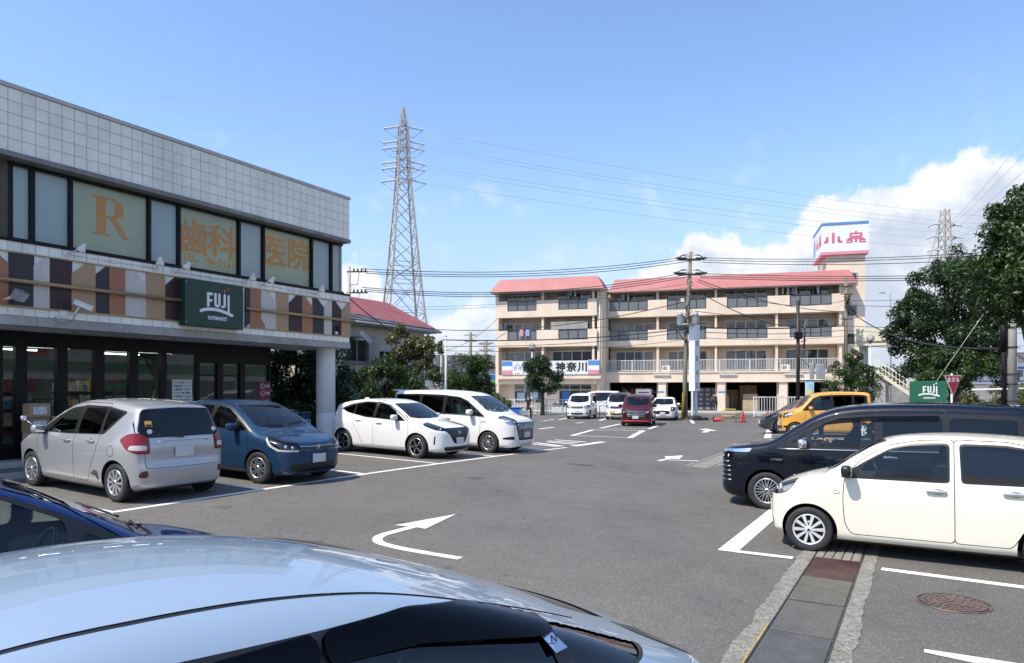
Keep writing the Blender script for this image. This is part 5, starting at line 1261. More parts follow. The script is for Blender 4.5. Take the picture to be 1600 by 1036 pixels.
# stair tower with the roof sign
tower = empty('stair_tower', (*AP(20.9, 1.4), 0), APT, 'cream stair tower behind the flats, carrying the white roof sign', 'tower')
MB().mat(CREAM).box(.06, 0, 0, 1.8, 6.5, 14.0).box(-1.32, 0, 12.0, .06, 6.5, 14.0).build('wall', None, tower)
for z in (11.3, 8.45, 5.95):
    f = MB().mat(mat('tower_window_frame', (.5,.47,.42), .5)).box(.28, -.06, z, 1.18, -.005, z+.10).box(.28, -.06, z+1.0, 1.18, -.005, z+1.1).box(.28, -.06, z+.1, .36, -.005, z+1.0).box(1.10, -.06, z+.1, 1.18, -.005, z+1.0).build('window', None, tower)
    MB().mat(FGLASS).box(.36, -.03, z+.1, 1.10, -.01, z+1.0).build('pane', None, f)
rs = empty('roof_sign', (*AP(20.9, 1.4), 14.0), APT, 'white box sign with pink characters on top of the stair tower', 'sign')
MB().mat(SWH).box(-1.75, -.30, .24, 2.0, 5.2, 2.60).build('sign_box', None, rs)
MB().mat(SPK).box(-1.79, -.34, -.03, 2.04, 5.24, .239).build('bottom_stripe', None, rs); MB().mat(SBL).box(-1.79, -.34, 2.601, 2.04, 5.24, 2.80).build('top_stripe', None, rs)
PKL = mat('pink_lettering', (.62,.13,.20), .5, var=.05)
def koizumi(parent, loc, rotz, kx, k, gap):
    s1 = [([(.0,.62), (.0,-.50)], .26), ([(-.50,.20), (-.50,-.36), (-.74,-.36)], .24), ([(.44,.20), (.44,-.36), (.74,-.36)], .24)]
    strokes('lettering', parent, loc, rotz, [([(x*kx, z*k) for x, z in p], w*k) for p, w in s1], PKL, .012, False)
    q = lambda P: [(x*kx+gap, z*k) for x, z in P]
    s2 = [(q([(-.42,.44),(.42,.44)]),.16*k), (q([(-.42,.12),(.42,.12)]),.15*k), (q([(-.42,.52),(-.42,.06)]),.20*k), (q([(.42,.52),(.42,.06)]),.20*k), (q([(0,.72),(0,.40)]),.18*k), (q([(-.62,-.08),(.62,-.08)]),.13*k),
          (q([(0,.06),(0,-.50)]),.22*k), (q([(-.78,-.24),(-.30,-.24),(-.30,-.48),(-.78,-.48)]),.13*k), (q([(.78,-.24),(.30,-.24),(.30,-.48),(.82,-.48)]),.13*k)]
    strokes('lettering', parent, loc, rotz, s2, PKL, .012, False)
koizumi(rs, (-.82, -.305, 1.40), 0, 1.0, .82, 1.82)
koizumi(rs, (-1.755, 2.6, 1.40), R_(-90), .95, .85, 1.75)
strokes('logo', rs, (-1.755, 4.3, 1.35), R_(-90), [([(-.5,-.7), (-.5,.3), (0,.8), (.5,.3), (.5,-.7)], .22), ([(0,-.7), (0,.2)], .2)], SBL, .012)
# things kept in the open store
ST = 'goods in the open store under the flats'
def apbox(x, y, w, h, m, label, d=.5, z=.14, cat='box'):
    o = empty('cardboard_box', (*AP(x, y), z), APT, label, cat, ST); MB().mat(m).cbox(-w/2,-d/2,0,w/2,d/2,h,.01).build('carton', None, o); MB().mat(mat('packing_tape', (.45,.36,.22), .3)).box(-.04,-d/2-.003,h*.1,.04,-d/2+.0,h*.98).build('tape', None, o); return o
apbox(11.0,.9,.55,.85,BOXM[1],'tan cardboard box beside the store pillar, lower one'); apbox(11.02,.9,.5,.55,BOXM[0],'brown cardboard box on the tan one beside the store pillar',z=1.0)
apbox(13.1,.8,1.3,.95,BOXM[1],'wide tan crate in the middle store bay',.9); apbox(13.1,.8,1.25,.55,BOXM[0],'wide carton on top of the tan crate in the middle store bay',.85,1.1)
apbox(13.0,2.9,1.5,2.3,BOXM[2],'tall brown carton at the back of the middle store bay',1.0); apbox(11.6,3.2,1.1,1.9,BOXM[2],'brown carton at the back left of the middle store bay',.9)
apbox(18.6,.9,.6,1.6,BOXM[2],'brown carton stack in the last store bay',.6); apbox(19.4,1.1,.6,2.0,BOXM[0],'tall carton stack by the end pillar of the store',.6); apbox(17.9,1.0,.6,1.1,BOXM[0],'low carton beside the stack in the last store bay',.6)
CRT = mat('grey_crate', (.10,.105,.115), .5, var=.25, scale=10)
for i in range(4):
    for j in range(5): 
        o = empty('plastic_crate', (*AP(8.15+.62*i, .9), .14+.42*j), APT, 'dark grey plastic crate, %s column from the side of the passage, %s from the ground' % (('first','second','third','fourth')[i], ('lowest','second','third','fourth','topmost')[j]), 'crate', ST)
        MB().mat(CRT).cbox(-.29,-.2,0,.29,.2,.40,.02).build('shell', None, o); MB().mat(mat('crate_label', (.35,.36,.36), .6)).box(-.12,-.205,.12,.12,-.2005,.24).build('label', None, o)
pn = empty('notice_board', (*AP(3.6, .2), 1.1), APT, 'white notice board with black print standing in the first store bay', 'notice board'); MB().mat(SWH).box(-.7,-.02,0,.7,.02,1.0).build('board', None, pn)
b = MB().mat(SINK)
for r in range(3): b.box(-.5,-.025,.62-.2*r,.5,-.021,.72-.2*r)
b.build('print', None, pn); MB().mat(RAILB).tube([(-.5,.03,.0),(-.5,.03,-.95)], .025, 6).tube([(.5,.03,0),(.5,.03,-.95)], .025, 6).build('leg', None, pn)
for x, lab in ((2.2,'shelf rack of dark goods at the near end of the first store bay'), (5.0-.9,'shelf rack of dark goods behind the notice board')):
    r = empty('shelf_rack', (*AP(x, 2.6), .14), APT, lab, 'shelf', ST); b = MB().mat(CRT)
    for z in (.3,.9,1.5,2.1): b.box(-.9,-.25,z,.9,.25,z+.04)
    for xx in (-.9,.86): b.box(xx,-.25,0,xx+.04,.25,2.3)
    b.build('rack', None, r); b = MB()
    for z in (.34,.94,1.54):
        for q in range(6): b.mat(rnd.choice(gd+[CRT]*5)); b.box(-.85+.28*q,-.2,z,-.85+.28*q+.22,.2,z+rnd.uniform(.2,.5))
    b.build('goods', None, r, kind='stuff')
# laundry, awning
tw_ = [(-7.55,'pink towel',(.62,.30,.36)), (-6.95,'lilac towel',(.34,.34,.62))]
for x, nm, c in tw_:
    b = MB().mat(mat(nm.replace(' ', '_'), c, .9, var=.12, scale=8)); q = []
    for i in range(7):
        for j in range(8): q.append((x-.18+.06*i+.01*math.sin(j), YO+.20+.02*math.sin(i*1.3+j*.6), Z3+1.30-.09*j))
    b.smooth = True; b.add(q, [(i*8+j, (i+1)*8+j, (i+1)*8+j+1, i*8+j+1) for i in range(6) for j in range(7)]); o = b.build('towel', None, None, (*AP0, 0), (0, 0, APT)); tag(o, '%s hanging on the third floor balcony rail of the left block' % nm, 'towel', 'washing on the balconies')
b = MB().mat(mat('grey_awning_cloth', (.40,.38,.35), .9, var=.12, scale=3)); q = []
for i in range(13):
    for j in range(7): q.append((-4.75+.29*i, YO+.42+.10*(j/6)**.7-.04*math.sin(i*1.7)*(j/6), Z3+2.0-.135*j-.04*abs(math.sin(i*.9))))
b.smooth = True; b.add(q, [(i*7+j, (i+1)*7+j, (i+1)*7+j+1, i*7+j+1) for i in range(12) for j in range(6)]); tag(b.build('awning', None, None, (*AP0, 0), (0, 0, APT)), 'grey cloth awning strung across a third floor balcony', 'awning')
cl = [mat('cloth_%d' % i, c, .9, var=.15) for i, c in enumerate(((.60,.60,.62),(.05,.07,.14),(.25,.32,.45),(.55,.5,.42),(.02,.02,.03)))]
for n_, (x, y, z, w, h, lab) in enumerate(((-9.45,YO+.75,Z3+1.95,.7,.55,'pale washing'), (-2.9,YO+.75,Z4+2.0,1.1,.5,'dark blue washing'), (.9+.9,.9,Z4+1.95,.9,.75,'white shirts'), (16.6,.8,Z4+1.95,1.6,.7,'blue and white washing'), (18.9,.8,Z4+1.95,.8,.7,'dark washing'))):
    r = empty('washing', (*AP(x, y), z), APT, '%s hung on a balcony line of the flats, %s' % (lab, ('left block third floor','left block top floor','top floor beside the left block','top floor last bay','top floor at the far end')[n_]), 'washing', 'washing on the balconies')
    MB().mat(CHROME).tube([(-w/2,0,0), (w/2,0,0)], .012, 5).build('line', None, r)
    for k in range(int(w/.22)):
        a = -w/2+.22*k; b = MB().mat(cl[(k+n_) % 5]); b.smooth = True; hh = h*rnd.uniform(.7,1)
        b.add([(a+.05*i, .02*math.sin(i*2+j), -.02-hh*j/4) for i in range(4) for j in range(5)], [(i*5+j,(i+1)*5+j,(i+1)*5+j+1,i*5+j+1) for i in range(3) for j in range(4)]); b.build('garment', None, r)
# ------------------------------------------------------------------ the cars
def P_(*a): return list(a)
SECT_H = [(0,.90),(.25,.955),(.45,.985),(.70,1.0),(.88,.995),(.98,.965),(1.25,.865),(1.5,.75),(1.65,.68)]
SECT_V = [(0,.92),(.25,.965),(.5,.99),(.8,1.0),(1.05,.985),(1.35,.92),(1.65,.85),(1.9,.78)]
SECT_K = [(0,.92),(.3,.97),(.6,1.0),(.85,.995),(.97,.975),(1.2,.91),(1.45,.835),(1.6,.79)]
def plan(L, W, nose=.35, tail=.25):
    w = W/2
    return [(0,0),(.03,w*.42),(.05+nose*.22,w*.74),(.08+nose*.7,w*.91),(.15+nose*1.7,w*.985),(L*.4,w),(L*.75,w),(L-tail*1.4,w*.975),(L-tail*.5,w*.88),(L-tail*.17,w*.72),(L-.015,w*.4),(L,0)]
def scaled(sp, L, W, H, **k):
    "the same body drawn to other overall sizes"
    a, b, c = L/sp['L'], W/sp['W'], H/sp['H']; q = dict(sp)
    xz = lambda P: [(x*a, z*c) for x, z in P]; yz = lambda P: [(y*b, z*c) for y, z in P]; xy = lambda P: [(x*a, y*b) for x, y in P]
    q['side'] = xz(sp['side']); q['plan'] = xy(sp['plan']); q['sect'] = [(z*c, f) for z, f in sp['sect']]; q['wheels'] = tuple(x*a for x in sp['wheels'])
    if 'dlo' in sp: q['dlo'] = [xz(P) for P in sp['dlo']] if isinstance(sp['dlo'][0][0], (tuple, list)) else xz(sp['dlo'])
    q['glass'] = [(xz(P), m) for P, m in sp.get('glass', ())]; q['doors'] = [xz(P) for P in sp.get('doors', ())]
    if 'screen' in sp: q['screen'] = xy(sp['screen'])
    if 'rearglass' in sp: q['rearglass'] = yz(sp['rearglass'])
    q['bonnet'] = [xy(P) for P in sp.get('bonnet', ())]; q['hatch'] = [yz(P) for P in sp.get('hatch', ())]
    q['cuts'] = [(k_, {'front': yz, 'rear': yz, 'side': xz, 'corner': xz, 'top': xy}[k_](P), *r) for k_, P, *r in sp.get('cuts', ())]
    if 'mirror' in sp: q['mirror'] = (sp['mirror'][0]*a, sp['mirror'][1]*c)
    q['handles'] = [(x*a, z*c) for x, z in sp.get('handles', ())]; q['plates'] = [(e, z*c, y) for e, z, y in sp.get('plates', ())]
    q['slats'] = [(s[0]*c, s[1]*b, *s[2:]) for s in sp.get('slats', ())]
    q.update(L=L, W=W, H=H); q.update(k); return q

P_SILVER = paint('silver_lacquer', (.47,.475,.48), .6, .38)
P_BLUE = paint('slate_blue_lacquer', (.014,.045,.10), .1, .4)
P_WHITE = paint('white_lacquer', (.80,.79,.76), 0, .35)
P_CREAM = paint('ivory_white_lacquer', (.80,.77,.64), 0, .38)
P_NAVY = paint('navy_lacquer', (.0015,.0035,.011), .0, .35)
P_YELLOW = paint('yellow_lacquer', (.72,.36,.065), .0, .38)
P_RED = paint('wine_red_lacquer', (.075,.004,.008), .1, .35)
P_LBLUE = paint('pale_blue_grey_lacquer', (.28,.37,.47), .2, .35)
P_DBLUE = paint('royal_blue_lacquer', (.003,.018,.10), .0, .35)
P_DGREY = paint('dark_grey_lacquer', (.05,.055,.065), .5, .35)
P_GREYROOF = mat('grey_roof_lacquer', (.05,.05,.055), .3, .4, coat=1)

# silver compact hatchback, seen from behind
trezia = dict(L=3.995, W=1.695, H=1.60, wheels=(.82,3.37), wr=.308, tw=.185, paint=P_SILVER, cell=.034, near=1, r=.13, crown=.06, core=(.95,.75), sect=SECT_H,
    plan=plan(3.995, 1.695, .42, .26), belt=1.0,
    side=[(.12,.22),(.02,.40),(.03,.58),(.10,.72),(.28,.84),(.62,.95),(.98,1.06),(1.35,1.29),(1.72,1.48),(2.05,1.565),(2.5,1.60),(3.0,1.59),(3.45,1.55),(3.70,1.515),(3.73,1.46),(3.80,1.25),(3.88,1.0),(3.915,.86),(3.93,.66),(3.985,.56),(3.99,.42),(3.90,.24)],
    dlo=[(1.08,.985),(1.5,1.25),(1.85,1.42),(2.3,1.485),(2.9,1.485),(3.46,1.42),(3.02,1.045),(2.0,1.0)],
    glass=[([(1.36,1.01),(1.64,1.24),(1.95,1.395),(2.16,1.43),(2.16,1.02)], GLASSC), ([(2.27,1.025),(2.27,1.435),(2.6,1.455),(2.88,1.455),(2.88,1.05)], GLASSP), ([(2.96,1.07),(2.96,1.445),(3.37,1.40)], GLASSP)],
    screen=[(1.02,0),(1.06,.35),(1.16,.62),(1.72,.53),(1.66,0)],
    rearglass=[(0,1.04),(.60,1.04),(.70,1.12),(.60,1.46),(0,1.48)], rearm=GLASSP,
    cuts=[('corner', [(3.48,.99),(3.62,1.075),(3.80,1.10),(4.1,1.10),(4.1,.80),(3.86,.79),(3.66,.86)], 'tail_light', REDLENS, dict(yin=.58, seal=.008, off=.012)),
          ('corner', [(3.70,.845),(3.74,.915),(4.1,.915),(4.1,.835)], 'reversing_light', mat('frosted_lens', (.55,.5,.5), .15, coat=1), dict(yin=.62, on=(0,), off=.014)),
          ('corner', [(3.86,.42),(3.90,.52),(4.2,.53),(4.2,.43)], 'reflector', DARKRED, dict(yin=.62, seal=.006)),
          ('corner', [(.10,.68),(.2,.82),(.72,.97),(.6,.85),(.3,.70)], 'headlight', CLEARLENS, dict(yin=.45, seal=.006, lamp={})),
          ('front', [(0,.26),(.55,.26),(.6,.42),(0,.42)], 'lower_grille', BLACKT, dict(sym=True))],
    doors=[[(1.16,.27),(1.08,.55),(1.08,.9),(1.2,1.08),(1.6,1.37),(1.95,1.485),(2.215,1.53),(2.215,.27)], [(2.215,.27),(2.215,1.53),(2.93,1.53),(2.95,1.05),(2.88,.8),(2.74,.55),(2.62,.27)]],
    hatch=[[(0,.555),(.64,.555),(.66,.9),(.735,1.1),(.66,1.53),(0,1.55)]], bonnet=[[(.25,0),(.3,.5),(.55,.68),(1.0,.70),(1.05,.4),(1.0,0)]], fuel=(3.28,.80,.085),
    mirror=(1.30,1.01), mirm=P_SILVER, handles=[(2.02,.90),(2.72,.93)], plates=[('r',.79,.0)], rearwiper=(0,1.03,-.42,1.06), rod=(3.0,.0),
    wheel=dict(n=10, kind='straight', sw=.12, col=ALLOY, rim=.205), seats=(1.95,2.8), dash=1.35,
    slats=[])
# blue hatchback with a low wide windscreen
fit = dict(L=3.995, W=1.695, H=1.53, wheels=(.80,3.33), wr=.302, tw=.185, paint=P_BLUE, cell=.034, r=.13, crown=.06, core=(.9,.75), sect=SECT_H, plan=plan(3.995,1.695,.42,.3), belt=.98,
    side=[(.12,.20),(.02,.36),(.015,.55),(.05,.70),(.16,.80),(.5,.92),(.86,1.005),(1.3,1.24),(1.7,1.43),(2.05,1.515),(2.5,1.53),(3.0,1.50),(3.5,1.43),(3.7,1.35),(3.9,.98),(3.97,.8),(3.99,.5),(3.9,.24)],
    dlo=[(.98,.965),(1.4,1.21),(1.75,1.385),(2.1,1.445),(2.6,1.445),(3.2,1.37),(3.1,1.02),(2.0,.98)],
    glass=[([(1.12,.985),(1.41,1.165),(1.41,.995)], GLASSC), ([(1.49,1.0),(1.49,1.225),(1.8,1.375),(2.12,1.415),(2.2,1.01)], GLASSC), ([(2.3,1.015),(2.26,1.415),(2.6,1.415),(2.98,1.36),(2.95,1.045)], GLASSP)],
    screen=[(.88,0),(.93,.35),(1.06,.63),(1.74,.53),(1.68,0)], rearglass=[(0,1.0),(.55,1.0),(.5,1.33),(0,1.36)],
    cuts=[('corner', [(.02,.63),(.05,.745),(.2,.80),(.62,.905),(.56,.80),(.3,.655)], 'headlight', CLEARLENS, dict(yin=.43, seal=.008, lamp=dict(back=LAMPDK, bulbs=[(.56,.70,.035,DRLM),(.66,.72,.035,DRLM)]))),
          ('corner', [(.0,.622),(.0,.65),(.3,.675),(.45,.75),(.62,.90),(.52,.74),(.32,.64)], 'daytime_light', DRLM, dict(yin=.46, off=.006, it=1, on=(0,))),
          ('front', [(0,.645),(.42,.675),(.44,.715),(0,.70)], 'grille', BLACKT, dict(sym=True)),
          ('front', [(0,.25),(.50,.25),(.60,.30),(.62,.37),(.45,.40),(0,.41)], 'lower_grille', BLACKT, dict(sym=True, off=-.01)),
          ('corner', [(3.7,.8),(3.75,1.05),(4.1,1.05),(4.1,.8)], 'tail_light', REDLENS, dict(yin=.55))],
    doors=[[(1.12,.27),(1.04,.55),(1.04,.85),(1.12,1.03),(1.5,1.31),(1.85,1.45),(2.24,1.49),(2.26,.27)], [(2.26,.27),(2.24,1.49),(2.9,1.46),(3.08,1.2),(2.95,.8),(2.7,.5),(2.62,.27)]],
    bonnet=[[(.10,0),(.14,.4),(.5,.68),(.9,.72),(.92,.4),(.86,0)]], mirror=(1.42,1.02), handles=[(2.05,.88),(2.75,.90)], plates=[('f',.49,0)],
    slats=[(.712,.42,.007,CHROME,.006,.012)], wipers=[(-.1,-.6,.99,1.13),(.5,.05,1.05,.96)], wheel=dict(n=6, kind='double', sw=.15, rim=.195), seats=(1.95,2.75), dash=1.35, steer=.10)
# white hatchback with a black V shaped nose
aura = dict(L=4.045, W=1.735, H=1.525, wheels=(.84,3.42), wr=.318, tw=.2, paint=P_WHITE, cell=.036, r=.125, crown=.06, core=(.95,.8), sect=SECT_H, plan=plan(4.045,1.735,.45,.3), belt=.99,
    side=[(.14,.19),(.03,.33),(.015,.52),(.05,.70),(.18,.82),(.6,.93),(1.05,1.025),(1.45,1.245),(1.8,1.415),(2.15,1.505),(2.6,1.525),(3.1,1.49),(3.52,1.42),(3.76,1.35),(3.82,1.22),(3.93,1.0),(4.02,.88),(4.035,.6),(4.03,.4),(3.93,.24)],
    dlo=[(1.10,.955),(1.5,1.205),(1.85,1.375),(2.2,1.44),(2.7,1.44),(3.2,1.36),(3.56,1.22),(3.3,1.12),(2.6,1.01)],
    glass=[([(1.24,.985),(1.50,1.15),(1.50,1.0)], GLASSC), ([(1.56,1.0),(1.56,1.205),(1.9,1.365),(2.2,1.41),(2.26,1.02)], GLASSC), ([(2.36,1.025),(2.32,1.41),(2.7,1.41),(3.0,1.355),(3.02,1.09)], GLASSP), ([(3.07,1.10),(3.05,1.34),(3.46,1.215),(3.3,1.135)], GLASSP)],
    screen=[(1.06,0),(1.1,.35),(1.2,.63),(1.82,.54),(1.76,0)], rearglass=[(0,1.05),(.55,1.05),(.5,1.33),(0,1.36)],
    cuts=[('corner', [(.02,.735),(.03,.80),(.25,.85),(.78,.945),(.6,.865),(.3,.775)], 'headlight', CLEARLENS, dict(yin=.48, seal=.006, lamp=dict(back=LAMPDK, bulbs=[(.62,.79,.03,DRLM)]))),
          ('front', [(0,.815),(.50,.82),(.56,.76),(.42,.66),(.25,.42),(0,.42)], 'grille', BLACKT, dict(sym=True, off=-.008)),
          ('front', [(0,.22),(.52,.22),(.6,.33),(.36,.345),(0,.33)], 'lower_grille', BLACKT, dict(sym=True)),
          ('corner', [(.30,.38),(.28,.62),(.31,.63),(.34,.40)], 'vent', BLACKT, dict(yin=.5, it=1)),
          ('corner', [(3.72,1.02),(3.78,1.07),(4.2,1.06),(4.2,.95),(3.95,.96)], 'tail_light', DARKRED, dict(yin=.4))],
    doors=[[(1.18,.27),(1.1,.55),(1.1,.85),(1.16,1.02),(1.55,1.29),(1.9,1.44),(2.28,1.49),(2.31,.27)], [(2.31,.27),(2.28,1.49),(2.9,1.46),(3.15,1.25),(3.05,.85),(2.8,.52),(2.7,.27)]],
    bonnet=[[(.12,0),(.16,.4),(.5,.69),(1.05,.74),(1.1,.4),(1.04,0)]], mirror=(1.52,1.03), handles=[(2.1,.89),(2.85,.93)], plates=[('f',.48,0)], fin=(3.3,0),
    slats=[(.345,.56,.009,CHROME,-.004)], wipers=[(-.1,-.6,1.14,1.26),(.5,.05,1.18,1.10)], wheel=dict(n=5, kind='swirl', sw=.17, rim=.225, hub=.22), seats=(2.0,2.85), dash=1.45, steer=-.06)
# tall white people carrier with an upright chrome grille
esquire = dict(L=4.695, W=1.70, H=1.825, wheels=(.88,3.73), wr=.317, tw=.195, paint=P_WHITE, cell=.042, r=.13, crown=.06, core=(.95,.7), sect=SECT_V, plan=plan(4.695,1.70,.40,.2), belt=1.1,
    side=[(.14,.20),(.03,.34),(.02,.60),(.05,.86),(.16,1.0),(.45,1.09),(.85,1.175),(1.25,1.44),(1.6,1.65),(1.95,1.765),(2.5,1.815),(3.4,1.825),(4.1,1.80),(4.50,1.77),(4.53,1.68),(4.58,1.25),(4.65,.95),(4.69,.6),(4.6,.26)],
    dlo=[(.98,1.06),(1.3,1.29),(1.65,1.52),(1.95,1.63),(2.6,1.68),(3.6,1.69),(4.42,1.66),(4.46,1.12),(3.0,1.11)],
    glass=[([(1.10,1.09),(1.46,1.33),(1.46,1.11)], GLASSC), ([(1.54,1.11),(1.54,1.39),(1.8,1.54),(2.05,1.60),(2.42,1.62),(2.44,1.12)], GLASSC), ([(2.55,1.13),(2.55,1.625),(3.35,1.64),(3.38,1.14)], GLASSP), ([(3.46,1.14),(3.46,1.64),(4.32,1.62),(4.35,1.15)], GLASSP)],
    screen=[(.90,0),(.94,.35),(1.05,.66),(1.66,.58),(1.60,0)], rearglass=[(0,1.15),(.6,1.15),(.58,1.62),(0,1.65)],
    cuts=[('corner', [(.0,.84),(.0,.97),(.2,1.03),(.62,1.10),(.5,.985),(.2,.855)], 'headlight', CLEARLENS, dict(yin=.45, seal=.008, lamp=dict(bulbs=[(.55,.92,.04,DRLM),(.68,.95,.03,DRLM)]))),
          ('front', [(0,.92),(.50,.93),(.52,.80),(.42,.40),(0,.40)], 'grille', BLACKT, dict(sym=True)),
          ('corner', [(.10,.42),(.12,.53),(.40,.48),(.42,.43)], 'fog_light', BLACKT, dict(yin=.52)),
          ('corner', [(4.5,.75),(4.5,1.5),(4.8,1.5),(4.8,.75)], 'tail_light', REDLENS, dict(yin=.66))],
    doors=[[(1.25,.27),(1.16,.55),(1.14,.95),(1.3,1.2),(1.7,1.58),(2.0,1.7),(2.48,1.74),(2.50,.27)], [(2.50,.27),(2.48,1.74),(3.40,1.75),(3.42,.8),(3.36,.27)]],
    bonnet=[[(.12,0),(.16,.4),(.5,.69),(.9,.74),(.93,.4),(.88,0)]], mirror=(1.48,1.16), handles=[(2.32,.98),(2.66,.98)], plates=[('f',.56,0)], mirs=1.15,
    slats=[(.925,.50,.012,CHROME,0), (.34,.62,.012,CHROME,0,.05)], bars=[(y,.45,.9,.008) for y in np.linspace(-.42,.42,13)],
    chrome=[([(1.0,1.05),(1.6,1.095),(3.0,1.10),(4.4,1.11)], .010)], wipers=[(-.1,-.62,.97,1.1)], wheel=dict(n=9, kind='double', sw=.09, rim=.205, col=ALLOY), seats=(2.1,3.0), dash=1.35, seatz=.72, spoil=1)
# boxy one-box cars
onebox = dict(L=3.71, W=1.645, H=1.745, wheels=(.66,3.12), wr=.29, tw=.17, paint=P_WHITE, cell=.05, near=2, r=.12, crown=.05, core=(.8,.6), sect=SECT_V, plan=plan(3.71,1.645,.30,.15), belt=1.0,
    side=[(.10,.20),(.02,.36),(.015,.60),(.05,.82),(.14,.94),(.4,1.02),(.68,1.08),(.98,1.35),(1.2,1.56),(1.5,1.67),(2.0,1.73),(2.6,1.745),(3.2,1.73),(3.56,1.69),(3.61,1.55),(3.66,1.05),(3.70,.8),(3.70,.45),(3.62,.24)],
    dlo=[(.80,1.01),(1.05,1.26),(1.3,1.5),(1.55,1.585),(2.2,1.62),(3.2,1.62),(3.42,1.58),(3.46,1.05),(2.4,1.03)],
    glass=[([(.93,1.04),(1.17,1.29),(1.17,1.05)], GLASSC), ([(1.23,1.05),(1.23,1.36),(1.42,1.50),(1.95,1.56),(1.97,1.06)], GLASSC), ([(2.07,1.06),(2.06,1.56),(2.8,1.58),(2.82,1.06)], GLASSP), ([(2.9,1.07),(2.9,1.57),(3.32,1.55),(3.36,1.08)], GLASSP)],
    screen=[(.73,0),(.77,.35),(.86,.64),(1.25,.59),(1.2,0)], rearglass=[(0,1.1),(.55,1.1),(.55,1.55),(0,1.57)],
    cuts=[('corner', [(.0,.72),(.0,.86),(.2,.92),(.48,.97),(.4,.85),(.2,.74)], 'headlight', CLEARLENS, dict(yin=.47, seal=.01, lamp=dict(bulbs=[(.58,.80,.05,DRLM)]))),
          ('front', [(0,.70),(.40,.72),(.44,.88),(0,.86)], 'grille', BLACKT, dict(sym=True)),
          ('front', [(0,.30),(.36,.30),(.46,.46),(.3,.42),(0,.40)], 'lower_grille', BLACKT, dict(sym=True)),
          ('front', [(.55,.34),(.55,.42),(.72,.44),(.74,.36)], 'fog_light', BLACKT, dict(smax=.6)),
          ('corner', [(3.5,.8),(3.5,1.1),(3.9,1.1),(3.9,.8)], 'tail_light', REDLENS, dict(yin=.62))],
    doors=[[(.98,.27),(.92,.6),(.92,.95),(1.05,1.2),(1.35,1.6),(2.0,1.66),(2.02,.27)], [(2.02,.27),(2.0,1.66),(2.84,1.67),(2.85,.7),(2.75,.27)]],
    bonnet=[[(.10,0),(.14,.4),(.4,.66),(.74,.70),(.76,.4),(.7,0)]], mirror=(1.14,1.08), handles=[(1.85,.92),(2.2,.92)], plates=[('f',.50,0)], slats=[(.82,.38,.012,CHROME,0),(.74,.38,.012,CHROME,0)],
    wheel=dict(n=7, kind='straight', sw=.15, rim=.18), seats=(1.75,2.5), dash=1.05, seatz=.68)
keibox = scaled(onebox, 3.395, 1.475, 1.785, wr=.278, tw=.155, sect=SECT_V, cell=.042, near=1, paint=P_YELLOW)
# the kei car close by: body-coloured pillars, each window in its own black seal
mira = dict(L=3.395, W=1.475, H=1.50, wheels=(.56,3.015), wr=.278, tw=.155, paint=P_CREAM, cell=.030, r=.115, crown=.05, core=(.8,.6), sect=SECT_K, plan=plan(3.395,1.475,.36,.2), belt=.96, near=1,
    side=[(.12,.19),(.03,.33),(.02,.50),(.05,.68),(.16,.80),(.42,.91),(.72,1.005),(1.1,1.265),(1.36,1.41),(1.7,1.475),(2.2,1.50),(2.8,1.475),(3.13,1.42),(3.22,1.33),(3.32,1.0),(3.37,.8),(3.38,.5),(3.3,.25)],
    dlo=[[(.82,.955),(.90,.955),(1.16,1.145),(1.45,1.325),(1.62,1.385),(1.85,1.405),(2.03,1.41),(2.06,1.39),(2.06,.965),(2.0,.955)], [(2.17,.96),(2.15,1.40),(2.2,1.41),(2.6,1.405),(2.87,1.36),(2.94,1.0),(2.9,.965)]],
    glass=[([(1.10,.985),(1.20,1.145),(1.47,1.31),(1.64,1.365),(2.03,1.39),(2.03,.985)], GLASSC), ([(2.195,.985),(2.175,1.385),(2.6,1.38),(2.84,1.335),(2.90,1.0)], glass('rear_tint', (.16,.20,.22), 1.3))],
    screen=[(.73,0),(.77,.32),(.87,.57),(1.40,.50),(1.34,0)], rearglass=[(0,1.0),(.5,1.0),(.48,1.33),(0,1.36)],
    cuts=[('corner', [(-.1,.685),(-.1,.825),(.10,.845),(.41,.905),(.37,.82),(.30,.74),(.18,.69)], 'headlight', CLEARLENS, dict(yin=.42, seal=.009, lamp=dict(back=LAMPIN, bulbs=[(.56,.77,.05,DRLM),(.48,.75,.04,CHROME)]))),
          ('front', [(0,.62),(.36,.65),(.36,.72),(0,.70)], 'grille', BLACKT, dict(sym=True)),
          ('front', [(0,.24),(.45,.24),(.52,.36),(0,.40)], 'lower_grille', BLACKT, dict(sym=True)),
          ('corner', [(.84,.755),(.84,.785),(.92,.788),(.92,.758)], 'side_marker', DRLM, dict(yin=.5, off=.006, it=2, seal=.006)),
          ('corner', [(3.2,.8),(3.2,1.2),(3.6,1.2),(3.6,.8)], 'tail_light', REDLENS, dict(yin=.52))],
    doors=[[(1.04,.275),(.97,.40),(.95,.7),(.965,.95),(1.15,1.19),(1.45,1.37),(1.75,1.43),(2.10,1.45),(2.11,.275)], [(2.11,.275),(2.10,1.45),(2.6,1.44),(2.9,1.39),(2.99,1.05),(2.96,.75),(2.80,.55),(2.66,.30),(2.62,.275)]],
    bonnet=[[(.10,0),(.14,.36),(.40,.60),(.74,.66),(.76,.4),(.71,0)]], mirror=(1.02,1.02), mirm=BLACKT, handles=[(1.93,.855),(2.66,.875)], hanm=ALLOY, plates=[('f',.47,0)], mirs=.95,
    wipers=[(-.02,-.58,.83,.96),(.48,.0,.88,.80)], wheel=dict(n=10, kind='straight', sw=.105, rim=.19, hub=.22, col=mat('wheel_cover_silver', (.72,.73,.74), .35, .4)), seats=(1.72,2.45), dash=1.05, fuel=(2.86,.72,.08))
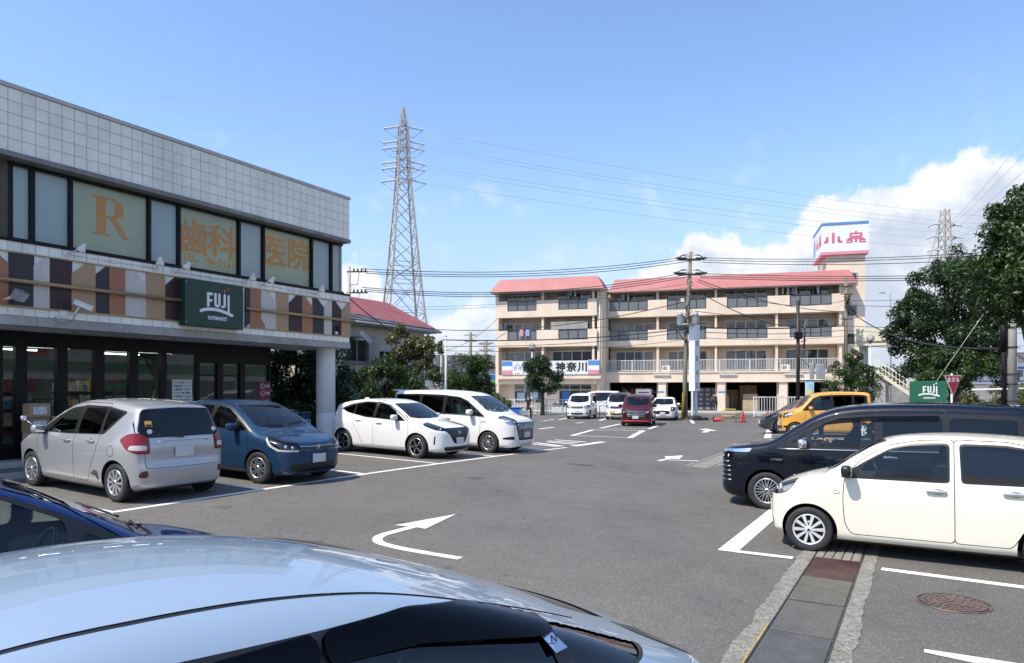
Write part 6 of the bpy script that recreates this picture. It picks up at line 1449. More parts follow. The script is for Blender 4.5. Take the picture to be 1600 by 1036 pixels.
# navy people carrier
voxy = dict(L=4.71, W=1.735, H=1.825, wheels=(.90,3.75), wr=.318, tw=.195, paint=P_NAVY, cell=.040, r=.125, crown=.05, core=(.95,.7), sect=SECT_V, plan=plan(4.71,1.735,.40,.2), belt=1.08, near=1,
    side=[(.14,.20),(.02,.30),(.03,.42),(.05,.62),(.05,.88),(.12,1.01),(.5,1.10),(.92,1.18),(1.3,1.42),(1.65,1.63),(2.0,1.75),(2.5,1.81),(3.4,1.825),(4.1,1.80),(4.55,1.75),(4.6,1.25),(4.66,.95),(4.70,.6),(4.6,.26)],
    dlo=[(1.02,1.055),(1.35,1.28),(1.7,1.50),(2.0,1.61),(2.6,1.655),(3.6,1.665),(4.45,1.64),(4.48,1.11),(3.0,1.09),(1.8,1.07)],
    glass=[([(1.18,1.09),(1.52,1.31),(1.52,1.10)], GLASSC), ([(1.60,1.10),(1.60,1.36),(1.85,1.51),(2.08,1.565),(2.50,1.59),(2.52,1.11)], glass('clear_glass', (.86,.90,.88), 1.0)), ([(2.63,1.115),(2.63,1.60),(3.42,1.61),(3.45,1.125)], GLASSP), ([(3.52,1.13),(3.52,1.60),(4.36,1.58),(4.38,1.15)], GLASSP)],
    visor=[[(1.72,1.44),(2.0,1.56),(2.5,1.605),(3.40,1.63),(3.40,1.55),(2.5,1.53),(2.05,1.485)]],
    screen=[(.97,0),(1.01,.35),(1.12,.67),(1.70,.59),(1.64,0)], rearglass=[(0,1.15),(.6,1.15),(.58,1.6),(0,1.63)], screenm=GLASSF,
    cuts=[('corner', [(-.1,.80),(-.1,.90),(.2,.935),(.62,.955),(.52,.86),(.2,.80)], 'headlight', CLEARLENS, dict(yin=.42, seal=.008, lamp=dict(back=LAMPDK, bulbs=[(.6,.87,.035,DRLM),(.72,.88,.03,DRLM)]))),
          ('corner', [(-.1,.905),(-.1,.985),(.25,1.0),(.66,1.03),(.62,.965),(.2,.95)], 'lamp_blade', CHROME, dict(yin=.40, off=.004)),
          ('front', [(0,.40),(.62,.40),(.66,.76),(.5,.78),(0,.78)], 'grille', BLACKT, dict(sym=True)),
          ('corner', [(4.5,.75),(4.5,1.5),(4.8,1.5),(4.8,.75)], 'tail_light', REDLENS, dict(yin=.66))],
    doors=[[(1.28,.27),(1.2,.55),(1.18,.95),(1.35,1.2),(1.7,1.55),(2.0,1.68),(2.56,1.72),(2.58,.27)], [(2.58,.27),(2.56,1.72),(3.47,1.73),(3.49,.8),(3.42,.27)]],
    bonnet=[[(.12,0),(.16,.4),(.5,.70),(.95,.75),(.98,.4),(.92,0)]], mirror=(1.50,1.12), mirm=CHROME, handles=[(2.40,.97),(2.74,.97)], hanm=CHROME, plates=[('f',.36,0)], mirs=1.15,
    slats=[(.78,.74,.014,CHROME,0)] + [(z,.76,.012,CHROME,.004) for z in (.46,.54,.62,.70)], chrome=[([(1.06,1.045),(1.8,1.055),(3.0,1.075),(4.4,1.095)], .010)],
    wipers=[(-.1,-.62,1.04,1.18)], wheel=dict(n=10, kind='mesh', sw=.10, rim=.21), seats=(2.12,3.0), dash=1.38, seatz=.70, steer=0)

def badge_text(root, sh, txt, x, z, size, side, m=CHROME):
    y = sh.ys(x, z)+.004; me = text_mesh(txt, size, extrude=.002, bold=.001); me.materials.append(m)
    link('badge', me, root, sh.loc(x, side*y, z), (0, 0, 0 if side > 0 else math.pi))
def front_badge(root, sh, txt, z, size, m=CHROME):
    me = text_mesh(txt, size, extrude=.004, bold=.004); me.materials.append(m); x = sh.xf(0, z)
    return link('badge', me, root, sh.loc(x-.012, 0, z), (0, 0, math.pi/2))
def ring_badge(root, sh, z, r, m=CHROME, end='f', ax=1.0, bar=True):
    x = sh.xf(0, z)-.014 if end == 'f' else sh.xr(0, z)+.014
    b = MB().mat(m); c = sh.loc(x, 0, z)
    b.tube([(c[0], c[1]+r*ax*math.cos(t), c[2]+r*math.sin(t)) for t in np.linspace(0, 2*math.pi, 21)], .006, 6, False)
    if bar: b.tube([(c[0], c[1]-r*ax*1.15, c[2]), (c[0], c[1]+r*ax*1.15, c[2])], .007, 6)
    return b.build('badge', None, root)

def place(name, label, sp, uv, hd, group='cars in the bays'):
    r, sh = make_car(name, label, sp, group); x, y = AX(*uv); put_car(r, sh, x, y, *hd); return r, sh
VPOS = (NX, NY); VNEG = (-NX, -NY)
CARS = 'cars parked on the lot'
r, s = place('hatchback_car', 'silver hatchback parked nose to the shop, its tailgate and red lamps showing', trezia, (7.10,-12.30), VNEG, CARS)
ring_badge(r, s, .995, .032, CHROME, 'r', 1.8, False)
_b = MB().mat(CHROME)
_b.tube([s.loc(s.xr(y, .985)+.012, y, .985 - (.03 if abs(y) > .42 else 0)) for y in np.linspace(-.46, .46, 12)], .014, 6); _b.build('tailgate_garnish', None, r)
_b = MB().mat(mat('orange_sticker', (.75,.38,.06), .5)); _q = [s.loc(s.xr(y, z)+.003, y, z) for y, z in ((-.60,1.20),(-.49,1.20),(-.49,1.29),(-.60,1.29))]; _b.quad(*_q)
_b.mat(BLACKT); _q = [s.loc(s.xr(y, z)+.004, y, z) for y, z in ((-.59,1.205),(-.50,1.205),(-.50,1.235),(-.59,1.235))]; _b.quad(*_q); _b.build('sticker', None, r)
for _y, _z in ((-.545, 1.125), (.60, 1.125)):
    _b = MB().mat(mat('white_sticker', (.75,.76,.76), .5)); _c = s.loc(s.xr(_y, _z)+.004, _y, _z); _b.sq(_c, (.003,.045,.038), (1,1), (16,6)); _b.build('sticker', None, r)
_b = MB().mat(mat('rust_scuff', (.06,.045,.035), .8)); _b.add([s.loc(x, -(s.ys(x, z)+.003), z) for x, z in ((2.72,.40),(2.82,.47),(2.91,.46),(2.95,.36),(2.93,.30),(2.86,.37))], [(0,1,2,3,4,5)]); _b.build('scuff', None, r)
_b = MB().mat(CHROME); _y = s.ys(1.05,.95); _b.tube([s.loc(1.0,-(_y-.06),1.0), s.loc(.82,-(_y+.10),1.17)], .008, 6); _b.sq(s.loc(.80,-(_y+.12),1.20), (.03,.05,.045), (.8,.8), (12,8)); _b.build('wing_mirror', None, r)
r, s = place('hatchback_car', 'slate blue hatchback with a white light line round its headlamps, beside the silver one', fit, (9.72,-12.0), VPOS, CARS)
front_badge(r, s, 'H', .70, .11)
r, s = place('hatchback_car', 'white hatchback with a black nose panel, between the blue hatchback and white van', aura, (15.25,-12.55), VPOS, CARS)
ring_badge(r, s, .70, .045)
r, s = place('people_carrier', 'tall white people carrier with an upright chrome grille beside the white hatchback', esquire, (18.05,-12.40), VPOS, CARS)
ESQ = (r, s); ring_badge(r, s, .80, .05, CHROME, 'f', 1.3, False); badge_text(r, s, 'HYBRID', 1.05, .92, .05, 1)
# spoiler lip over the rear window
MB().mat(P_WHITE).sq(s.loc(4.58, 0, 1.775), (.14, .66, .022), (.5, .35), (20, 8)).build('spoiler', None, r)
r, s = place('kei_car', 'ivory white small hatchback with black mirrors, parked over the drain', mira, (10.13,-.08), VNEG, CARS)
r, s = place('people_carrier', 'dark navy people carrier with chrome mirror, behind the ivory hatchback', voxy, (13.20,-.80), VNEG, CARS)
VOX = (r, s); badge_text(r, s, 'HYBRID', 1.06, .86, .055, -1)
def place_xy(name, label, sp, x, y, hd, group=CARS):
    r, sh = make_car(name, label, sp, group); put_car(r, sh, x, y, *hd); return r, sh
_sp = dict(keibox); _sp.update(wheels=(.49,2.95), wheel=dict(n=6, kind='straight', sw=.2, rim=.185, col=mat('white_alloy', (.75,.75,.74), .4)))
_sp['cuts'] = [(k_, P, pn, m, dict(o)) for k_, P, pn, m, o in keibox['cuts']]
place_xy('kei_car', 'yellow boxy small car parked beyond the navy people carrier', _sp, 12.35, 27.7, (-.98,.16))
_sp = scaled(trezia, 3.9, 1.69, 1.52, paint=P_DGREY, cell=.05, near=2, hatch=(), cuts=[trezia['cuts'][3], trezia['cuts'][4]], glass=trezia['glass'], fuel=(3.2,.78,.08), rod=(2.9,0)); _sp.pop('rearwiper'); _sp['mirm'] = P_DGREY
_sp['glass'] = [([(x*3.9/3.995, z*1.52/1.6) for x, z in P], m) for P, m in trezia['glass']]
_sp['slats'] = [(.66,.4,.01,CHROME,0)]; _sp['plates'] = [('f',.5,0)]
place_xy('hatchback_car', 'dark grey hatchback mostly hidden behind the yellow boxy car', _sp, 12.75, 30.3, (-.985,.14))
FAR = (-.277,-.961)
_sp = scaled(onebox, 3.70, 1.67, 1.735, wr=.29, cell=.045, paint=P_RED, near=1)
_sp['slats'] = [(z, .48, .014, CHROME, .004) for z in (.56,.64,.72,.80)] + [(.29,.70,.03,mat('red_lip', (.55,.04,.05), .35, coat=1),.0)]
_sp['cuts'] = [('corner', [(.0,.70),(.0,.80),(.2,.86),(.52,.90),(.4,.78),(.2,.71)], 'headlight', CLEARLENS, dict(yin=.50, seal=.01, lamp=dict(bulbs=[(.62,.76,.05,DRLM)]))), ('front', [(0,.40),(.36,.40),(.50,.52),(.50,.84),(0,.84)], 'grille', BLACKT, dict(sym=True)),
               ('front', [(.56,.32),(.62,.55),(.72,.58),(.74,.36)], 'fog_light', BLACKT, dict(smax=.6)), onebox['cuts'][4]]
r, s = place_xy('boxy_car', 'wine red boxy car with chrome grille bars parked in the middle of the far bays', _sp, 7.15, 39.3, FAR); ring_badge(r, s, .72, .05, CHROME, 'f', 1.3, False)
r, s = place_xy('boxy_car', 'white boxy car facing us, nearest the globe lamp in the far row', scaled(onebox, 3.71, 1.625, 1.745, paint=P_WHITE, cell=.05), 4.85, 48.4, FAR)
_sp = scaled(onebox, 3.395, 1.475, 1.79, wr=.278, paint=P_WHITE, cell=.05)
_sp['cuts'] = list(_sp['cuts']) + [('top', [(1.0,0),(1.0,.8),(3.6,.8),(3.6,0)], 'roof', P_GREYROOF, dict(it=1))]; _sp['plates'] = []; _sp['slats'] = [(.76,.36,.012,CHROME,0)]
r, s = place_xy('boxy_car', 'pale boxy car with a grey roof and yellow plate, half behind the red car', _sp, 7.25, 47.2, FAR); front_badge(r, s, 'H', .80, .12)
_x = s.xf(.22,.50); MB().mat(mat('yellow_plate', (.62,.50,.16), .5)).cbox(s.L/2-_x-.006, -.40, .42, s.L/2-_x+.02, -.07, .585, .004).build('number_plate', None, r)
_sp = scaled(aura, 3.84, 1.695, 1.50, paint=P_WHITE, cell=.05, near=2, steer=0); _sp['wheel'] = dict(n=5, kind='double', sw=.15, rim=.2); _sp['cuts'] = [('corner', [(.05,.60),(.06,.80),(.3,.86),(.62,.86),(.4,.70)], 'headlight', CLEARLENS, dict(yin=.50, seal=.01, lamp=dict(back=LAMPDK, bulbs=[(.6,.74,.05,DRLM)]))), ('front', [(0,.40),(.42,.42),(.45,.62),(0,.66)], 'grille', BLACKT, dict(sym=True)), _sp['cuts'][4]]; _sp['slats'] = []
place_xy('hatchback_car', 'small white hatchback behind the red boxy car, nearest the street pole', _sp, 10.1, 46.2, FAR)
_sp = scaled(onebox, 3.9, 1.69, 1.9, paint=P_WHITE, cell=.06)
place_xy('boxy_car', 'white car mostly hidden, its roof showing over the white boxy car', _sp, 6.5, 54.2, (-.961,.277))
# the two cars beside the viewer
GR = glass('tinted_glass', (.16,.20,.19), 1.2)
fast = dict(aura); fast.update(L=4.30, W=1.76, H=1.45, wheels=(.90,3.55), paint=P_LBLUE, cell=.024, near=1, steer=0, plan=plan(4.30,1.76,.45,.34), core=(.95,.9), crown=.07, r=.14,
    side=[(.14,.19),(.03,.33),(.015,.52),(.05,.66),(.18,.77),(.6,.89),(1.02,.98),(1.45,1.23),(1.8,1.375),(2.1,1.485),(2.5,1.49),(2.9,1.42),(3.3,1.295),(3.65,1.185),(3.95,1.06),(4.12,.98),(4.18,.90),(4.24,.70),(4.29,.55),(4.28,.4),(4.15,.24)],
    dlo=[(1.08,.93),(1.5,1.18),(1.85,1.315),(2.2,1.36),(2.6,1.35),(3.0,1.285),(3.4,1.18),(3.72,1.06),(3.74,1.0),(3.6,.985),(2.6,.96)],
    glass=[([(1.22,.955),(1.46,1.105),(1.46,.965)], GLASSC), ([(1.52,.965),(1.52,1.16),(1.9,1.305),(2.285,1.335),(2.285,.975)], GLASSC), ([(2.36,.98),(2.34,1.335),(2.6,1.325),(2.95,1.265),(3.12,1.21),(3.16,1.0)], glass('tinted_glass', (.16,.20,.19), 1.2)), ([(3.24,1.0),(3.20,1.205),(3.45,1.125),(3.68,1.035),(3.69,1.01),(3.6,.995)], glass('tinted_glass', (.10,.12,.12), 1.2))],
    visor=[[(2.30,1.345),(2.6,1.345),(2.95,1.29),(3.17,1.225),(3.19,1.165),(3.12,1.165),(2.92,1.205),(2.6,1.26),(2.30,1.265)], [(1.60,1.195),(1.9,1.315),(2.283,1.345),(2.283,1.265),(1.92,1.235),(1.66,1.125)]],
    screen=[(1.03,0),(1.07,.35),(1.18,.62),(1.80,.54),(1.74,0)], ditch=[((1.82,2.4,3.0,3.5), None, (.57,.585,.565,.53), .010)], hatch=[], fin=(3.3,0), mirror=(1.50,1.0), handles=[(2.1,.86),(2.95,.88)], fuel=(3.6,.78,.085),
    rearglass=[(0,.97),(.36,.97),(.34,1.06),(0,1.09)], plates=[('f',.46,0)],
    cuts=[aura['cuts'][0], ('corner', [(3.86,.965),(3.95,1.02),(4.10,.985),(4.5,.98),(4.5,.80),(4.10,.84)], 'tail_light', CLEARLENS, dict(yin=.40, seal=.007, lamp=dict(back=LAMPIN, end='r')))])
_dz = lambda P, k: [(x, z - (k*float(np.interp(x, (1.7,2.3,2.9,3.4,4.0,4.15), (0,.03,.105,.125,.11,.05))) if z > .9 else 0)) for x, z in P]
fast['side'] = _dz(fast['side'], 1.0); fast['dlo'] = _dz(fast['dlo'], .12); fast['glass'] = [(_dz(P, .12), m) for P, m in fast['glass']]; fast['visor'] = [_dz(P, .12) for P in fast['visor']]
_st = lambda P: [((x+.55 if x > 2.28 else x), z) for x, z in P]
for k_ in ('side', 'dlo', 'ditch_'):
    if k_ in fast: fast[k_] = _st(fast[k_])
fast['plan'] = plan(4.85, 1.76, .45, .34); fast['glass'] = [(_st(P), m) for P, m in fast['glass']]; fast['visor'] = [_st(P) for P in fast['visor']]; fast['cuts'] = [(k_, _st(P), *r_) for k_, P, *r_ in fast['cuts']]
fast['doors'] = [[(x, min(z, float(np.interp(x, (1.08,1.5,1.85,2.2,3.15,3.55,3.95,4.27), (.90,1.15,1.28,1.31,1.29,1.19,1.08,.98))))) for x, z in _st(P)] for P in aura['doors']]
fast['side'] = [(.14,.19),(.03,.33),(.015,.52),(.05,.66),(.18,.77),(.6,.89),(1.02,.98),(1.42,1.21),(1.76,1.38),(2.12,1.467),(2.6,1.48),(3.05,1.43),(3.45,1.328),(3.85,1.198),(4.2,1.068),(4.5,.955),(4.68,.875),(4.77,.76),(4.84,.56),(4.83,.40),(4.70,.24)]
fast.update(gh=.06, L=4.85, wheels=(.90,4.10), ditch=[((1.82,2.4,3.5,4.05), None, (.57,.585,.565,.53), .010)], handles=[(2.1,.86),(3.5,.88)], fuel=(4.15,.78,.085), seats=(2.3,3.3), seatz=.40, crown=.10)
fast.pop('fin'); NOTE = place_xy('hatchback_car', 'pale blue grey hatchback right beside the viewer, its roof and door visor in front', fast, -1.33, 2.22, (-math.sin(R_(49.4)), -math.cos(R_(49.4))))
r, s = NOTE
_b = MB().mat(CHROME); _q = [s.loc(x, -(s.ys(x, z)+.024), z) for x, z in ((3.65,1.195),(3.72,1.175),(3.75,1.115),(3.68,1.115))]; _b.quad(*_q[::-1]); _b.build('visor_emblem', None, r)
_m = text_mesh('N', .04, extrude=.001); _m.materials.append(BLACKT); link('badge', _m, r, s.loc(3.70, -(s.ys(3.70,1.15)+.030), 1.15), (R_(-12), 0, math.pi))
_sp = dict(fit); _sp.update(paint=P_DBLUE, cell=.032, steer=0)
DBL = place_xy('hatchback_car', 'royal blue hatchback with its dark bonnet showing behind the pale blue grey roof', _sp, -3.38, 4.05, (math.sin(R_(45)), math.cos(R_(45))))
# ------------------------------------------------------------------ plants
def leaf_mat(name, c1, c2, gloss=.4):
    k = NB(name); g = k.n('ShaderNodeNewGeometry')
    n = k.ramp(k.noise(1.3, 4, .6), .32, .68); c = k.mix(n, c1, c2); c = k.mix(k.math('MULTIPLY', g.outputs['Random Per Island'], .55), c, mul(c1, .55)); c = k.mix(k.ramp(g.outputs['Random Per Island'], .9, 1.0, 0, .6), c, mul(c2, 1.5))
    k.set(Base_Color=c, Roughness=gloss, Specular_IOR_Level=.5)
    t = k.n('ShaderNodeBsdfTranslucent'); k.l(k.mix(1.0, c, (1.0, 1.15, .5), 'MULTIPLY'), t.inputs[0]); mx = k.n('ShaderNodeMixShader'); mx.inputs[0].default_value = .28
    k.l(k.b.outputs[0], mx.inputs[1]); k.l(t.outputs[0], mx.inputs[2]); k.l(mx.outputs[0], k.out.inputs[0]); return k.m
LEAFD = leaf_mat('dark_leaf', (.014,.036,.010), (.038,.075,.020)); LEAFM = leaf_mat('mid_leaf', (.026,.058,.012), (.065,.115,.024)); LEAFL = leaf_mat('light_leaf', (.07,.13,.025), (.14,.21,.05)); LEAFO = leaf_mat('olive_leaf', (.07,.085,.028), (.15,.15,.055))
BARK = mat('bark', (.10,.075,.055), .95, var=.35, scale=6, stretch=(1,1,.25), bump=.8, bscale=18)
def leaves(blobs, n, ls, seed, sub=14, thick=.5, asp=.5):
    "leaf quads gathered in clumps over the given ellipsoids"
    rs = np.random.default_rng(seed); B = np.array(blobs, float); area = (B[:,3]*B[:,4]*B[:,5])**(2/3); pick = rs.choice(len(B), n, p=area/area.sum())
    u = rs.normal(size=(len(B), sub, 3)); u[:,:,2] += .15; u /= np.linalg.norm(u, axis=2, keepdims=True); sc_ = rs.uniform(.62, 1.0, (len(B), sub, 1))
    cl = B[:,None,:3] + u*sc_*B[:,None,3:6]; cr = rs.uniform(.24, .44, (len(B), sub))*B[:,3:6].mean(1)[:,None]
    j = rs.integers(0, sub, n); c = cl[pick, j]; r = cr[pick, j]
    d = rs.normal(size=(n, 3)); d[:,2] += .35; d /= np.linalg.norm(d, axis=1, keepdims=True); p = c + d*(r*rs.uniform(thick, 1.08, n))[:,None]
    nrm = d + rs.normal(size=(n,3))*.55; nrm[:,2] += .3; nrm /= np.linalg.norm(nrm, axis=1, keepdims=True)
    t = np.cross(nrm, rs.normal(size=(n,3))); t /= np.linalg.norm(t, axis=1, keepdims=True); b = np.cross(nrm, t); s = ls*rs.uniform(.6, 1.25, n)[:,None]
    V = np.stack([p - t*s*.5, p + b*s*asp*.5 + nrm*s*.06, p + t*s*.5 - nrm*s*.10, p - b*s*asp*.5 + nrm*s*.06], 1).reshape(-1, 3); return V
def leaf_mesh(name, V, m):
    n = len(V)//4; me = bpy.data.meshes.new(name); me.vertices.add(4*n); me.vertices.foreach_set('co', V.astype(np.float32).ravel()); me.loops.add(4*n); me.loops.foreach_set('vertex_index', np.arange(4*n, dtype=np.int32))
    me.polygons.add(n); me.polygons.foreach_set('loop_start', np.arange(0, 4*n, 4, dtype=np.int32)); me.polygons.foreach_set('loop_total', np.full(n, 4, np.int32)); me.update(); me.validate(); me.materials.append(m); return me
def tree(name, label, x, y, z, blobs, n, ls, seed, m, trunk=(.15, 2.0), group=None, cat='tree', limbs=5, sub=14, lean=(0,0), asp=.5):
    r = empty(name, (x, y, z), 0, label, cat, group); rs = random.Random(seed)
    b = MB().mat(BARK); tr, th = trunk
    P = [(0,0,-.1), (lean[0]*.3+.03,lean[1]*.3,th*.35), (lean[0]*.7-.02,lean[1]*.7+.02,th*.7), (lean[0],lean[1],th)]; b.tube(P, [tr*1.25, tr, tr*.85, tr*.7], 10)
    for k in range(limbs):
        q = blobs[k % len(blobs)]; e = Vector((q[0]+rs.uniform(-.4,.4)*q[3], q[1]+rs.uniform(-.4,.4)*q[4], q[2]+rs.uniform(-.1,.4)*q[5])); a = Vector(P[2+(k % 2)]); mid = a.lerp(e, .5) + Vector((rs.uniform(-.2,.2), rs.uniform(-.2,.2), .15))
        b.tube([tuple(a), tuple(mid), tuple(e)], [tr*.6, tr*.4, tr*.12], 7)
        for _ in range(2):
            f = e + Vector((rs.uniform(-1,1)*q[3]*.6, rs.uniform(-1,1)*q[4]*.6, rs.uniform(0,.7)*q[5])); b.tube([tuple(mid.lerp(e,.6)), tuple(mid.lerp(f,.6)), tuple(f)], [tr*.25, tr*.15, tr*.05], 5)
    b.build('trunk', None, r); link('crown', leaf_mesh('crown', leaves(blobs, n, ls, seed, sub, asp=asp), m), r, kind='stuff'); return r
# big evergreens at the right
tree('evergreen_tree', 'big dense dark evergreen tree beside the small green sign', 27.9, 44.0, 0, [(x*1.3, y*1.3, 2.03+(z-2.03)*1.27, a*1.34, b*1.3, c*1.27) for x, y, z, a, b, c in [(-.6,-.2,4.2,2.3,1.8,1.7),(.9,0,5.9,1.9,1.8,1.6),(-.4,.2,7.0,1.5,1.4,1.3),(-1.7,-.3,5.6,1.2,1.2,1.0),(.2,0,8.0,1.1,1.0,.9),(-1.6,-.4,3.4,1.2,1.2,.8),(1.5,0,4.3,1.3,1.2,1.3),(1.9,.2,6.9,1.2,1.2,1.0),(-2.2,.1,4.6,1.0,1.0,1.0)]], 62000, .19, 3, LEAFD, (.36, 4.0), limbs=8, sub=20)
tree('evergreen_tree', 'mid green lower tree spreading in front of the big dark evergreen', 26.6, 42.0, 0, [(x*1.3, y*1.3, 2.03+(z-2.03)*1.27, a*1.3, b*1.3, c*1.27) for x, y, z, a, b, c in [(-.3,0,2.9,1.5,1.2,.85),(1.2,.1,2.7,1.3,1.1,.8),(-1.0,-.1,2.3,.9,.8,.6)]], 16000, .15, 4, LEAFM, (.14, 1.6), sub=16)
tree('evergreen_tree', 'bright green tree overhanging the concrete pole at the edge of the view', 14.45, 19.5, 0, [(-.9,-.2,5.0,1.35,1.2,.9),(.3,0,5.9,1.3,1.2,1.0),(-.2,.2,6.7,1.0,1.0,.8),(1.4,.1,6.3,1.4,1.2,1.2),(1.5,-.1,4.9,1.3,1.2,.9),(-.2,-.5,4.3,1.0,.9,.5),(.9,0,7.4,.9,.9,.7)], 34000, .17, 5, LEAFM, (.20, 3.8), limbs=8, sub=22, lean=(.5,.3), asp=.36)
tree('shrub_tree', 'rounded green shrub tree at the far end of the flats', 21.9, 45.0, 0, [(0,0,2.0,1.5,1.3,1.3),(-.3,0,3.4,1.0,.9,.9),(.7,.1,2.9,1.0,.9,.9),(.1,0,4.2,.55,.5,.6),(.2,-.2,1.1,1.3,1.1,.8)], 17000, .13, 6, LEAFM, (.10, 1.5), sub=16)
tree('round_tree', 'clipped round green tree on a bare trunk beside the globe lamp', 2.35, 54.0, 0, [(0,0,3.1,1.45,1.3,1.35),(.5,0,2.6,1.2,1.1,.9),(-.4,0,3.7,1.0,1.0,.8)], 20000, .13, 7, LEAFD, (.15, 2.3), limbs=4, sub=26)
tree('broadleaf_tree', 'tall green tree in front of the house with the red roof', -4.85, 31.0, 0, [(-.1,0,4.0,.75,.7,.75),(.75,.1,3.7,.75,.7,.6),(1.2,.2,3.9,.55,.5,.45),(.2,0,3.2,1.1,.9,.6),(.9,0,2.6,.9,.8,.6)], 13000, .12, 8, LEAFO, (.10, 2.2), sub=16, limbs=7)
tree('broadleaf_tree', 'broad low green bush tree at the foot of the house wall', -5.3, 28.6, 0, [(-.3,0,2.3,1.3,1.0,.7),(.9,.2,2.1,1.0,.9,.8),(-.9,0,1.6,.9,.8,.6),(.1,-.2,2.9,.7,.6,.4)], 15000, .11, 9, LEAFM, (.09, 1.4), sub=18)
tree('broadleaf_tree', 'dense rounded green tree between the house and the flats', -2.55, 41.5, 0, [(0,0,2.9,1.4,1.2,1.1),(-.5,.1,2.2,1.2,1.0,.9),(.6,0,3.4,.9,.8,.7),(.6,0,2.1,1.0,.9,.9)], 18000, .12, 10, LEAFM, (.13, 1.8), sub=20)
tree('shrub', 'light green shrub behind the white van beside the end of the flats', -1.2, 44.0, 0, [(0,0,1.2,.8,.7,.6),(.6,.1,1.0,.6,.6,.5)], 5000, .11, 11, LEAFL, (.05, .8), cat='shrub')
tree('garden_tree', 'dark leafy tree behind the round shop column', -8.1, 26.0, .35, [(-.6,0,2.2,1.2,1.0,1.0),(.9,.2,2.4,1.2,1.0,1.0),(0,0,1.1,1.5,1.1,.8),(.2,.1,3.2,1.2,1.0,.7),(-1.4,.3,1.6,.9,.9,.9),(1.4,.2,1.2,.9,.9,.8)], 26000, .13, 12, LEAFD, (.12, 1.6), sub=18)
def hedge(label, pts, w, h, n, m, seed, z0=.1, ls=.10):
    r = empty('hedge', (pts[0][0], pts[0][1], 0), 0, label, 'hedge'); bl = []
    L_ = sum(math.hypot(b[0]-a[0], b[1]-a[1]) for a, b in zip(pts, pts[1:])); rs = random.Random(seed)
    for a, b in zip(pts, pts[1:]):
        k = max(2, int(math.hypot(b[0]-a[0], b[1]-a[1])/.7))
        for i in range(k): t = (i+.5)/k; bl.append((a[0]+(b[0]-a[0])*t-pts[0][0], a[1]+(b[1]-a[1])*t-pts[0][1], z0+h*rs.uniform(.42,.58), w*rs.uniform(.8,1.2), w*rs.uniform(.8,1.2), h*rs.uniform(.42,.62)))
    link('foliage', leaf_mesh('foliage', leaves(bl, n, ls, seed, 10), m), r, kind='stuff')
    b = MB().mat(BARK)
    for q in bl[::2]: b.tube([(q[0],q[1],0), (q[0]+.05,q[1],q[2])], [.03,.015], 5)
    b.build('stems', None, r, kind='stuff'); return r
hedge('dark green hedge under the wall of the red roofed house', [(-7.6,25.6), (-6.3,28.0), (-4.0,32.5)], .55, 1.7, 16000, LEAFD, 21)
hedge('yellow green hedge behind the stop sign and concrete pole', [(23.5,34.0), (27.0,36.5), (31.0,38.0)], .9, 1.7, 15000, LEAFO, 22, 0.1, .13)
hedge('low light green bushes in front of the train', [(40,54), (48,55), (60,57)], 1.3, 3.2, 12000, LEAFL, 23, .1, .25)
for i, (x, y, h, lab) in enumerate(((21.4,36.5,1.6,'brownish green bush between the stop sign and the small green sign'), (23.2,35.6,1.9,'dry looking green bush just behind the stop sign'))):
    tree('bush', lab, x, y, 0, [(0,0,h*.5,.9,.7,h*.5),(.5,.1,h*.4,.7,.6,h*.4)], 6000, .11, 31+i, LEAFO, (.04, .6), 'bushes by the stop sign', 'bush')

# ------------------------------------------------------------------ house with the red roof
HV = -21.5
house = empty('house', (*AX(26.0, HV), 0), -TH, 'cream rendered house with a dull red gabled roof behind the shop', 'house')
HW = mat('house_render', (.58,.55,.48), .85, var=.1, scale=.9, bump=.15, bscale=40, dirt=((.36,.34,.29), .45)); RROOF = NB('red_roof_sheet')
_w = RROOF.n('ShaderNodeTexWave', wave_type='BANDS', bands_direction='X'); _w.inputs['Scale'].default_value = 1.1; RROOF.l(RROOF.co(), _w.inputs['Vector'])
_c = RROOF.mix(RROOF.ramp(RROOF.noise(1.2, 7, .7), .3, .7), (.21,.055,.055), (.31,.095,.09)); RROOF.set(Base_Color=RROOF.mix(RROOF.ramp(_w.outputs['Fac'], .88, 1, 0, .4), _c, (.13,.035,.035)), Roughness=.6); RROOF = RROOF.m
SHG = mat('grey_shingle', (.075,.078,.085), .85, var=.45, scale=7, stretch=(1,1,4), bump=.4, bscale=25)
w_ = MB().mat(HW).box(-6.2, -5.5, 0, 0, 1.95, 4.93); w_.prism([(-6.2,4.93),(0,4.93),(0,5.0),(-2.9,6.42),(-6.2,4.98)], 'y', 1.80, 1.95); w_.build('wall', None, house)
ez, rz_, Y0, Y1 = 5.0, 6.62, -6.2, 2.35
b = MB().mat(RROOF); b.add([(.65,Y0,ez),(.65,Y1,ez),(-2.75,Y1,rz_),(-2.75,Y0,rz_),(-6.8,Y1,ez-.3),(-6.8,Y0,ez-.3)] + [(.65,Y0,ez-.07),(.65,Y1,ez-.07),(-2.75,Y1,rz_-.07),(-6.8,Y1,ez-.37)], [(0,1,2,3),(3,2,4,5),(0,6,7,1),(1,7,8,2),(2,8,9,4)], False); b.build('roof', None, house)
def onroof(y, k): return (.65-3.4*k, y, ez+(rz_-ez)*k+.03)
sh_ = MB().mat(SHG)
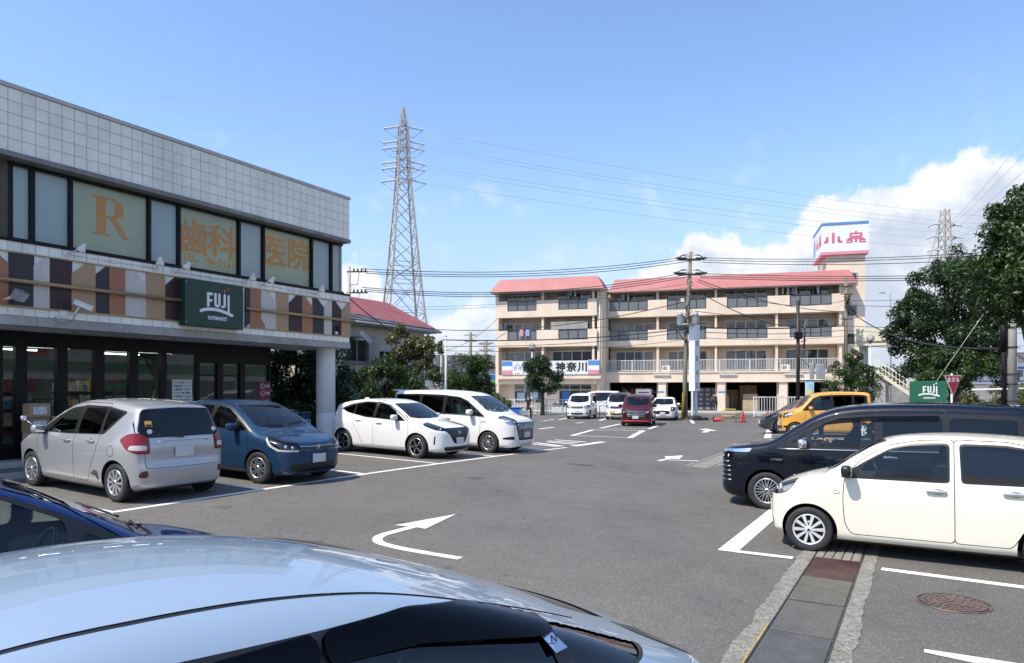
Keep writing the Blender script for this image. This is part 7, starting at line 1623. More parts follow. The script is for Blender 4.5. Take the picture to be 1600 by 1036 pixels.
for i in range(13):
    y0, y1 = -6.1+.62*i, -6.1+.62*(i+1)-.02
    for r in range(4):
        k0 = .095*r; k1 = .095*(r+1); lim = .36*(1-(y0+6.1)/8.2)
        if k0 >= lim: continue
        k1 = min(k1, lim); a = onroof(y0, k0); c = onroof(y1, k0); d = onroof(y1, k1); e = onroof(y0, k1); up = .012*((i+r) % 2)
        sh_.add([(a[0],a[1],a[2]+.02+up), (c[0],c[1],c[2]+.02+up), (d[0],d[1],d[2]+up), (e[0],e[1],e[2]+up), (a[0],a[1],a[2]-.02), (c[0],c[1],c[2]-.02)], [(0,1,2,3), (4,5,1,0)], False)
sh_.build('shingle_strip', None, house, kind='stuff')
GUT = mat('grey_gutter', (.33,.34,.36), .5, var=.1); MB().mat(GUT).tube([(.70,-6.2,ez-.06), (.70,2.4,ez-.09)], .065, 8).build('gutter', None, house)
MB().mat(mat('eave_board', (.42,.40,.36), .7)).box(-.3,-6.1,ez-.16,.6,2.3,ez-.08).build('eave', None, house)
MB().mat(GUT).tube([(.68,1.6,ez-.1), (.35,1.7,ez-.4), (.08,1.75,ez-.7), (.08,1.75,.1)], .04, 8).tube([(.07,-3.1,3.2), (.07,-3.1,.2)], .035, 8).build('downpipe', None, house)
WF2 = mat('aluminium_frame', (.30,.31,.32), .4, .5)
def hwin(y0, y1, z0, z1, n=2, cur=True):
    f = MB().mat(WF2); f.box(.0,y0,z0,.06,y1,z0+.05).box(.0,y0,z1-.05,.06,y1,z1)
    for i in range(n+1): y = y0+(y1-y0)*i/n; f.box(.0,max(y0,y-.03),z0+.05,.055,min(y1,y+.03),z1-.05)
    f = f.build('window', None, house)
    for i in range(n):
        a, c = y0+(y1-y0)*i/n+.03, y0+(y1-y0)*(i+1)/n-.03; MB().mat(FGLASS).box(.02,a,z0+.05,.03,c,z1-.05).build('pane', None, f)
    if cur:
        cb = MB().mat(CURT); ys = np.linspace(y0+.05, y1-.05, 18)
        for k, (a, c) in enumerate(zip(ys, ys[1:])): cb.quad((.003+.008*(k % 2),a,z0+.05),(.003+.008*((k+1) % 2),c,z0+.05),(.003+.008*((k+1) % 2),c,z1-.05),(.003+.008*(k % 2),a,z1-.05))
        cb.build('curtain', None, f)
    else: MB().mat(ROOMD).box(.001,y0+.03,z0+.05,.006,y1-.03,z1-.05).build('room', None, f)
hwin(-3.55,-2.3,3.25,4.38); MB().mat(WF2).cbox(.0,-2.26,3.22,.14,-1.55,4.42,.01).build('shutter_box', None, house); hwin(-1.65,-.55,3.42,3.85,2,False); hwin(-4.9,-4.3,3.6,4.4,1,False); hwin(-4.9,-4.3,1.4,2.3,1,False)
MB().mat(WF2).box(-.0,-3.7,3.16,.12,-1.5,3.22).build('sill', None, house)
b = MB().mat(RAILW)
for i in range(6): b.box(.10,-4.92,2.9+.12*i+.6,.14,-4.28,2.95+.12*i+.6)
b.build('window_bars', None, house)
ad = empty('aerial_dish', (*AX(22.9, HV+.1), 4.15), -TH, 'white laundry arms folded on the house wall above the window', 'bracket')
MB().mat(RAILW).tube([(0,0,0),(.45,.15,.28)], .03, 6).tube([(.05,-.2,.1),(.5,.0,.05)], .03, 6).build('arm', None, ad); b = MB().mat(RAILW); rbox(b, Matrix.Rotation(R_(-30), 3, 'X') @ Matrix.Rotation(R_(20), 3, 'Y'), (.35,.25,.2), (.05,.42,.10)); b.build('cover', None, ad)
ad.name = 'laundry_bracket'

# ------------------------------------------------------------------ lattice towers
GALV = mat('galvanised_steel', (.44,.41,.36), .6, .0, var=.25, scale=.8, dirt=((.30,.20,.13), .6)); INSUL = mat('insulator_glass', (.55,.56,.56), .25, var=.1)
def pylon(label, x, y, H, prof, levels, arms, rot, dirL, dirR, seg):
    r = empty('lattice_tower', (x, y, 0), rot, label, 'pylon', 'lattice power towers')
    zs, ws = zip(*prof); W_at = lambda z: float(np.interp(z, zs, ws)); b = MB().mat(GALV); k = .095 if H < 60 else .1
    cor = ((1,1),(-1,1),(-1,-1),(1,-1))
    for cx, cy in cor: b.tube([(cx*W_at(z), cy*W_at(z), z) for z in zs], [.20 if z < H*.5 else .14 for z in zs], 4, smooth=False)
    b.build('leg_frame', None, r)
    b = MB().mat(GALV)
    for z0, z1 in zip(levels, levels[1:]):
        w0, w1 = W_at(z0), W_at(z1)
        for i in range(4):
            a, c = cor[i], cor[(i+1) % 4]; b.tube([(a[0]*w0,a[1]*w0,z0), (c[0]*w1,c[1]*w1,z1)], k*.75, 4, smooth=False); b.tube([(c[0]*w0,c[1]*w0,z0), (a[0]*w1,a[1]*w1,z1)], k*.75, 4, smooth=False)
            if z1-z0 > 5 or z0 < H*.45: b.tube([(a[0]*w1,a[1]*w1,z1), (c[0]*w1,c[1]*w1,z1)], k*.7, 4, smooth=False)
    b.build('bracing', None, r)
    def string(p, e):
        s_ = MB().mat(INSUL); q = (e-p).normalized(); n = 11; u = q.cross(Vector((0,0,1))).normalized(); v = u.cross(q)
        for i in range(n):
            c = p.lerp(e, (i+.5)/n); ring = lambda rr, off: [tuple(c+q*off+(u*math.cos(t)+v*math.sin(t))*rr) for t in np.linspace(0, 2*math.pi, 8, False)]
            s_.add(ring(.19,-.05)+ring(.19,.05), [(j,(j+1) % 8,(j+1) % 8+8,j+8) for j in range(8)]+[tuple(range(8)),tuple(range(8,16))], False)
        s_.mat(GALV).tube([tuple(p), tuple(e)], .045, 5); s_.build('insulator_string', None, r)
    def jumper(a, c):
        MB().mat(STEELD).tube([tuple(a), tuple(a.lerp(c,.25)+Vector((0,0,-1.2))), tuple(a.lerp(c,.75)+Vector((0,0,-1.2))), tuple(c)], .03, 5).build('jumper', None, r)
    Rm = Matrix.Rotation(-rot, 3, 'Z')
    for z, w in arms:
        w0 = W_at(z)
        if w > 0:
            b = MB().mat(GALV)
            for sx in (-1, 1):
                b.tube([(sx*w0,-w0,z), (sx*(w0+w),0,z+.1)], k*.8, 4); b.tube([(sx*w0,w0,z), (sx*(w0+w),0,z+.1)], k*.8, 4); b.tube([(sx*w0*.9,0,z+1.0), (sx*(w0+w),0,z+.1)], k*.7, 4)
            b.build('crossarm', None, r)
            for sx in (-1, 1):
                p = Vector((sx*(w0+w), 0, z+.1)); es = [p + Vector(d)*seg for d in (dirL, dirR)]
                for e in es: string(p, e)
                jumper(*es)
        else:                                              # strings straight off the body, one pair per side
            b = MB().mat(GALV).tube([(-w0-.15,w*w0,z), (w0+.15,w*w0,z)], k, 4).tube([(-w0,w0,z-.5), (w0,-w0,z-.5)], k*.7, 4); b.build('crossarm', None, r)
            es = []
            for sg, d in ((-1, dirL), (1, dirR)): p = Rm @ Vector((sg*w0*1.1, 0, 0)); p.z = z; e = p + Rm @ Vector(d)*seg; string(p, e); es.append(e)
            jumper(*es)
    return r
pylon('tall pale lattice power tower rising behind the red roofed house', -16.5, 106, 44.9, [(0,4.6),(12.6,2.75),(21,1.95),(33,1.02),(41.5,.62),(44.9,.10)], [0,6,11,13.5,18.5,21.2,24.5,27.5,30.2,32.6,34.6,36.3,37.9,39.4,40.7,42,43.4], ((42.0,-.5),(39.8,-.9),(38.9,-.2),(36.7,-.9),(35.8,-.2),(33.9,-.5)), R_(22), (-1,.06,-.10), (1,.06,-.20), 2.4)
pylon('distant lattice power tower behind the big evergreen tree', 105.5, 170, 46.0, [(0,4.2),(20,1.8),(30,1.25),(44,.75),(46,.65)], [0,8,15,20,24,27.5,30.5,33,35.5,37.8,40,42,44,46], ((42.2,2.2),(39.2,2.4),(36.0,2.2),(31.2,3.0),(28.2,2.4)), R_(10), (-.5,.8,-.3), (.8,-.5,-.2), 1.4)

# ------------------------------------------------------------------ poles
CPOLE = mat('concrete_pole', (.40,.385,.35), .85, var=.15, scale=2, stretch=(1,1,.3), bump=.2, bscale=40, dirt=((.22,.2,.17), .4)); BROWNP = mat('brown_steel_pole', (.028,.022,.020), .5, .2, var=.2); OLDP = mat('weathered_pole', (.20,.175,.14), .85, var=.25, scale=3, stretch=(1,1,.3), dirt=((.1,.09,.07), .5))
PG = 'utility poles round the lot'
pole = empty('utility_pole', (11.65, 46.9, 0), 0, 'weathered street pole with transformers and many wires beside the tall white signboard', 'utility pole', PG)
MB().mat(OLDP).tube([(0,0,-.1),(-.02,0,3),(.15,0,7),(.38,0,11.3)], [.165,.15,.135,.11], 12).build('shaft', None, pole)
px_ = lambda z: np.interp(z, (0,3,7,11.3), (0,-.02,.15,.38))
for z, w in ((10.75,.9), (9.75,1.0)):
    b = MB().mat(STEELD); c = px_(z); b.box(c-w,-.16,z,c+w,-.08,z+.08); b.box(c-w*.8,.08,z-.02,c+w*.8,.16,z+.06); b.build('crossarm', None, pole)
    for k in range(4):
        for sx in (-1,1):
            x = c+sx*(w*.35+w*.2*k); s_ = MB().mat(mat('dark_insulator', (.05,.05,.055), .35)).tube([(x,-.12-.05*k,z+.1),(x+.16*sx,-.14,z+.10)], [.07,.06], 8); s_.mat(INSUL).tube([(x,-.1,z+.05),(x,-.1,z+.2)], [.05,.035], 8); s_.build('insulator', None, pole)
    for sx in (-1,1):
        b = MB().mat(BLACKT)
        for k in range(3): b.tube([(c+sx*(.15+.12*k),-.12,z+.30), (c+sx*(.5+.12*k),-.12,z+.34-.05*k), (c+sx*(w*.95),-.12,z+.14-.06*k)], .022, 5)
        b.build('jumper', None, pole)
TRG = mat('transformer_grey', (.30,.33,.36), .5, .1, var=.2)
for dx in (-.52, .50):
    c = px_(6.7)+dx; t = MB().mat(TRG).lathe([(.001,6.3),(.17,6.3),(.19,6.35),(.19,7.0),(.21,7.04),(.21,7.1),(.001,7.24)], c=(c,-.2,0), n=20)
    for a in np.linspace(0, 2*math.pi, 9)[:-1]: t.box(c+.20*math.cos(a)-.02,-.2+.20*math.sin(a)-.02,6.45,c+.20*math.cos(a)+.02,-.2+.20*math.sin(a)+.02,6.9)
    t = t.build('transformer', None, pole)
    for k in (-1,0,1): MB().mat(INSUL).tube([(c+.10*k,-.2,7.1),(c+.12*k,-.22,7.32)], [.05,.03], 8).build('bushing', None, t)
b = MB().mat(STEELD); b.box(-.85,-.5,6.2,1.05,-.42,6.29); b.box(-.85,.0,6.2,1.05,.08,6.29); b.tube([(-.85,-.4,6.22),(.08,-.1,5.1)], .03, 5); b.tube([(1.0,-.4,6.22),(.1,-.1,5.1)], .03, 5); b.build('platform', None, pole)
b = MB().mat(BLACKT)
for k in range(16):
    z = 4.9+.30*k; c = px_(z); b.tube([(c-.2*rnd.random(),-.22,z), (c+.25*math.sin(k*2.1),-.30,z+.25), (c+.1,-.2,z+.5)], .022, 5)
for k in range(12): z = 4.6+.42*k; c = px_(z); b.tube([(c-.24,-.05,z),(c+.24,-.05,z+.02)], .018, 5)
b.build('fittings', None, pole, kind='stuff'); MB().mat(WL).box(.1,-.32,5.3,.3,-.2,5.75).box(-.35,-.3,7.9,-.15,-.2,8.15).build('junction_box', None, pole)
tag(MB().mat(mat('yellow_guard', (.62,.44,.03), .6)).tube([(0,0,0),(.1,0,1.85)], .06, 8).build('guard_tube', None, None, (11.25, 46.2, 0)), 'slanting yellow guard tube at the foot of the street pole', 'guard tube')
tag(MB().mat(mat('black_bag', (.02,.02,.022), .5, var=.3)).sq((0,0,.16), (.45,.3,.2), (.6,.7), (16,10)).sq((.6,.1,.12), (.3,.25,.15), (.6,.7), (14,8)).build('stone_heap', None, None, (11.9, 45.4, 0)), 'low dark stone heap at the foot of the street pole', 'stone')
sg = empty('sign_pylon', (11.92, 45.6, 0), R_(33), 'tall narrow white illuminated sign pylon standing before the street pole', 'sign')
W3 = mat('sign_pylon_white', (.76,.77,.78), .45, var=.04)
MB().mat(W3).box(-.24,-.24,1.95,.24,.24,6.25).build('sign_box', None, sg)
MB().mat(mat('sign_mark', (.33,.34,.34), .6)).box(-.10,-.246,2.1,.10,-.2405,2.5).box(-.10,-.246,3.0,.10,-.2405,3.3).box(-.1,-.246,3.9,.1,-.2405,4.25).box(-.1,-.246,4.9,.1,-.2405,5.2).build('sign_print', None, sg)
MB().mat(mat('sign_cap', (.30,.45,.38), .5)).box(-.9,-.25,6.251,.9,.25,6.31).build('cap_plate', None, sg)
b = MB().mat(RAILW).box(-.22,-.06,0,-.10,.06,1.95).box(.10,-.06,0,.22,.06,1.95).build('leg', None, sg)
b = MB().mat(mat('block', (.1,.09,.085), .9)).box(-.6,-.35,0,.9,.35,.16).build('base', None, sg)
bp = empty('utility_pole', (16.4, 40.0, .05), 0, 'slim dark brown pole with grey meter boxes behind the yellow car', 'utility pole', PG)
MB().mat(BROWNP).tube([(0,0,0),(0,0,7.1)], [.11,.09], 12).build('shaft', None, bp)
b = MB().mat(STEELD); b.box(-.1,-.12,2.45,1.6,-.04,2.53); b.tube([(.05,-.08,3.9),(1.0,-.08,2.9)], .02, 5); b.build('bracket', None, bp)
for x, w, z0, z1 in ((.75,.10,2.6,3.5), (1.25,.22,2.6,3.45)): MB().mat(TRG).cbox(x-w,-.2,z0,x+w,.0,z1,.03).build('meter_box', None, bp)
b = MB().mat(STEELD); 
for k in range(9): b.tube([(.12,-.1,4.5+.22*k),(.34+.1*(k % 2),-.12,4.6+.22*k)], .03, 5)
b.tube([(.3,-.1,4.3),(.38,-.1,6.1)], .05, 6); b.build('fittings', None, bp, kind='stuff'); MB().mat(BLK).cbox(-.2,-.2,4.9,.2,.1,5.3,.04).build('clamp_box', None, bp)
p3_ = empty('utility_pole', (26.8, 56.0, .1), 0, 'grey pole with bundled cables against the end of the flats', 'utility pole', PG)
MB().mat(OLDP).tube([(0,0,0),(0,0,11.0)], [.16,.11], 10).build('shaft', None, p3_); b = MB().mat(BLACKT)
for k in range(12): a = k*1.9; b.tube([(.2*math.cos(a),-.2,8.2+.12*k),(.3*math.sin(a),-.3,8.5+.1*k),(.1,-.15,8.9)], .035, 5)
for z in (10.2,9.6,7.6): b.tube([(-.5,-.1,z),(.5,-.1,z)], .04, 5)
b.build('fittings', None, p3_, kind='stuff')
cp = empty('utility_pole', (17.6, 24.6, 0), 0, 'thick pale concrete pole beside a black conduit at the edge of the view', 'utility pole', PG)
MB().mat(CPOLE).tube([(0,0,-.1),(0,0,8.6)], [.19,.15], 20).build('shaft', None, cp); MB().mat(BLK).tube([(-.30,-.04,-.1),(-.28,-.04,4.9)], [.09,.07], 10).tube([(-.29,-.04,3.4),(-.29,-.04,4.6)], .11, 10).build('conduit', None, cp)
b = MB().mat(STEELD)
for z in (1.6,2.2,2.55,3.5,4.2): b.lathe([(.195,z),(.20,z+.03),(.195,z+.05)], n=20)
for k in range(8): b.tube([((-1)**k*.19,0,2.7+.4*k),((-1)**k*.30,-.05,2.7+.4*k)], .012, 5)
b.build('pole_band', None, cp); MB().mat(RAILW).tube([(-1.4,-.05,2.02),(1.6,-.05,2.10)], .035, 6).build('crossbar', None, cp)
lp = empty('utility_pole', (-9.35, 40.0, 0), 0, 'thin pole with two cross arms beyond the corner of the shop roof', 'utility pole', PG)
MB().mat(CPOLE).tube([(0,0,0),(0,0,9.1)], [.15,.10], 12).build('shaft', None, lp)
for z in (8.75, 7.55):
    MB().mat(STEELD).box(-.1,-.1,z,1.1,-.03,z+.07).tube([(.0,-.06,z-.7),(.5,-.06,z-.7),(.6,-.06,z)], .02, 5).build('crossarm', None, lp)
    for k in range(4): MB().mat(mat('dark_insulator', (.05,.05,.055), .35)).tube([(.3+.22*k,-.07,z+.07),(.3+.22*k,-.07,z+.24)], [.055,.04], 8).build('insulator', None, lp)
for i, (x, y, h, r_, lab) in enumerate(((-3.62,38.2,4.95,.06,'thin bright steel post in front of the dense round tree'), (-4.0,39.5,4.8,.07,'thin grey post just left of the bright steel post'), (-4.75,80,8.6,.17,'distant grey pole above the dense round tree'), (-3.6,92,8.3,.16,'farther distant pole between the round tree and the flats'), (-2.6,70,7.0,.14,'dark pole hard against the left end of the flats'))):
    o = empty('utility_pole' if i > 1 else 'steel_post', (x, y, 0), 0, lab, 'pole', PG); MB().mat(OLDP if i > 1 else RAILW if i == 0 else CPOLE).tube([(0,0,0),(0,0,h)], r_, 10).build('shaft', None, o)
    b = MB().mat(STEELD)
    if i > 1:
        for z in (h-.3,h-1.0): b.tube([(-.7,0,z),(.7,0,z)], .05, 5)
    else: b.sq((0,0,h), (r_*1.2,r_*1.2,.04), (1,1), (10,6))
    b.build('crossarm' if i > 1 else 'cap', None, o)
def globe_lamp(x, y, h, label):
    r = empty('globe_lamp', (x, y, 0), 0, label, 'street lamp', 'globe lamps'); MB().mat(RAILW).tube([(0,0,0),(0,0,1.0),(0,0,1.02),(0,0,h)], [.075,.075,.055,.045], 12).build('pole', None, r)
    g = glass('lamp_globe_glass', (.78,.78,.75), .9, haze=.35, hazec=(.75,.74,.7)) if 'globe' not in MATS else MATS['globe']; MATS['globe'] = g
    MB().mat(g).sq((0,0,h+.27), (.27,.27,.27), (1,1), (24,14)).build('globe', None, r); MB().mat(BLK).lathe([(.05,h-.06),(.13,h),(.13,h+.05),(.05,h+.06)], n=16).build('collar', None, r); MB().mat(DRLM).tube([(0,0,h+.06),(0,0,h+.32)], .06, 10).build('bulb', None, r); return r
globe_lamp(1.55, 54.0, 5.1, 'white globe lamp on a slender pole beside the clipped round tree'); globe_lamp(25.7, 50.0, 5.45, 'globe lamp rising out of the shrub tree at the end of the flats')
CABLES = [
('uppermost wire from the upper arm of the thin shop-side pole to the street pole top',0.022,(-8.59,40,8.97),(11.99,47,11.02),0.55,'W'),
('middle wire from the upper arm of the thin shop-side pole to the street pole top',0.022,(-8.48,40,8.82),(11.99,47,10.87),0.55,'W'),
('lowest wire from the upper arm of the thin shop-side pole to the street pole top',0.022,(-8.37,40,8.71),(11.99,47,10.7),0.55,'W'),
('uppermost wire from the lower arm of the thin shop-side pole to the street pole',0.022,(-8.59,40,7.9),(11.9,47,9.96),0.75,'W'),
('middle wire from the lower arm of the thin shop-side pole to the street pole',0.022,(-8.48,40,7.79),(11.9,47,9.81),0.75,'W'),
('lowest wire from the lower arm of the thin shop-side pole to the street pole',0.022,(-8.37,40,7.68),(11.9,47,9.66),0.75,'W'),
('upper thin wire crossing the lattice tower toward the street pole',0.012,(-13.21,60,9.24),(12.07,47,9.19),0.6,'W'),
('lower thin wire crossing the lattice tower toward the street pole',0.012,(-13.21,60,8.91),(12.07,47,8.93),0.5,'W'),
('thick sagging telephone cable in front of the lattice tower foot',0.03,(-13.21,60,8.03),(11.86,47,8.02),1.4,'W'),
('uppermost low wire from the bright steel post to the street pole',0.03,(-3.77,38,4.75),(11.61,46,6.08),0.3,'W'),
('middle low wire from the bright steel post to the street pole',0.018,(-3.77,38,4.4),(11.61,46,5.87),0.3,'W'),
('lowest low wire from the bright steel post to the street pole',0.014,(-3.77,38,4.16),(11.61,46,5.36),0.3,'W'),
('slack wire rising to the left end of the flats',0.022,(-1.33,66,8.81),(-10.28,70,6.46),1.6,'W'),
('slanting wire running down along the red house roof to the steel post',0.02,(-5.94,24,5.49),(-3.83,38,4.26),0.5,'W'),
('uppermost wire from the street pole top toward the big evergreen,passing under the roof sign',0.022,(12.81,47,10.93),(32.37,42,10.62),0.35,'W'),
('middle wire from the street pole top toward the big evergreen,passing under the roof sign',0.022,(12.81,47,10.78),(32.37,42,10.47),0.35,'W'),
('lowest wire from the street pole top toward the big evergreen,passing under the roof sign',0.022,(12.81,47,10.63),(32.37,42,10.16),0.35,'W'),
('uppermost wire from the second arm of the street pole along the pink parapet',0.024,(12.68,47,9.86),(33.91,44,9.5),0.25,'W'),
('middle wire from the second arm of the street pole along the pink parapet',0.024,(12.68,47,9.71),(33.91,44,9.34),0.25,'W'),
('lowest wire from the second arm of the street pole along the pink parapet',0.024,(12.68,47,9.58),(33.91,44,9.2),0.25,'W'),
('uppermost slanting cable from the street pole to the pole at the end of the flats',0.026,(12.55,47,9.45),(26.66,56,8.3),0.5,'W'),
('middle slanting cable from the street pole to the pole at the end of the flats',0.02,(12.5,47,9.32),(26.66,56,9.17),0.9,'W'),
('lowest slanting cable from the street pole to the pole at the end of the flats',0.03,(12.55,47,8.67),(26.66,56,7.37),1.2,'W'),
('thick black cable level with the top of the white sign pylon',0.05,(12.66,46,6.12),(26.72,56,7.17),0.12,'W'),
('thin cable just under the thick black one across the flats',0.024,(12.66,46,5.83),(26.72,56,6.81),0.2,'W'),
('lowest thin cable across the third floor of the flats',0.016,(12.66,46,5.45),(26.72,56,6.35),0.2,'W'),
('topmost wire from the pole at the end of the flats toward the big evergreen',0.016,(26.72,56,9.17),(33.91,44,8.37),0.2,'W'),
('second wire from the pole at the end of the flats toward the big evergreen',0.02,(26.72,56,8.81),(33.91,44,7.64),0.2,'W'),
('third wire from the pole at the end of the flats toward the big evergreen',0.022,(26.72,56,7.17),(30.83,40,5.77),0.2,'W'),
('fourth wire from the pole at the end of the flats toward the big evergreen',0.016,(26.72,56,6.81),(30.83,40,5.33),0.2,'W'),
('fifth wire from the pole at the end of the flats toward the big evergreen',0.014,(26.72,56,6.09),(30.83,40,4.56),0.2,'W'),
('lowest wire from the pole at the end of the flats toward the big evergreen',0.014,(26.72,56,5.73),(30.83,40,4.12),0.2,'W'),
('heavy hanging cable from the flats pole to the concrete pole',0.035,(26.72,56,8.76),(16.73,24,3.44),0.9,'W'),
('wire from the transformers across to the flats pole',0.02,(12.16,46.5,7.28),(26.72,56,7.89),0.3,'W'),
('wire from the transformers back to the left end of the flats',0.02,(12.16,46.5,7.02),(-1.14,62,7.55),0.5,'W'),
('single earth wire leaving the very tip of the tall lattice tower',0.035,(-16.92,106,44.82),(-93.58,150,63.41),0.6,'H'),
('first conductor from the top on the shop side of the tall lattice tower',0.04,(-19.64,106,42.0),(-96.33,150,57.49),1.2,'H'),
('second conductor from the top on the shop side of the tall lattice tower',0.04,(-19.64,106,39.76),(-96.33,150,55.29),1.2,'H'),
('third conductor from the top on the shop side of the tall lattice tower',0.04,(-19.64,106,38.98),(-96.33,150,53.09),1.2,'H'),
('fourth conductor from the top on the shop side of the tall lattice tower',0.04,(-19.64,106,36.75),(-96.33,150,51.43),1.2,'H'),
('fifth conductor from the top on the shop side of the tall lattice tower',0.04,(-19.64,106,35.77),(-96.33,150,49.78),1.2,'H'),
('lowest conductor from the top on the shop side of the tall lattice tower',0.04,(-19.64,106,34.02),(-96.33,150,45.65),1.2,'H'),
('first conductor from the top between the two lattice towers',0.045,(-13.42,106,41.22),(161.83,210,52.89),2.2,'H'),
('second conductor from the top between the two lattice towers',0.045,(-13.42,106,39.08),(161.83,210,50.77),2.2,'H'),
('third conductor from the top between the two lattice towers',0.045,(-13.42,106,38.6),(161.83,210,49.23),2.2,'H'),
('fourth conductor from the top between the two lattice towers',0.045,(-13.42,106,36.07),(161.83,210,47.69),2.2,'H'),
('fifth conductor from the top between the two lattice towers',0.045,(-13.42,106,35.48),(161.83,210,45.57),2.2,'H'),
('lowest conductor from the top between the two lattice towers',0.045,(-13.42,106,33.44),(161.83,210,43.26),2.2,'H'),
('first conductor climbing from the distant lattice tower over the viewer',0.05,(107.3,170,43.05),(66.06,75,43.25),1.0,'H'),
('second conductor climbing from the distant lattice tower over the viewer',0.05,(107.3,170,42.11),(66.06,75,39.81),1.0,'H'),
('third conductor climbing from the distant lattice tower over the viewer',0.05,(107.3,170,40.71),(66.06,75,36.36),1.0,'H'),
('fourth conductor climbing from the distant lattice tower over the viewer',0.05,(107.3,170,38.37),(66.06,75,30.86),1.0,'H'),
('fifth conductor climbing from the distant lattice tower over the viewer',0.05,(107.3,170,37.12),(66.06,75,27.76),1.0,'H'),
('lowest conductor climbing from the distant lattice tower over the viewer',0.05,(107.3,170,34.47),(66.06,75,23.29),1.0,'H'),
('first faint conductor descending beyond the distant lattice tower',0.06,(104.03,170,42.89),(238.9,420,55.59),6.0,'H'),
('second faint conductor descending beyond the distant lattice tower',0.06,(104.03,170,41.96),(237.74,420,52.51),6.0,'H'),
('third faint conductor descending beyond the distant lattice tower',0.06,(104.03,170,40.55),(236.59,420,49.42),6.0,'H'),
('fourth faint conductor descending beyond the distant lattice tower',0.06,(104.03,170,38.06),(235.43,420,46.34),6.0,'H'),
('fifth faint conductor descending beyond the distant lattice tower',0.06,(104.03,170,36.81),(234.28,420,44.03),6.0,'H'),
('lowest faint conductor descending beyond the distant lattice tower',0.06,(104.03,170,34.31),(233.12,420,40.95),6.0,'H'),
]
CBL = mat('black_cable', (.018,.018,.02), .6, var=.1); CBH = mat('bare_conductor', (.48,.50,.52), .6, .0, var=.1)
for i, (lab, r_, a, b_, sag, grp) in enumerate(CABLES):
    a, b_ = Vector(a), Vector(b_); n = 14; pts = [tuple(a.lerp(b_, t) - Vector((0,0,sag*4*t*(1-t)))) for t in np.linspace(0, 1, n+1)]
    o = MB().mat(CBH if grp == 'H' else CBL).tube(pts, r_*(.6 if grp == 'H' else 1), 5).build('power_line' if grp == 'H' else 'cable'); tag(o, lab, 'cable', 'high voltage lines on the lattice towers' if grp == 'H' else 'overhead wires between the street poles')
gw = MB().mat(GALV).tube([(17.9,31.5,.6),(22.4,32.0,6.6)], .013, 6).build('guy_wire'); tag(gw, 'pale slanting guy wire crossing the big evergreen tree', 'guy wire')

# ------------------------------------------------------------------ signs and street things
ss_ = empty('stop_sign', (15.3, 24.2, -.13), R_(20), 'red inverted triangle stop sign with a white border on a white post', 'road sign')
RSIGN = mat('sign_red_face', (.48,.03,.045), .45, var=.06)
def tri(b, s, y0, y1, c): b.prism([(-s, c+s*.577), (0, c-s*1.155), (s, c+s*.577)], 'y', y0, y1)
b = MB().mat(SGW); tri(b, .42, -.012, .012, 2.42); b.build('sign_border', None, ss_); b = MB().mat(RSIGN); tri(b, .375, -.018, -.0125, 2.42); b.build('sign_face', None, ss_)
me = text_mesh('止まれ', .19, extrude=.002, bold=.006); me.materials.append(SGW); link('lettering', me, ss_, (0, -.021, 2.50))
MB().mat(RAILW).tube([(0,.05,0),(0,.05,2.72)], .034, 10).build('post', None, ss_); MB().mat(mat('green_sign_back', (.1,.25,.3), .5)).cbox(.12,.06,2.40,.34,.09,2.66,.01).build('small_plate', None, ss_)
fs = empty('small_shop_sign', (17.9, 30.0, 1.40), R_(-90)+R_(-27), 'small green FUJI supermarket sign standing above the navy people carrier roof', 'sign')
SGRN2 = mat('green_sign_face', (.015,.115,.065), .45, var=.06); MB().mat(SGRN2).cbox(-.08,-.70,.10,0,.70,1.00,.012).build('board', None, fs)
pv = empty('lettering_root', (0,0,0)); bpy.data.objects.remove(pv)
_n0 = set(bpy.data.objects); fuji(fs, 1.4, .92, SGRN2, SGW, SGW, 0, .002)
for o in set(bpy.data.objects)-_n0: o.location.z += .55
b = MB().mat(RAILW)
for y in (-.5,.5): b.box(-.07,y-.03,-1.40,-.01,y+.03,.10)
b.build('leg', None, fs)
CONE = mat('cone_red', (.62,.045,.03), .5, var=.1); CB = mat('cone_base', (.03,.03,.032), .7)
def cone(x, y, label, fallen=False, z=0):
    r = empty('traffic_cone', (x, y, z), 0.4, label, 'traffic cone', 'traffic cones by the yellow barrier'); MB().mat(CB).cbox(-.19,-.19,0,.19,.19,.05,.015).build('base', None, r); MB().mat(CONE).lathe([(.14,.05),(.135,.09),(.035,.68),(.025,.70),(.001,.70)], n=20).build('body', None, r)
    if fallen: r.rotation_euler = (R_(86), 0, R_(60)); r.location.z = z+.16
    return r
cone(14.14, 42.7, 'red traffic cone standing just past the yellow barrier', z=gz(14.14,42.7)); cone(16.2, 44.2, 'red traffic cone against the nose of the dark grey car'); cone(12.54, 43.4, 'red traffic cone lying on its side near the street pole', True)
YB = mat('yellow_barrier', (.66,.42,.03), .5, var=.1); yb = empty('barrier', (13.05, 41.9, gz(13.05,41.9)), R_(-5), 'yellow hoop barrier on the asphalt before the street', 'barrier')
MB().mat(YB).tube([(-.40,0,0),(-.40,0,.72),(-.34,0,.82),(.34,0,.82),(.40,0,.72),(.40,0,0)], .035, 8).tube([(-.4,0,.42),(.4,0,.42)], .028, 8).build('hoop', None, yb)
tag(MB().mat(mat('black_yellow_pole', (.06,.05,.03), .5)).tube([(13.2,41.95,.35),(14.05,42.6,.66)], .03, 8).build('barrier_pole'), 'dark bar running from the yellow hoop to the first cone', 'bar')
gt = empty('sliding_gate', (17.7, 51.2, 0), R_(-9), 'white barred sliding gate pulled across in front of the open store', 'gate')
b = MB().mat(RAILW); b.box(0,-.03,.14,4.6,.03,.20); b.box(0,-.03,1.46,4.6,.03,1.53)
for x in (0,2.28,4.54): b.box(x,-.04,.0,x+.07,.04,1.56)
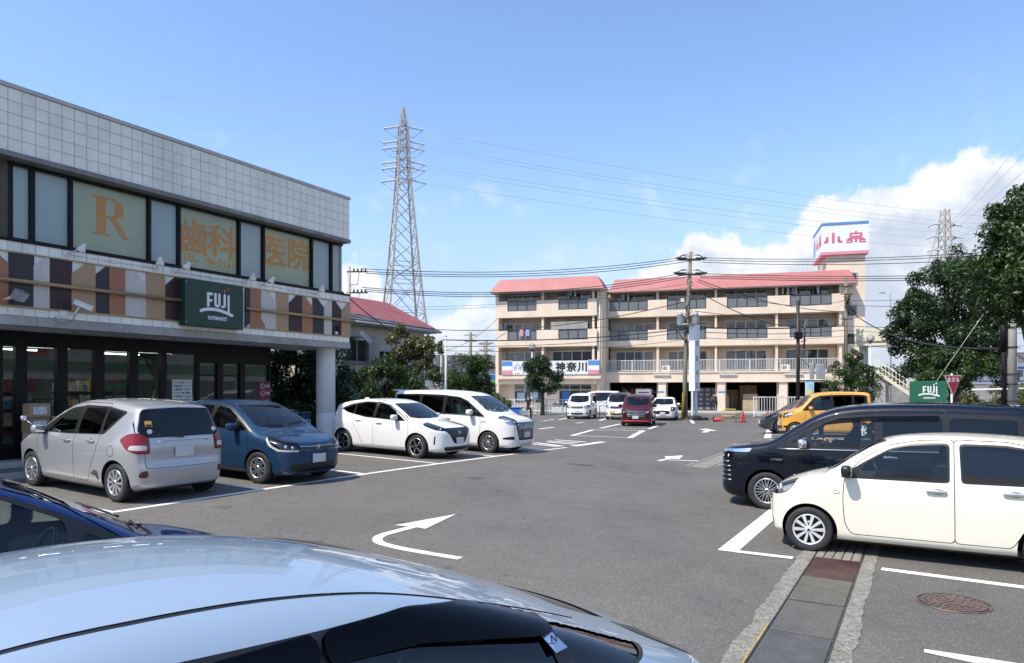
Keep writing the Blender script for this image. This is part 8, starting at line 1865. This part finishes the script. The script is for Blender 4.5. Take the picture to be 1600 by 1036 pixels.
b.build('gate_frame', None, gt); gb = MB().mat(RAILW).box(-.02,-.02,.2,.02,.02,1.46).mesh('gate_bar')
for x in np.arange(.22, 4.5, .19): link('gate_bar', gb, gt, (float(x), 0, 0))
for x in (.15, 4.4): MB().mat(RUBBER).lathe([(.07,-.02),(.07,.02)], 'y', (x,0,.07), 14).build('caster', None, gt)
MB().mat(RAILW).tube([(.05,-.5,.03),(.05,0,.5),(.05,.5,.03)], .03, 6).build('foot', None, gt)
rl_ = empty('railing', (-1.0, 55.0, 0), R_(-13), 'pale guard railing with thin bars in front of the signboard shop', 'railing')
b = MB().mat(RAILW)
for z in (.15,.75,1.25): b.box(0,-.02,z,7.6,.02,z+.05)
for x in np.arange(0, 7.7, 1.26): b.box(x-.03,-.03,0,x+.03,.03,1.3)
b.build('rail_frame', None, rl_); gb2 = MB().mat(RAILW).box(-.012,-.012,.18,.012,.012,1.25).mesh('railing_bar')
for x in np.arange(.1, 7.6, .2): link('railing_bar', gb2, rl_, (float(x), 0, 0))
rl2 = empty('railing', (6.3, 50.2, 0), R_(-14), 'grey guard railing behind the parked cars under the open store', 'railing'); b = MB().mat(WF2)
for z in (.3,.85): b.box(0,-.02,z,6.0,.02,z+.05)
for x in np.arange(0, 6.1, .75): b.box(x-.025,-.025,0,x+.025,.025,.9)
b.build('rail_frame', None, rl2)
bed = [AP(-10.5,-13.1), AP(-1.5,-13.1), AP(-1.5,-11.6), AP(-10.5,-11.6)]
b = MB().mat(mat('soil', (.10,.065,.04), .95, var=.4, scale=4, bump=.6, bscale=12)); b.add([(x,y,.03) for x,y in bed], [(0,1,2,3)], False); b.build('planting_bed', kind='structure')
bt_ = empty('blue_tub', (-.15, 53.6, 0), -.2, 'blue plastic tub behind the guard railing', 'tub'); MB().mat(mat('blue_plastic', (.03,.13,.42), .45, var=.1)).cbox(-.9,-.35,0,.9,.35,.62,.06).build('body', None, bt_); MB().mat(mat('blue_plastic', (.03,.13,.42), .45)).cbox(-.95,-.4,.62,.95,.4,.70,.02).build('rim', None, bt_)
for i, (x, lab) in enumerate(((3.9,'white planter with small plants behind the railing, nearer the round tree'), (5.2,'white planter with small plants behind the railing, nearer the white car'))):
    r = empty('planter', (x, 57.2-.28*i, .14), R_(-16), lab, 'planter', 'planters at the signboard shop'); MB().mat(RAILW).cbox(-.6,-.2,0,.6,.2,.45,.02).build('trough', None, r); link('plants', leaf_mesh('plants', leaves([(x_,0,.6,.2,.18,.2) for x_ in (-.4,-.1,.2,.45)], 500, .12, 60+i, 6), LEAFL), r, kind='stuff')
nb = empty('banner_flag', (24.2, 57.5, .1), R_(-16), 'tall blue and yellow banner flag beside the store pillar', 'banner'); b = MB().mat(mat('banner_cloth', (.30,.52,.66), .8, var=.35, scale=2)); b.smooth = True
b.add([(.0+.16*i, .03*math.sin(i*1.2+j*.7), 2.75-.27*j) for i in range(5) for j in range(9)], [(i*9+j,(i+1)*9+j,(i+1)*9+j+1,i*9+j+1) for i in range(4) for j in range(8)]); b.build('flag', None, nb); MB().mat(RAILW).tube([(0,.03,0),(0,.03,2.9)], .02, 6).tube([(0,.03,2.78),(.66,.03,2.78)], .012, 5).build('pole', None, nb)
MB().mat(mat('banner_yellow', (.62,.52,.12), .8)).box(.1,-.06,.8,.5,-.045,1.9).build('flag_print', None, nb)
# stairs of the footbridge at the right
STC = mat('footbridge_cream', (.62,.58,.44), .7, var=.1, scale=1, dirt=((.4,.35,.25), .4)); fb = empty('footbridge_stairs', (29.6, 56.0, 0), R_(-38), 'cream footbridge stairs with a slatted railing behind the shrub tree', 'stairs')
MB().mat(STC).box(-1.9,0,5.6,.4,2.2,5.95).box(-1.9,-.1,5.95,.4,-.02,7.0).box(.33,0,5.95,.4,2.2,7.0).build('landing', None, fb); MB().mat(CONC).box(-1.7,.6,0,-1.2,1.4,5.6).build('pier', None, fb)
n = 15
for i in range(n): MB().mat(STC).box(-.4+.30*i,0,3.6-.235*i-.06,-.4+.30*(i+1)+.02,1.8,3.6-.235*i).build('step', None, fb)
b = MB().mat(STC)
b.prism([(-.45,3.45),(4.2,-.12),(4.2,.15),(-.45,3.75)], 'y', -.08, -.01); b.build('stringer', None, fb)
b = MB().mat(mat('cream_rail', (.66,.63,.50), .6))
for z in (.95, .5): b.prism([(-.45,3.6+z),(4.2,.0+z),(4.2,.09+z),(-.45,3.69+z)], 'y', -.07, -.02)
b.build('handrail', None, fb); bal = MB().mat(mat('cream_rail', (.66,.63,.50), .6)).box(-.02,-.05,0,.02,-.03,1.0).mesh('baluster')
for i in range(19): link('baluster', bal, fb, (-.4+.25*i, 0, 3.62-.193*i))
b = MB().mat(CONC).box(-.5,.2,0,.3,1.7,3.3).build('pier', None, fb)
tl = empty('street_lamp', (31.5, 58.0, 0), 0, 'thin white lamp post on the footbridge landing', 'street lamp'); MB().mat(RAILW).tube([(0,0,0),(0,0,10.0),(-.5,0,10.1)], .05, 8).build('pole', None, tl); MB().mat(TRG).cbox(-.95,-.08,10.04,-.45,.08,10.14,.02).build('lamp_head', None, tl)
tl2 = empty('street_lamp', (55.0, 76.0, 0), 0, 'far white street lamp beyond the concrete pole', 'street lamp'); MB().mat(RAILW).tube([(0,0,0),(0,0,5.6),(-.4,0,6.0),(-1.2,0,6.05)], .07, 8).build('pole', None, tl2); MB().mat(TRG).cbox(-1.6,-.1,5.98,-1.1,.1,6.1,.02).build('lamp_head', None, tl2)
tr_ = empty('train', (62, 84, 2.6), R_(4), 'silver commuter train passing beyond the hedge', 'train'); SILV = mat('train_steel', (.45,.47,.50), .35, .6, var=.06)
MB().mat(SILV).cbox(-12,0,0,24,2.8,2.6,.12).build('body', None, tr_); MB().mat(mat('train_blue', (.03,.07,.22), .5)).box(-12,-.012,1.95,24,-.001,2.2).box(-12,-.012,.4,24,-.001,.55).build('stripe', None, tr_)
for i in range(22): MB().mat(FGLASS).box(-11.2+1.6*i,-.014,1.0,-10.1+1.6*i,-.003,1.8).build('window', None, tr_)
b = MB().mat(CONC); b.box(40,82.5,0,130,90,2.55); b.build('embankment', kind='structure')
gr_ = empty('guard_rail', (32, 45, 0), R_(6), 'white guard rail in front of the yellow green hedge', 'guard rail'); b = MB().mat(RAILW); b.box(-3,-.03,.55,10,.03,.80).box(-3,-.03,1.1,10,.03,1.16)
for x in np.arange(-3, 10.1, 2.0): b.box(x-.04,0,0,x+.04,.08,1.16)
b.build('rail', None, gr_)
HR = mat('far_roof', (.10,.09,.095), .8, var=.3); HWL = mat('far_wall', (.50,.47,.43), .85, var=.12)
for i, (x, y, w, d, h, rot, lab) in enumerate(((74,112,11,9,6.0,.2,'far tiled house beyond the train, nearer one'), (92,118,12,9,6.4,-.1,'far tiled house beyond the train, farther one'), (-9,112,12,9,5.6,.1,'far house roof between the round tree and the flats'), (-24,118,12,9,5.8,.0,'far low house behind the red roofed house'), (48,122,14,9,6.2,.0,'far house behind the big evergreen tree'), (64,100,10,8,4.6,.1,'far low house with a dark roof beyond the hedge'))):
    r = empty('far_house', (x, y, 0), rot, lab, 'house', 'far houses'); MB().mat(HWL).box(-w/2,-d/2,0,w/2,d/2,h).build('wall', None, r); b = MB().mat(HR); e = .5
    b.add([(-w/2-e,-d/2-e,h),(w/2+e,-d/2-e,h),(w/2+e,d/2+e,h),(-w/2-e,d/2+e,h),(-w/2-e,0,h+2.0),(w/2+e,0,h+2.0)], [(0,1,5,4),(2,3,4,5),(1,2,5),(3,0,4),(0,3,2,1)], False); b.build('roof', None, r)
    for k in range(3): f = MB().mat(WINF).box(-w/2+1+3.2*k,-d/2-.05,h-2.2,-w/2+2.8+3.2*k,-d/2-.01,h-.9).build('window', None, r); MB().mat(FGLASS).box(-w/2+1.1+3.2*k,-d/2-.06,h-2.1,-w/2+2.7+3.2*k,-d/2-.051,h-1.0).build('pane', None, f)
gs_ = empty('far_shop', (-3.4, 96, 0), 0, 'far low shop with blue and green fascia beside the flats', 'shop'); MB().mat(HWL).box(-5,0,0,2.5,7,4.2).build('wall', None, gs_); MB().mat(mat('fascia_blue', (.03,.18,.45), .5)).box(-5.05,-.08,3.4,2.55,-.01,4.1).build('fascia', None, gs_); MB().mat(mat('fascia_green', (.12,.42,.08), .5)).box(-5.05,-.08,2.9,2.55,-.01,3.38).build('fascia_stripe', None, gs_)
wd = hedge('far dark tree line closing the view beyond the houses', [(-260,240), (-120,230), (0,225), (120,235), (300,260)], 7, 9, 26000, LEAFD, 40, 0, 2.0)
wd.name = 'tree_line'; wd['kind'] = 'stuff'
# the store across the lot that the shop windows mirror (behind the viewer)
ob = empty('opposite_store', (*AX(36.0, 25.0), 0), -TH, 'white store with a green band across the lot, seen mirrored in the shop glass', 'store')
MB().mat(mat('store_white', (.62,.63,.61), .8, var=.06)).box(0,-20,0,8,20,8.2).build('wall', None, ob); MB().mat(mat('store_green', (.03,.24,.12), .6)).box(-.06,-20,3.6,-.01,20,4.4).build('green_band', None, ob); MB().mat(mat('store_dark', (.05,.055,.06), .3)).box(-.05,-19,.2,-.01,19,2.9).build('shopfront', None, ob); MB().mat(SGR).box(-.08,-8.6,4.7,-.02,-6.6,6.4).build('red_panel', None, ob)

# ------------------------------------------------------------------ people
SKIN = mat('skin', (.50,.30,.21), .6, var=.05); HAIR = mat('dark_hair', (.012,.010,.009), .5, var=.2); CLOTHB = mat('black_clothes', (.014,.014,.016), .9, var=.2, scale=12); CLOTHG = mat('grey_trousers', (.045,.047,.055), .9, var=.2, scale=12); CLOTHL = mat('pale_green_shirt', (.42,.58,.42), .85, var=.08); SHOE = mat('dark_shoe', (.02,.02,.02), .6)
def person(label, loc, rotz, J, E, top, legs, root=0, group=None):
    "J: joint -> (x, y, z, radius, cloth); one skinned surface from head to toes"
    r = empty('person', loc, rotz, label, 'person', group); names = list(J); me = bpy.data.meshes.new('body'); me.from_pydata([J[n][:3] for n in names], [(names.index(a), names.index(b)) for a, b in E], [])
    o = bpy.data.objects.new('body', me); COL.objects.link(o); sk = o.modifiers.new('skin', 'SKIN'); ly = me.skin_vertices.new() if not me.skin_vertices else me.skin_vertices[0]
    for i, n in enumerate(names): q = J[n][3]; ly.data[i].radius = (q, q) if not isinstance(q, tuple) else q
    ly.data[names.index('pelvis')].use_root = True; o.modifiers.new('sub', 'SUBSURF').levels = 2
    dg = bpy.context.evaluated_depsgraph_get(); m2 = bpy.data.meshes.new_from_object(o.evaluated_get(dg)); bpy.data.objects.remove(o)
    m2.materials.clear()
    for m in (SKIN, top, legs, SHOE): m2.materials.append(m)
    P = np.array([J[n][:3] for n in names]); K = [J[n][4] for n in names]
    for p in m2.polygons: p.material_index = K[int(np.argmin(((P-np.array(p.center))**2).sum(1)))]; p.use_smooth = True
    b = link('body', m2, r); h = Vector(J['head'][:3]); f = Vector(J.get('face', (0,1,0)))
    MB().mat(HAIR).sq(tuple(h - f*.022 + Vector((0,0,.045))), (.088,.098,.095), (1,1), (16,10)).build('hair', None, b)
    fc = MB().mat(SKIN).sq(tuple(h + f*.098 + Vector((0,0,-.01))), (.014,.018,.022), (1,1), (8,6)); s_ = f.cross(Vector((0,0,1)))
    for k in (-1,1): fc.mat(SKIN).sq(tuple(h + s_*.085*k), (.018,.022,.032), (1,1), (8,6)); fc.mat(HAIR).sq(tuple(h + f*.083 + s_*.032*k + Vector((0,0,.018))), (.012,.012,.008), (1,1), (8,6))
    fc.mat(mat('lips', (.35,.14,.12), .6)).sq(tuple(h + f*.085 + Vector((0,0,-.055))), (.022,.012,.007), (1,1), (8,6)); fc.build('face', None, b); return r
def hand(J, E, side, wrist, d, n):
    w = Vector(wrist); d = Vector(d).normalized(); n = Vector(n).normalized(); t = d.cross(n).normalized(); p = w + d*.06; J['palm'+side] = (*p, .034, 0); E.append(('wrist'+side, 'palm'+side))
    for k, (o, l) in enumerate(((-.030,.075),(-.010,.085),(.010,.08),(.030,.062))):
        a = p + d*.035 + t*o; e = a + d*l*.6 - n*l*.45; J['kn%d%s' % (k, side)] = (*a, .012, 0); J['tip%d%s' % (k, side)] = (*e, .009, 0); E += [('palm'+side, 'kn%d%s' % (k, side)), ('kn%d%s' % (k, side), 'tip%d%s' % (k, side))]
    a = w + d*.035 - t*.04; J['th'+side] = (*a, .013, 0); e = a + d*.04 - t*.02; J['tht'+side] = (*e, .010, 0); E += [('palm'+side, 'th'+side), ('th'+side, 'tht'+side)]
def standing(bend=0.0, stride=.18, armf=.25):
    y = lambda z, k=1: bend*max(0, z-.9)*k; zz = lambda z: z - bend*bend*.35*max(0, z-.9)
    J = dict(pelvis=(0,0,.90,.125,2), waist=(0,y(1.05),zz(1.05),.115,1), chest=(0,y(1.28),zz(1.28),.135,1), neck=(0,y(1.43),zz(1.43),.055,0), head=(0,y(1.56)+.02,zz(1.56),.092,0), crown=(0,y(1.66)+.01,zz(1.66),.07,0))
    E = [('pelvis','waist'),('waist','chest'),('chest','neck'),('neck','head'),('head','crown')]
    for s, k in (('L',-1),('R',1)):
        f = stride*k; sh = (.175*k, y(1.36), zz(1.36)); el = (.24*k, y(1.12)+armf*.35, zz(1.10)); wr = (.20*k, y(1.05)+armf, zz(.98))
        J.update({'sho'+s: (*sh,.062,1), 'elb'+s: (*el,.042,0), 'wrist'+s: (*wr,.028,0), 'hip'+s: (.095*k,0,.84,.095,2), 'knee'+s: (.10*k,f*.55+.03,.47,.062,2), 'ankle'+s: (.10*k,f,.09,.042,2), 'toe'+s: (.11*k,f+.16,.035,.036,3)})
        E += [('chest','sho'+s),('sho'+s,'elb'+s),('elb'+s,'wrist'+s),('pelvis','hip'+s),('hip'+s,'knee'+s),('knee'+s,'ankle'+s),('ankle'+s,'toe'+s)]; hand(J, E, s, wr, (0,.6,-.8), (0,.8,.6))
    return J, E
J, E = standing(.08, .20, .30); person('person in black top and dark trousers walking by the globe lamp with a bag', (1.05, 43.4, gz(1.05,43.4)), R_(160), J, E, CLOTHB, CLOTHG)
sb_ = empty('shopping_basket', (.70, 43.0, gz(.7,43.0)+.40), R_(20), 'pale carrier basket held by the walking person', 'basket'); BK = mat('basket_grey', (.5,.54,.52), .6, var=.15)
b = MB().mat(BK); b.prism([(-.20,0),(.20,0),(.26,.30),(-.26,.30)], 'y', -.16, .16); b.build('body', None, sb_); MB().mat(BK).tube([(-.2,0,.3),(-.14,0,.52),(.14,0,.52),(.2,0,.3)], .012, 6).build('handle', None, sb_)
J, E = standing(.75, .06, .45); person('person in black clothes bending over the crates in the open store', (*AP(10.1,-.35), .14), APT+R_(20), J, E, CLOTHB, CLOTHB)
def seated(armf=.42):
    J = dict(pelvis=(0,0,.12,.14,2), waist=(0,-.05,.28,.13,1), chest=(0,-.10,.52,.15,1), neck=(0,-.09,.68,.055,0), head=(0,-.06,.80,.092,0), crown=(0,-.07,.90,.07,0)); E = [('pelvis','waist'),('waist','chest'),('chest','neck'),('neck','head'),('head','crown')]
    for s, k in (('L',-1),('R',1)):
        wr = (.13*k, armf, .42); J.update({'sho'+s: (.18*k,-.08,.60,.068,1), 'elb'+s: (.25*k,.12,.36,.048,1), 'wrist'+s: (*wr,.03,0), 'hip'+s: (.10*k,.05,.12,.10,2), 'knee'+s: (.13*k,.48,.16,.07,2), 'ankle'+s: (.13*k,.72,-.20,.045,2), 'toe'+s: (.13*k,.86,-.22,.04,3)})
        E += [('chest','sho'+s),('sho'+s,'elb'+s),('elb'+s,'wrist'+s),('pelvis','hip'+s),('hip'+s,'knee'+s),('knee'+s,'ankle'+s),('ankle'+s,'toe'+s)]; hand(J, E, s, wr, (0,.9,.2), (0,-.2,.9))
    return J, E
def driver(car, sh, label, top, legs):
    bpy.context.view_layer.update(); s_ = sh.sp; p = car.matrix_world @ Vector(sh.loc(s_['seats'][0]-.02, .34*s_['W']/1.7, s_.get('seatz', .58)+.02)); J, E = seated(); person(label, p, car.rotation_euler.z - math.pi/2, J, E, top, legs)
driver(*ESQ, 'person in a pale green shirt at the wheel of the white people carrier', CLOTHL, CLOTHG); driver(*VOX, 'person in dark clothes sitting at the wheel of the navy people carrier', CLOTHB, CLOTHG)
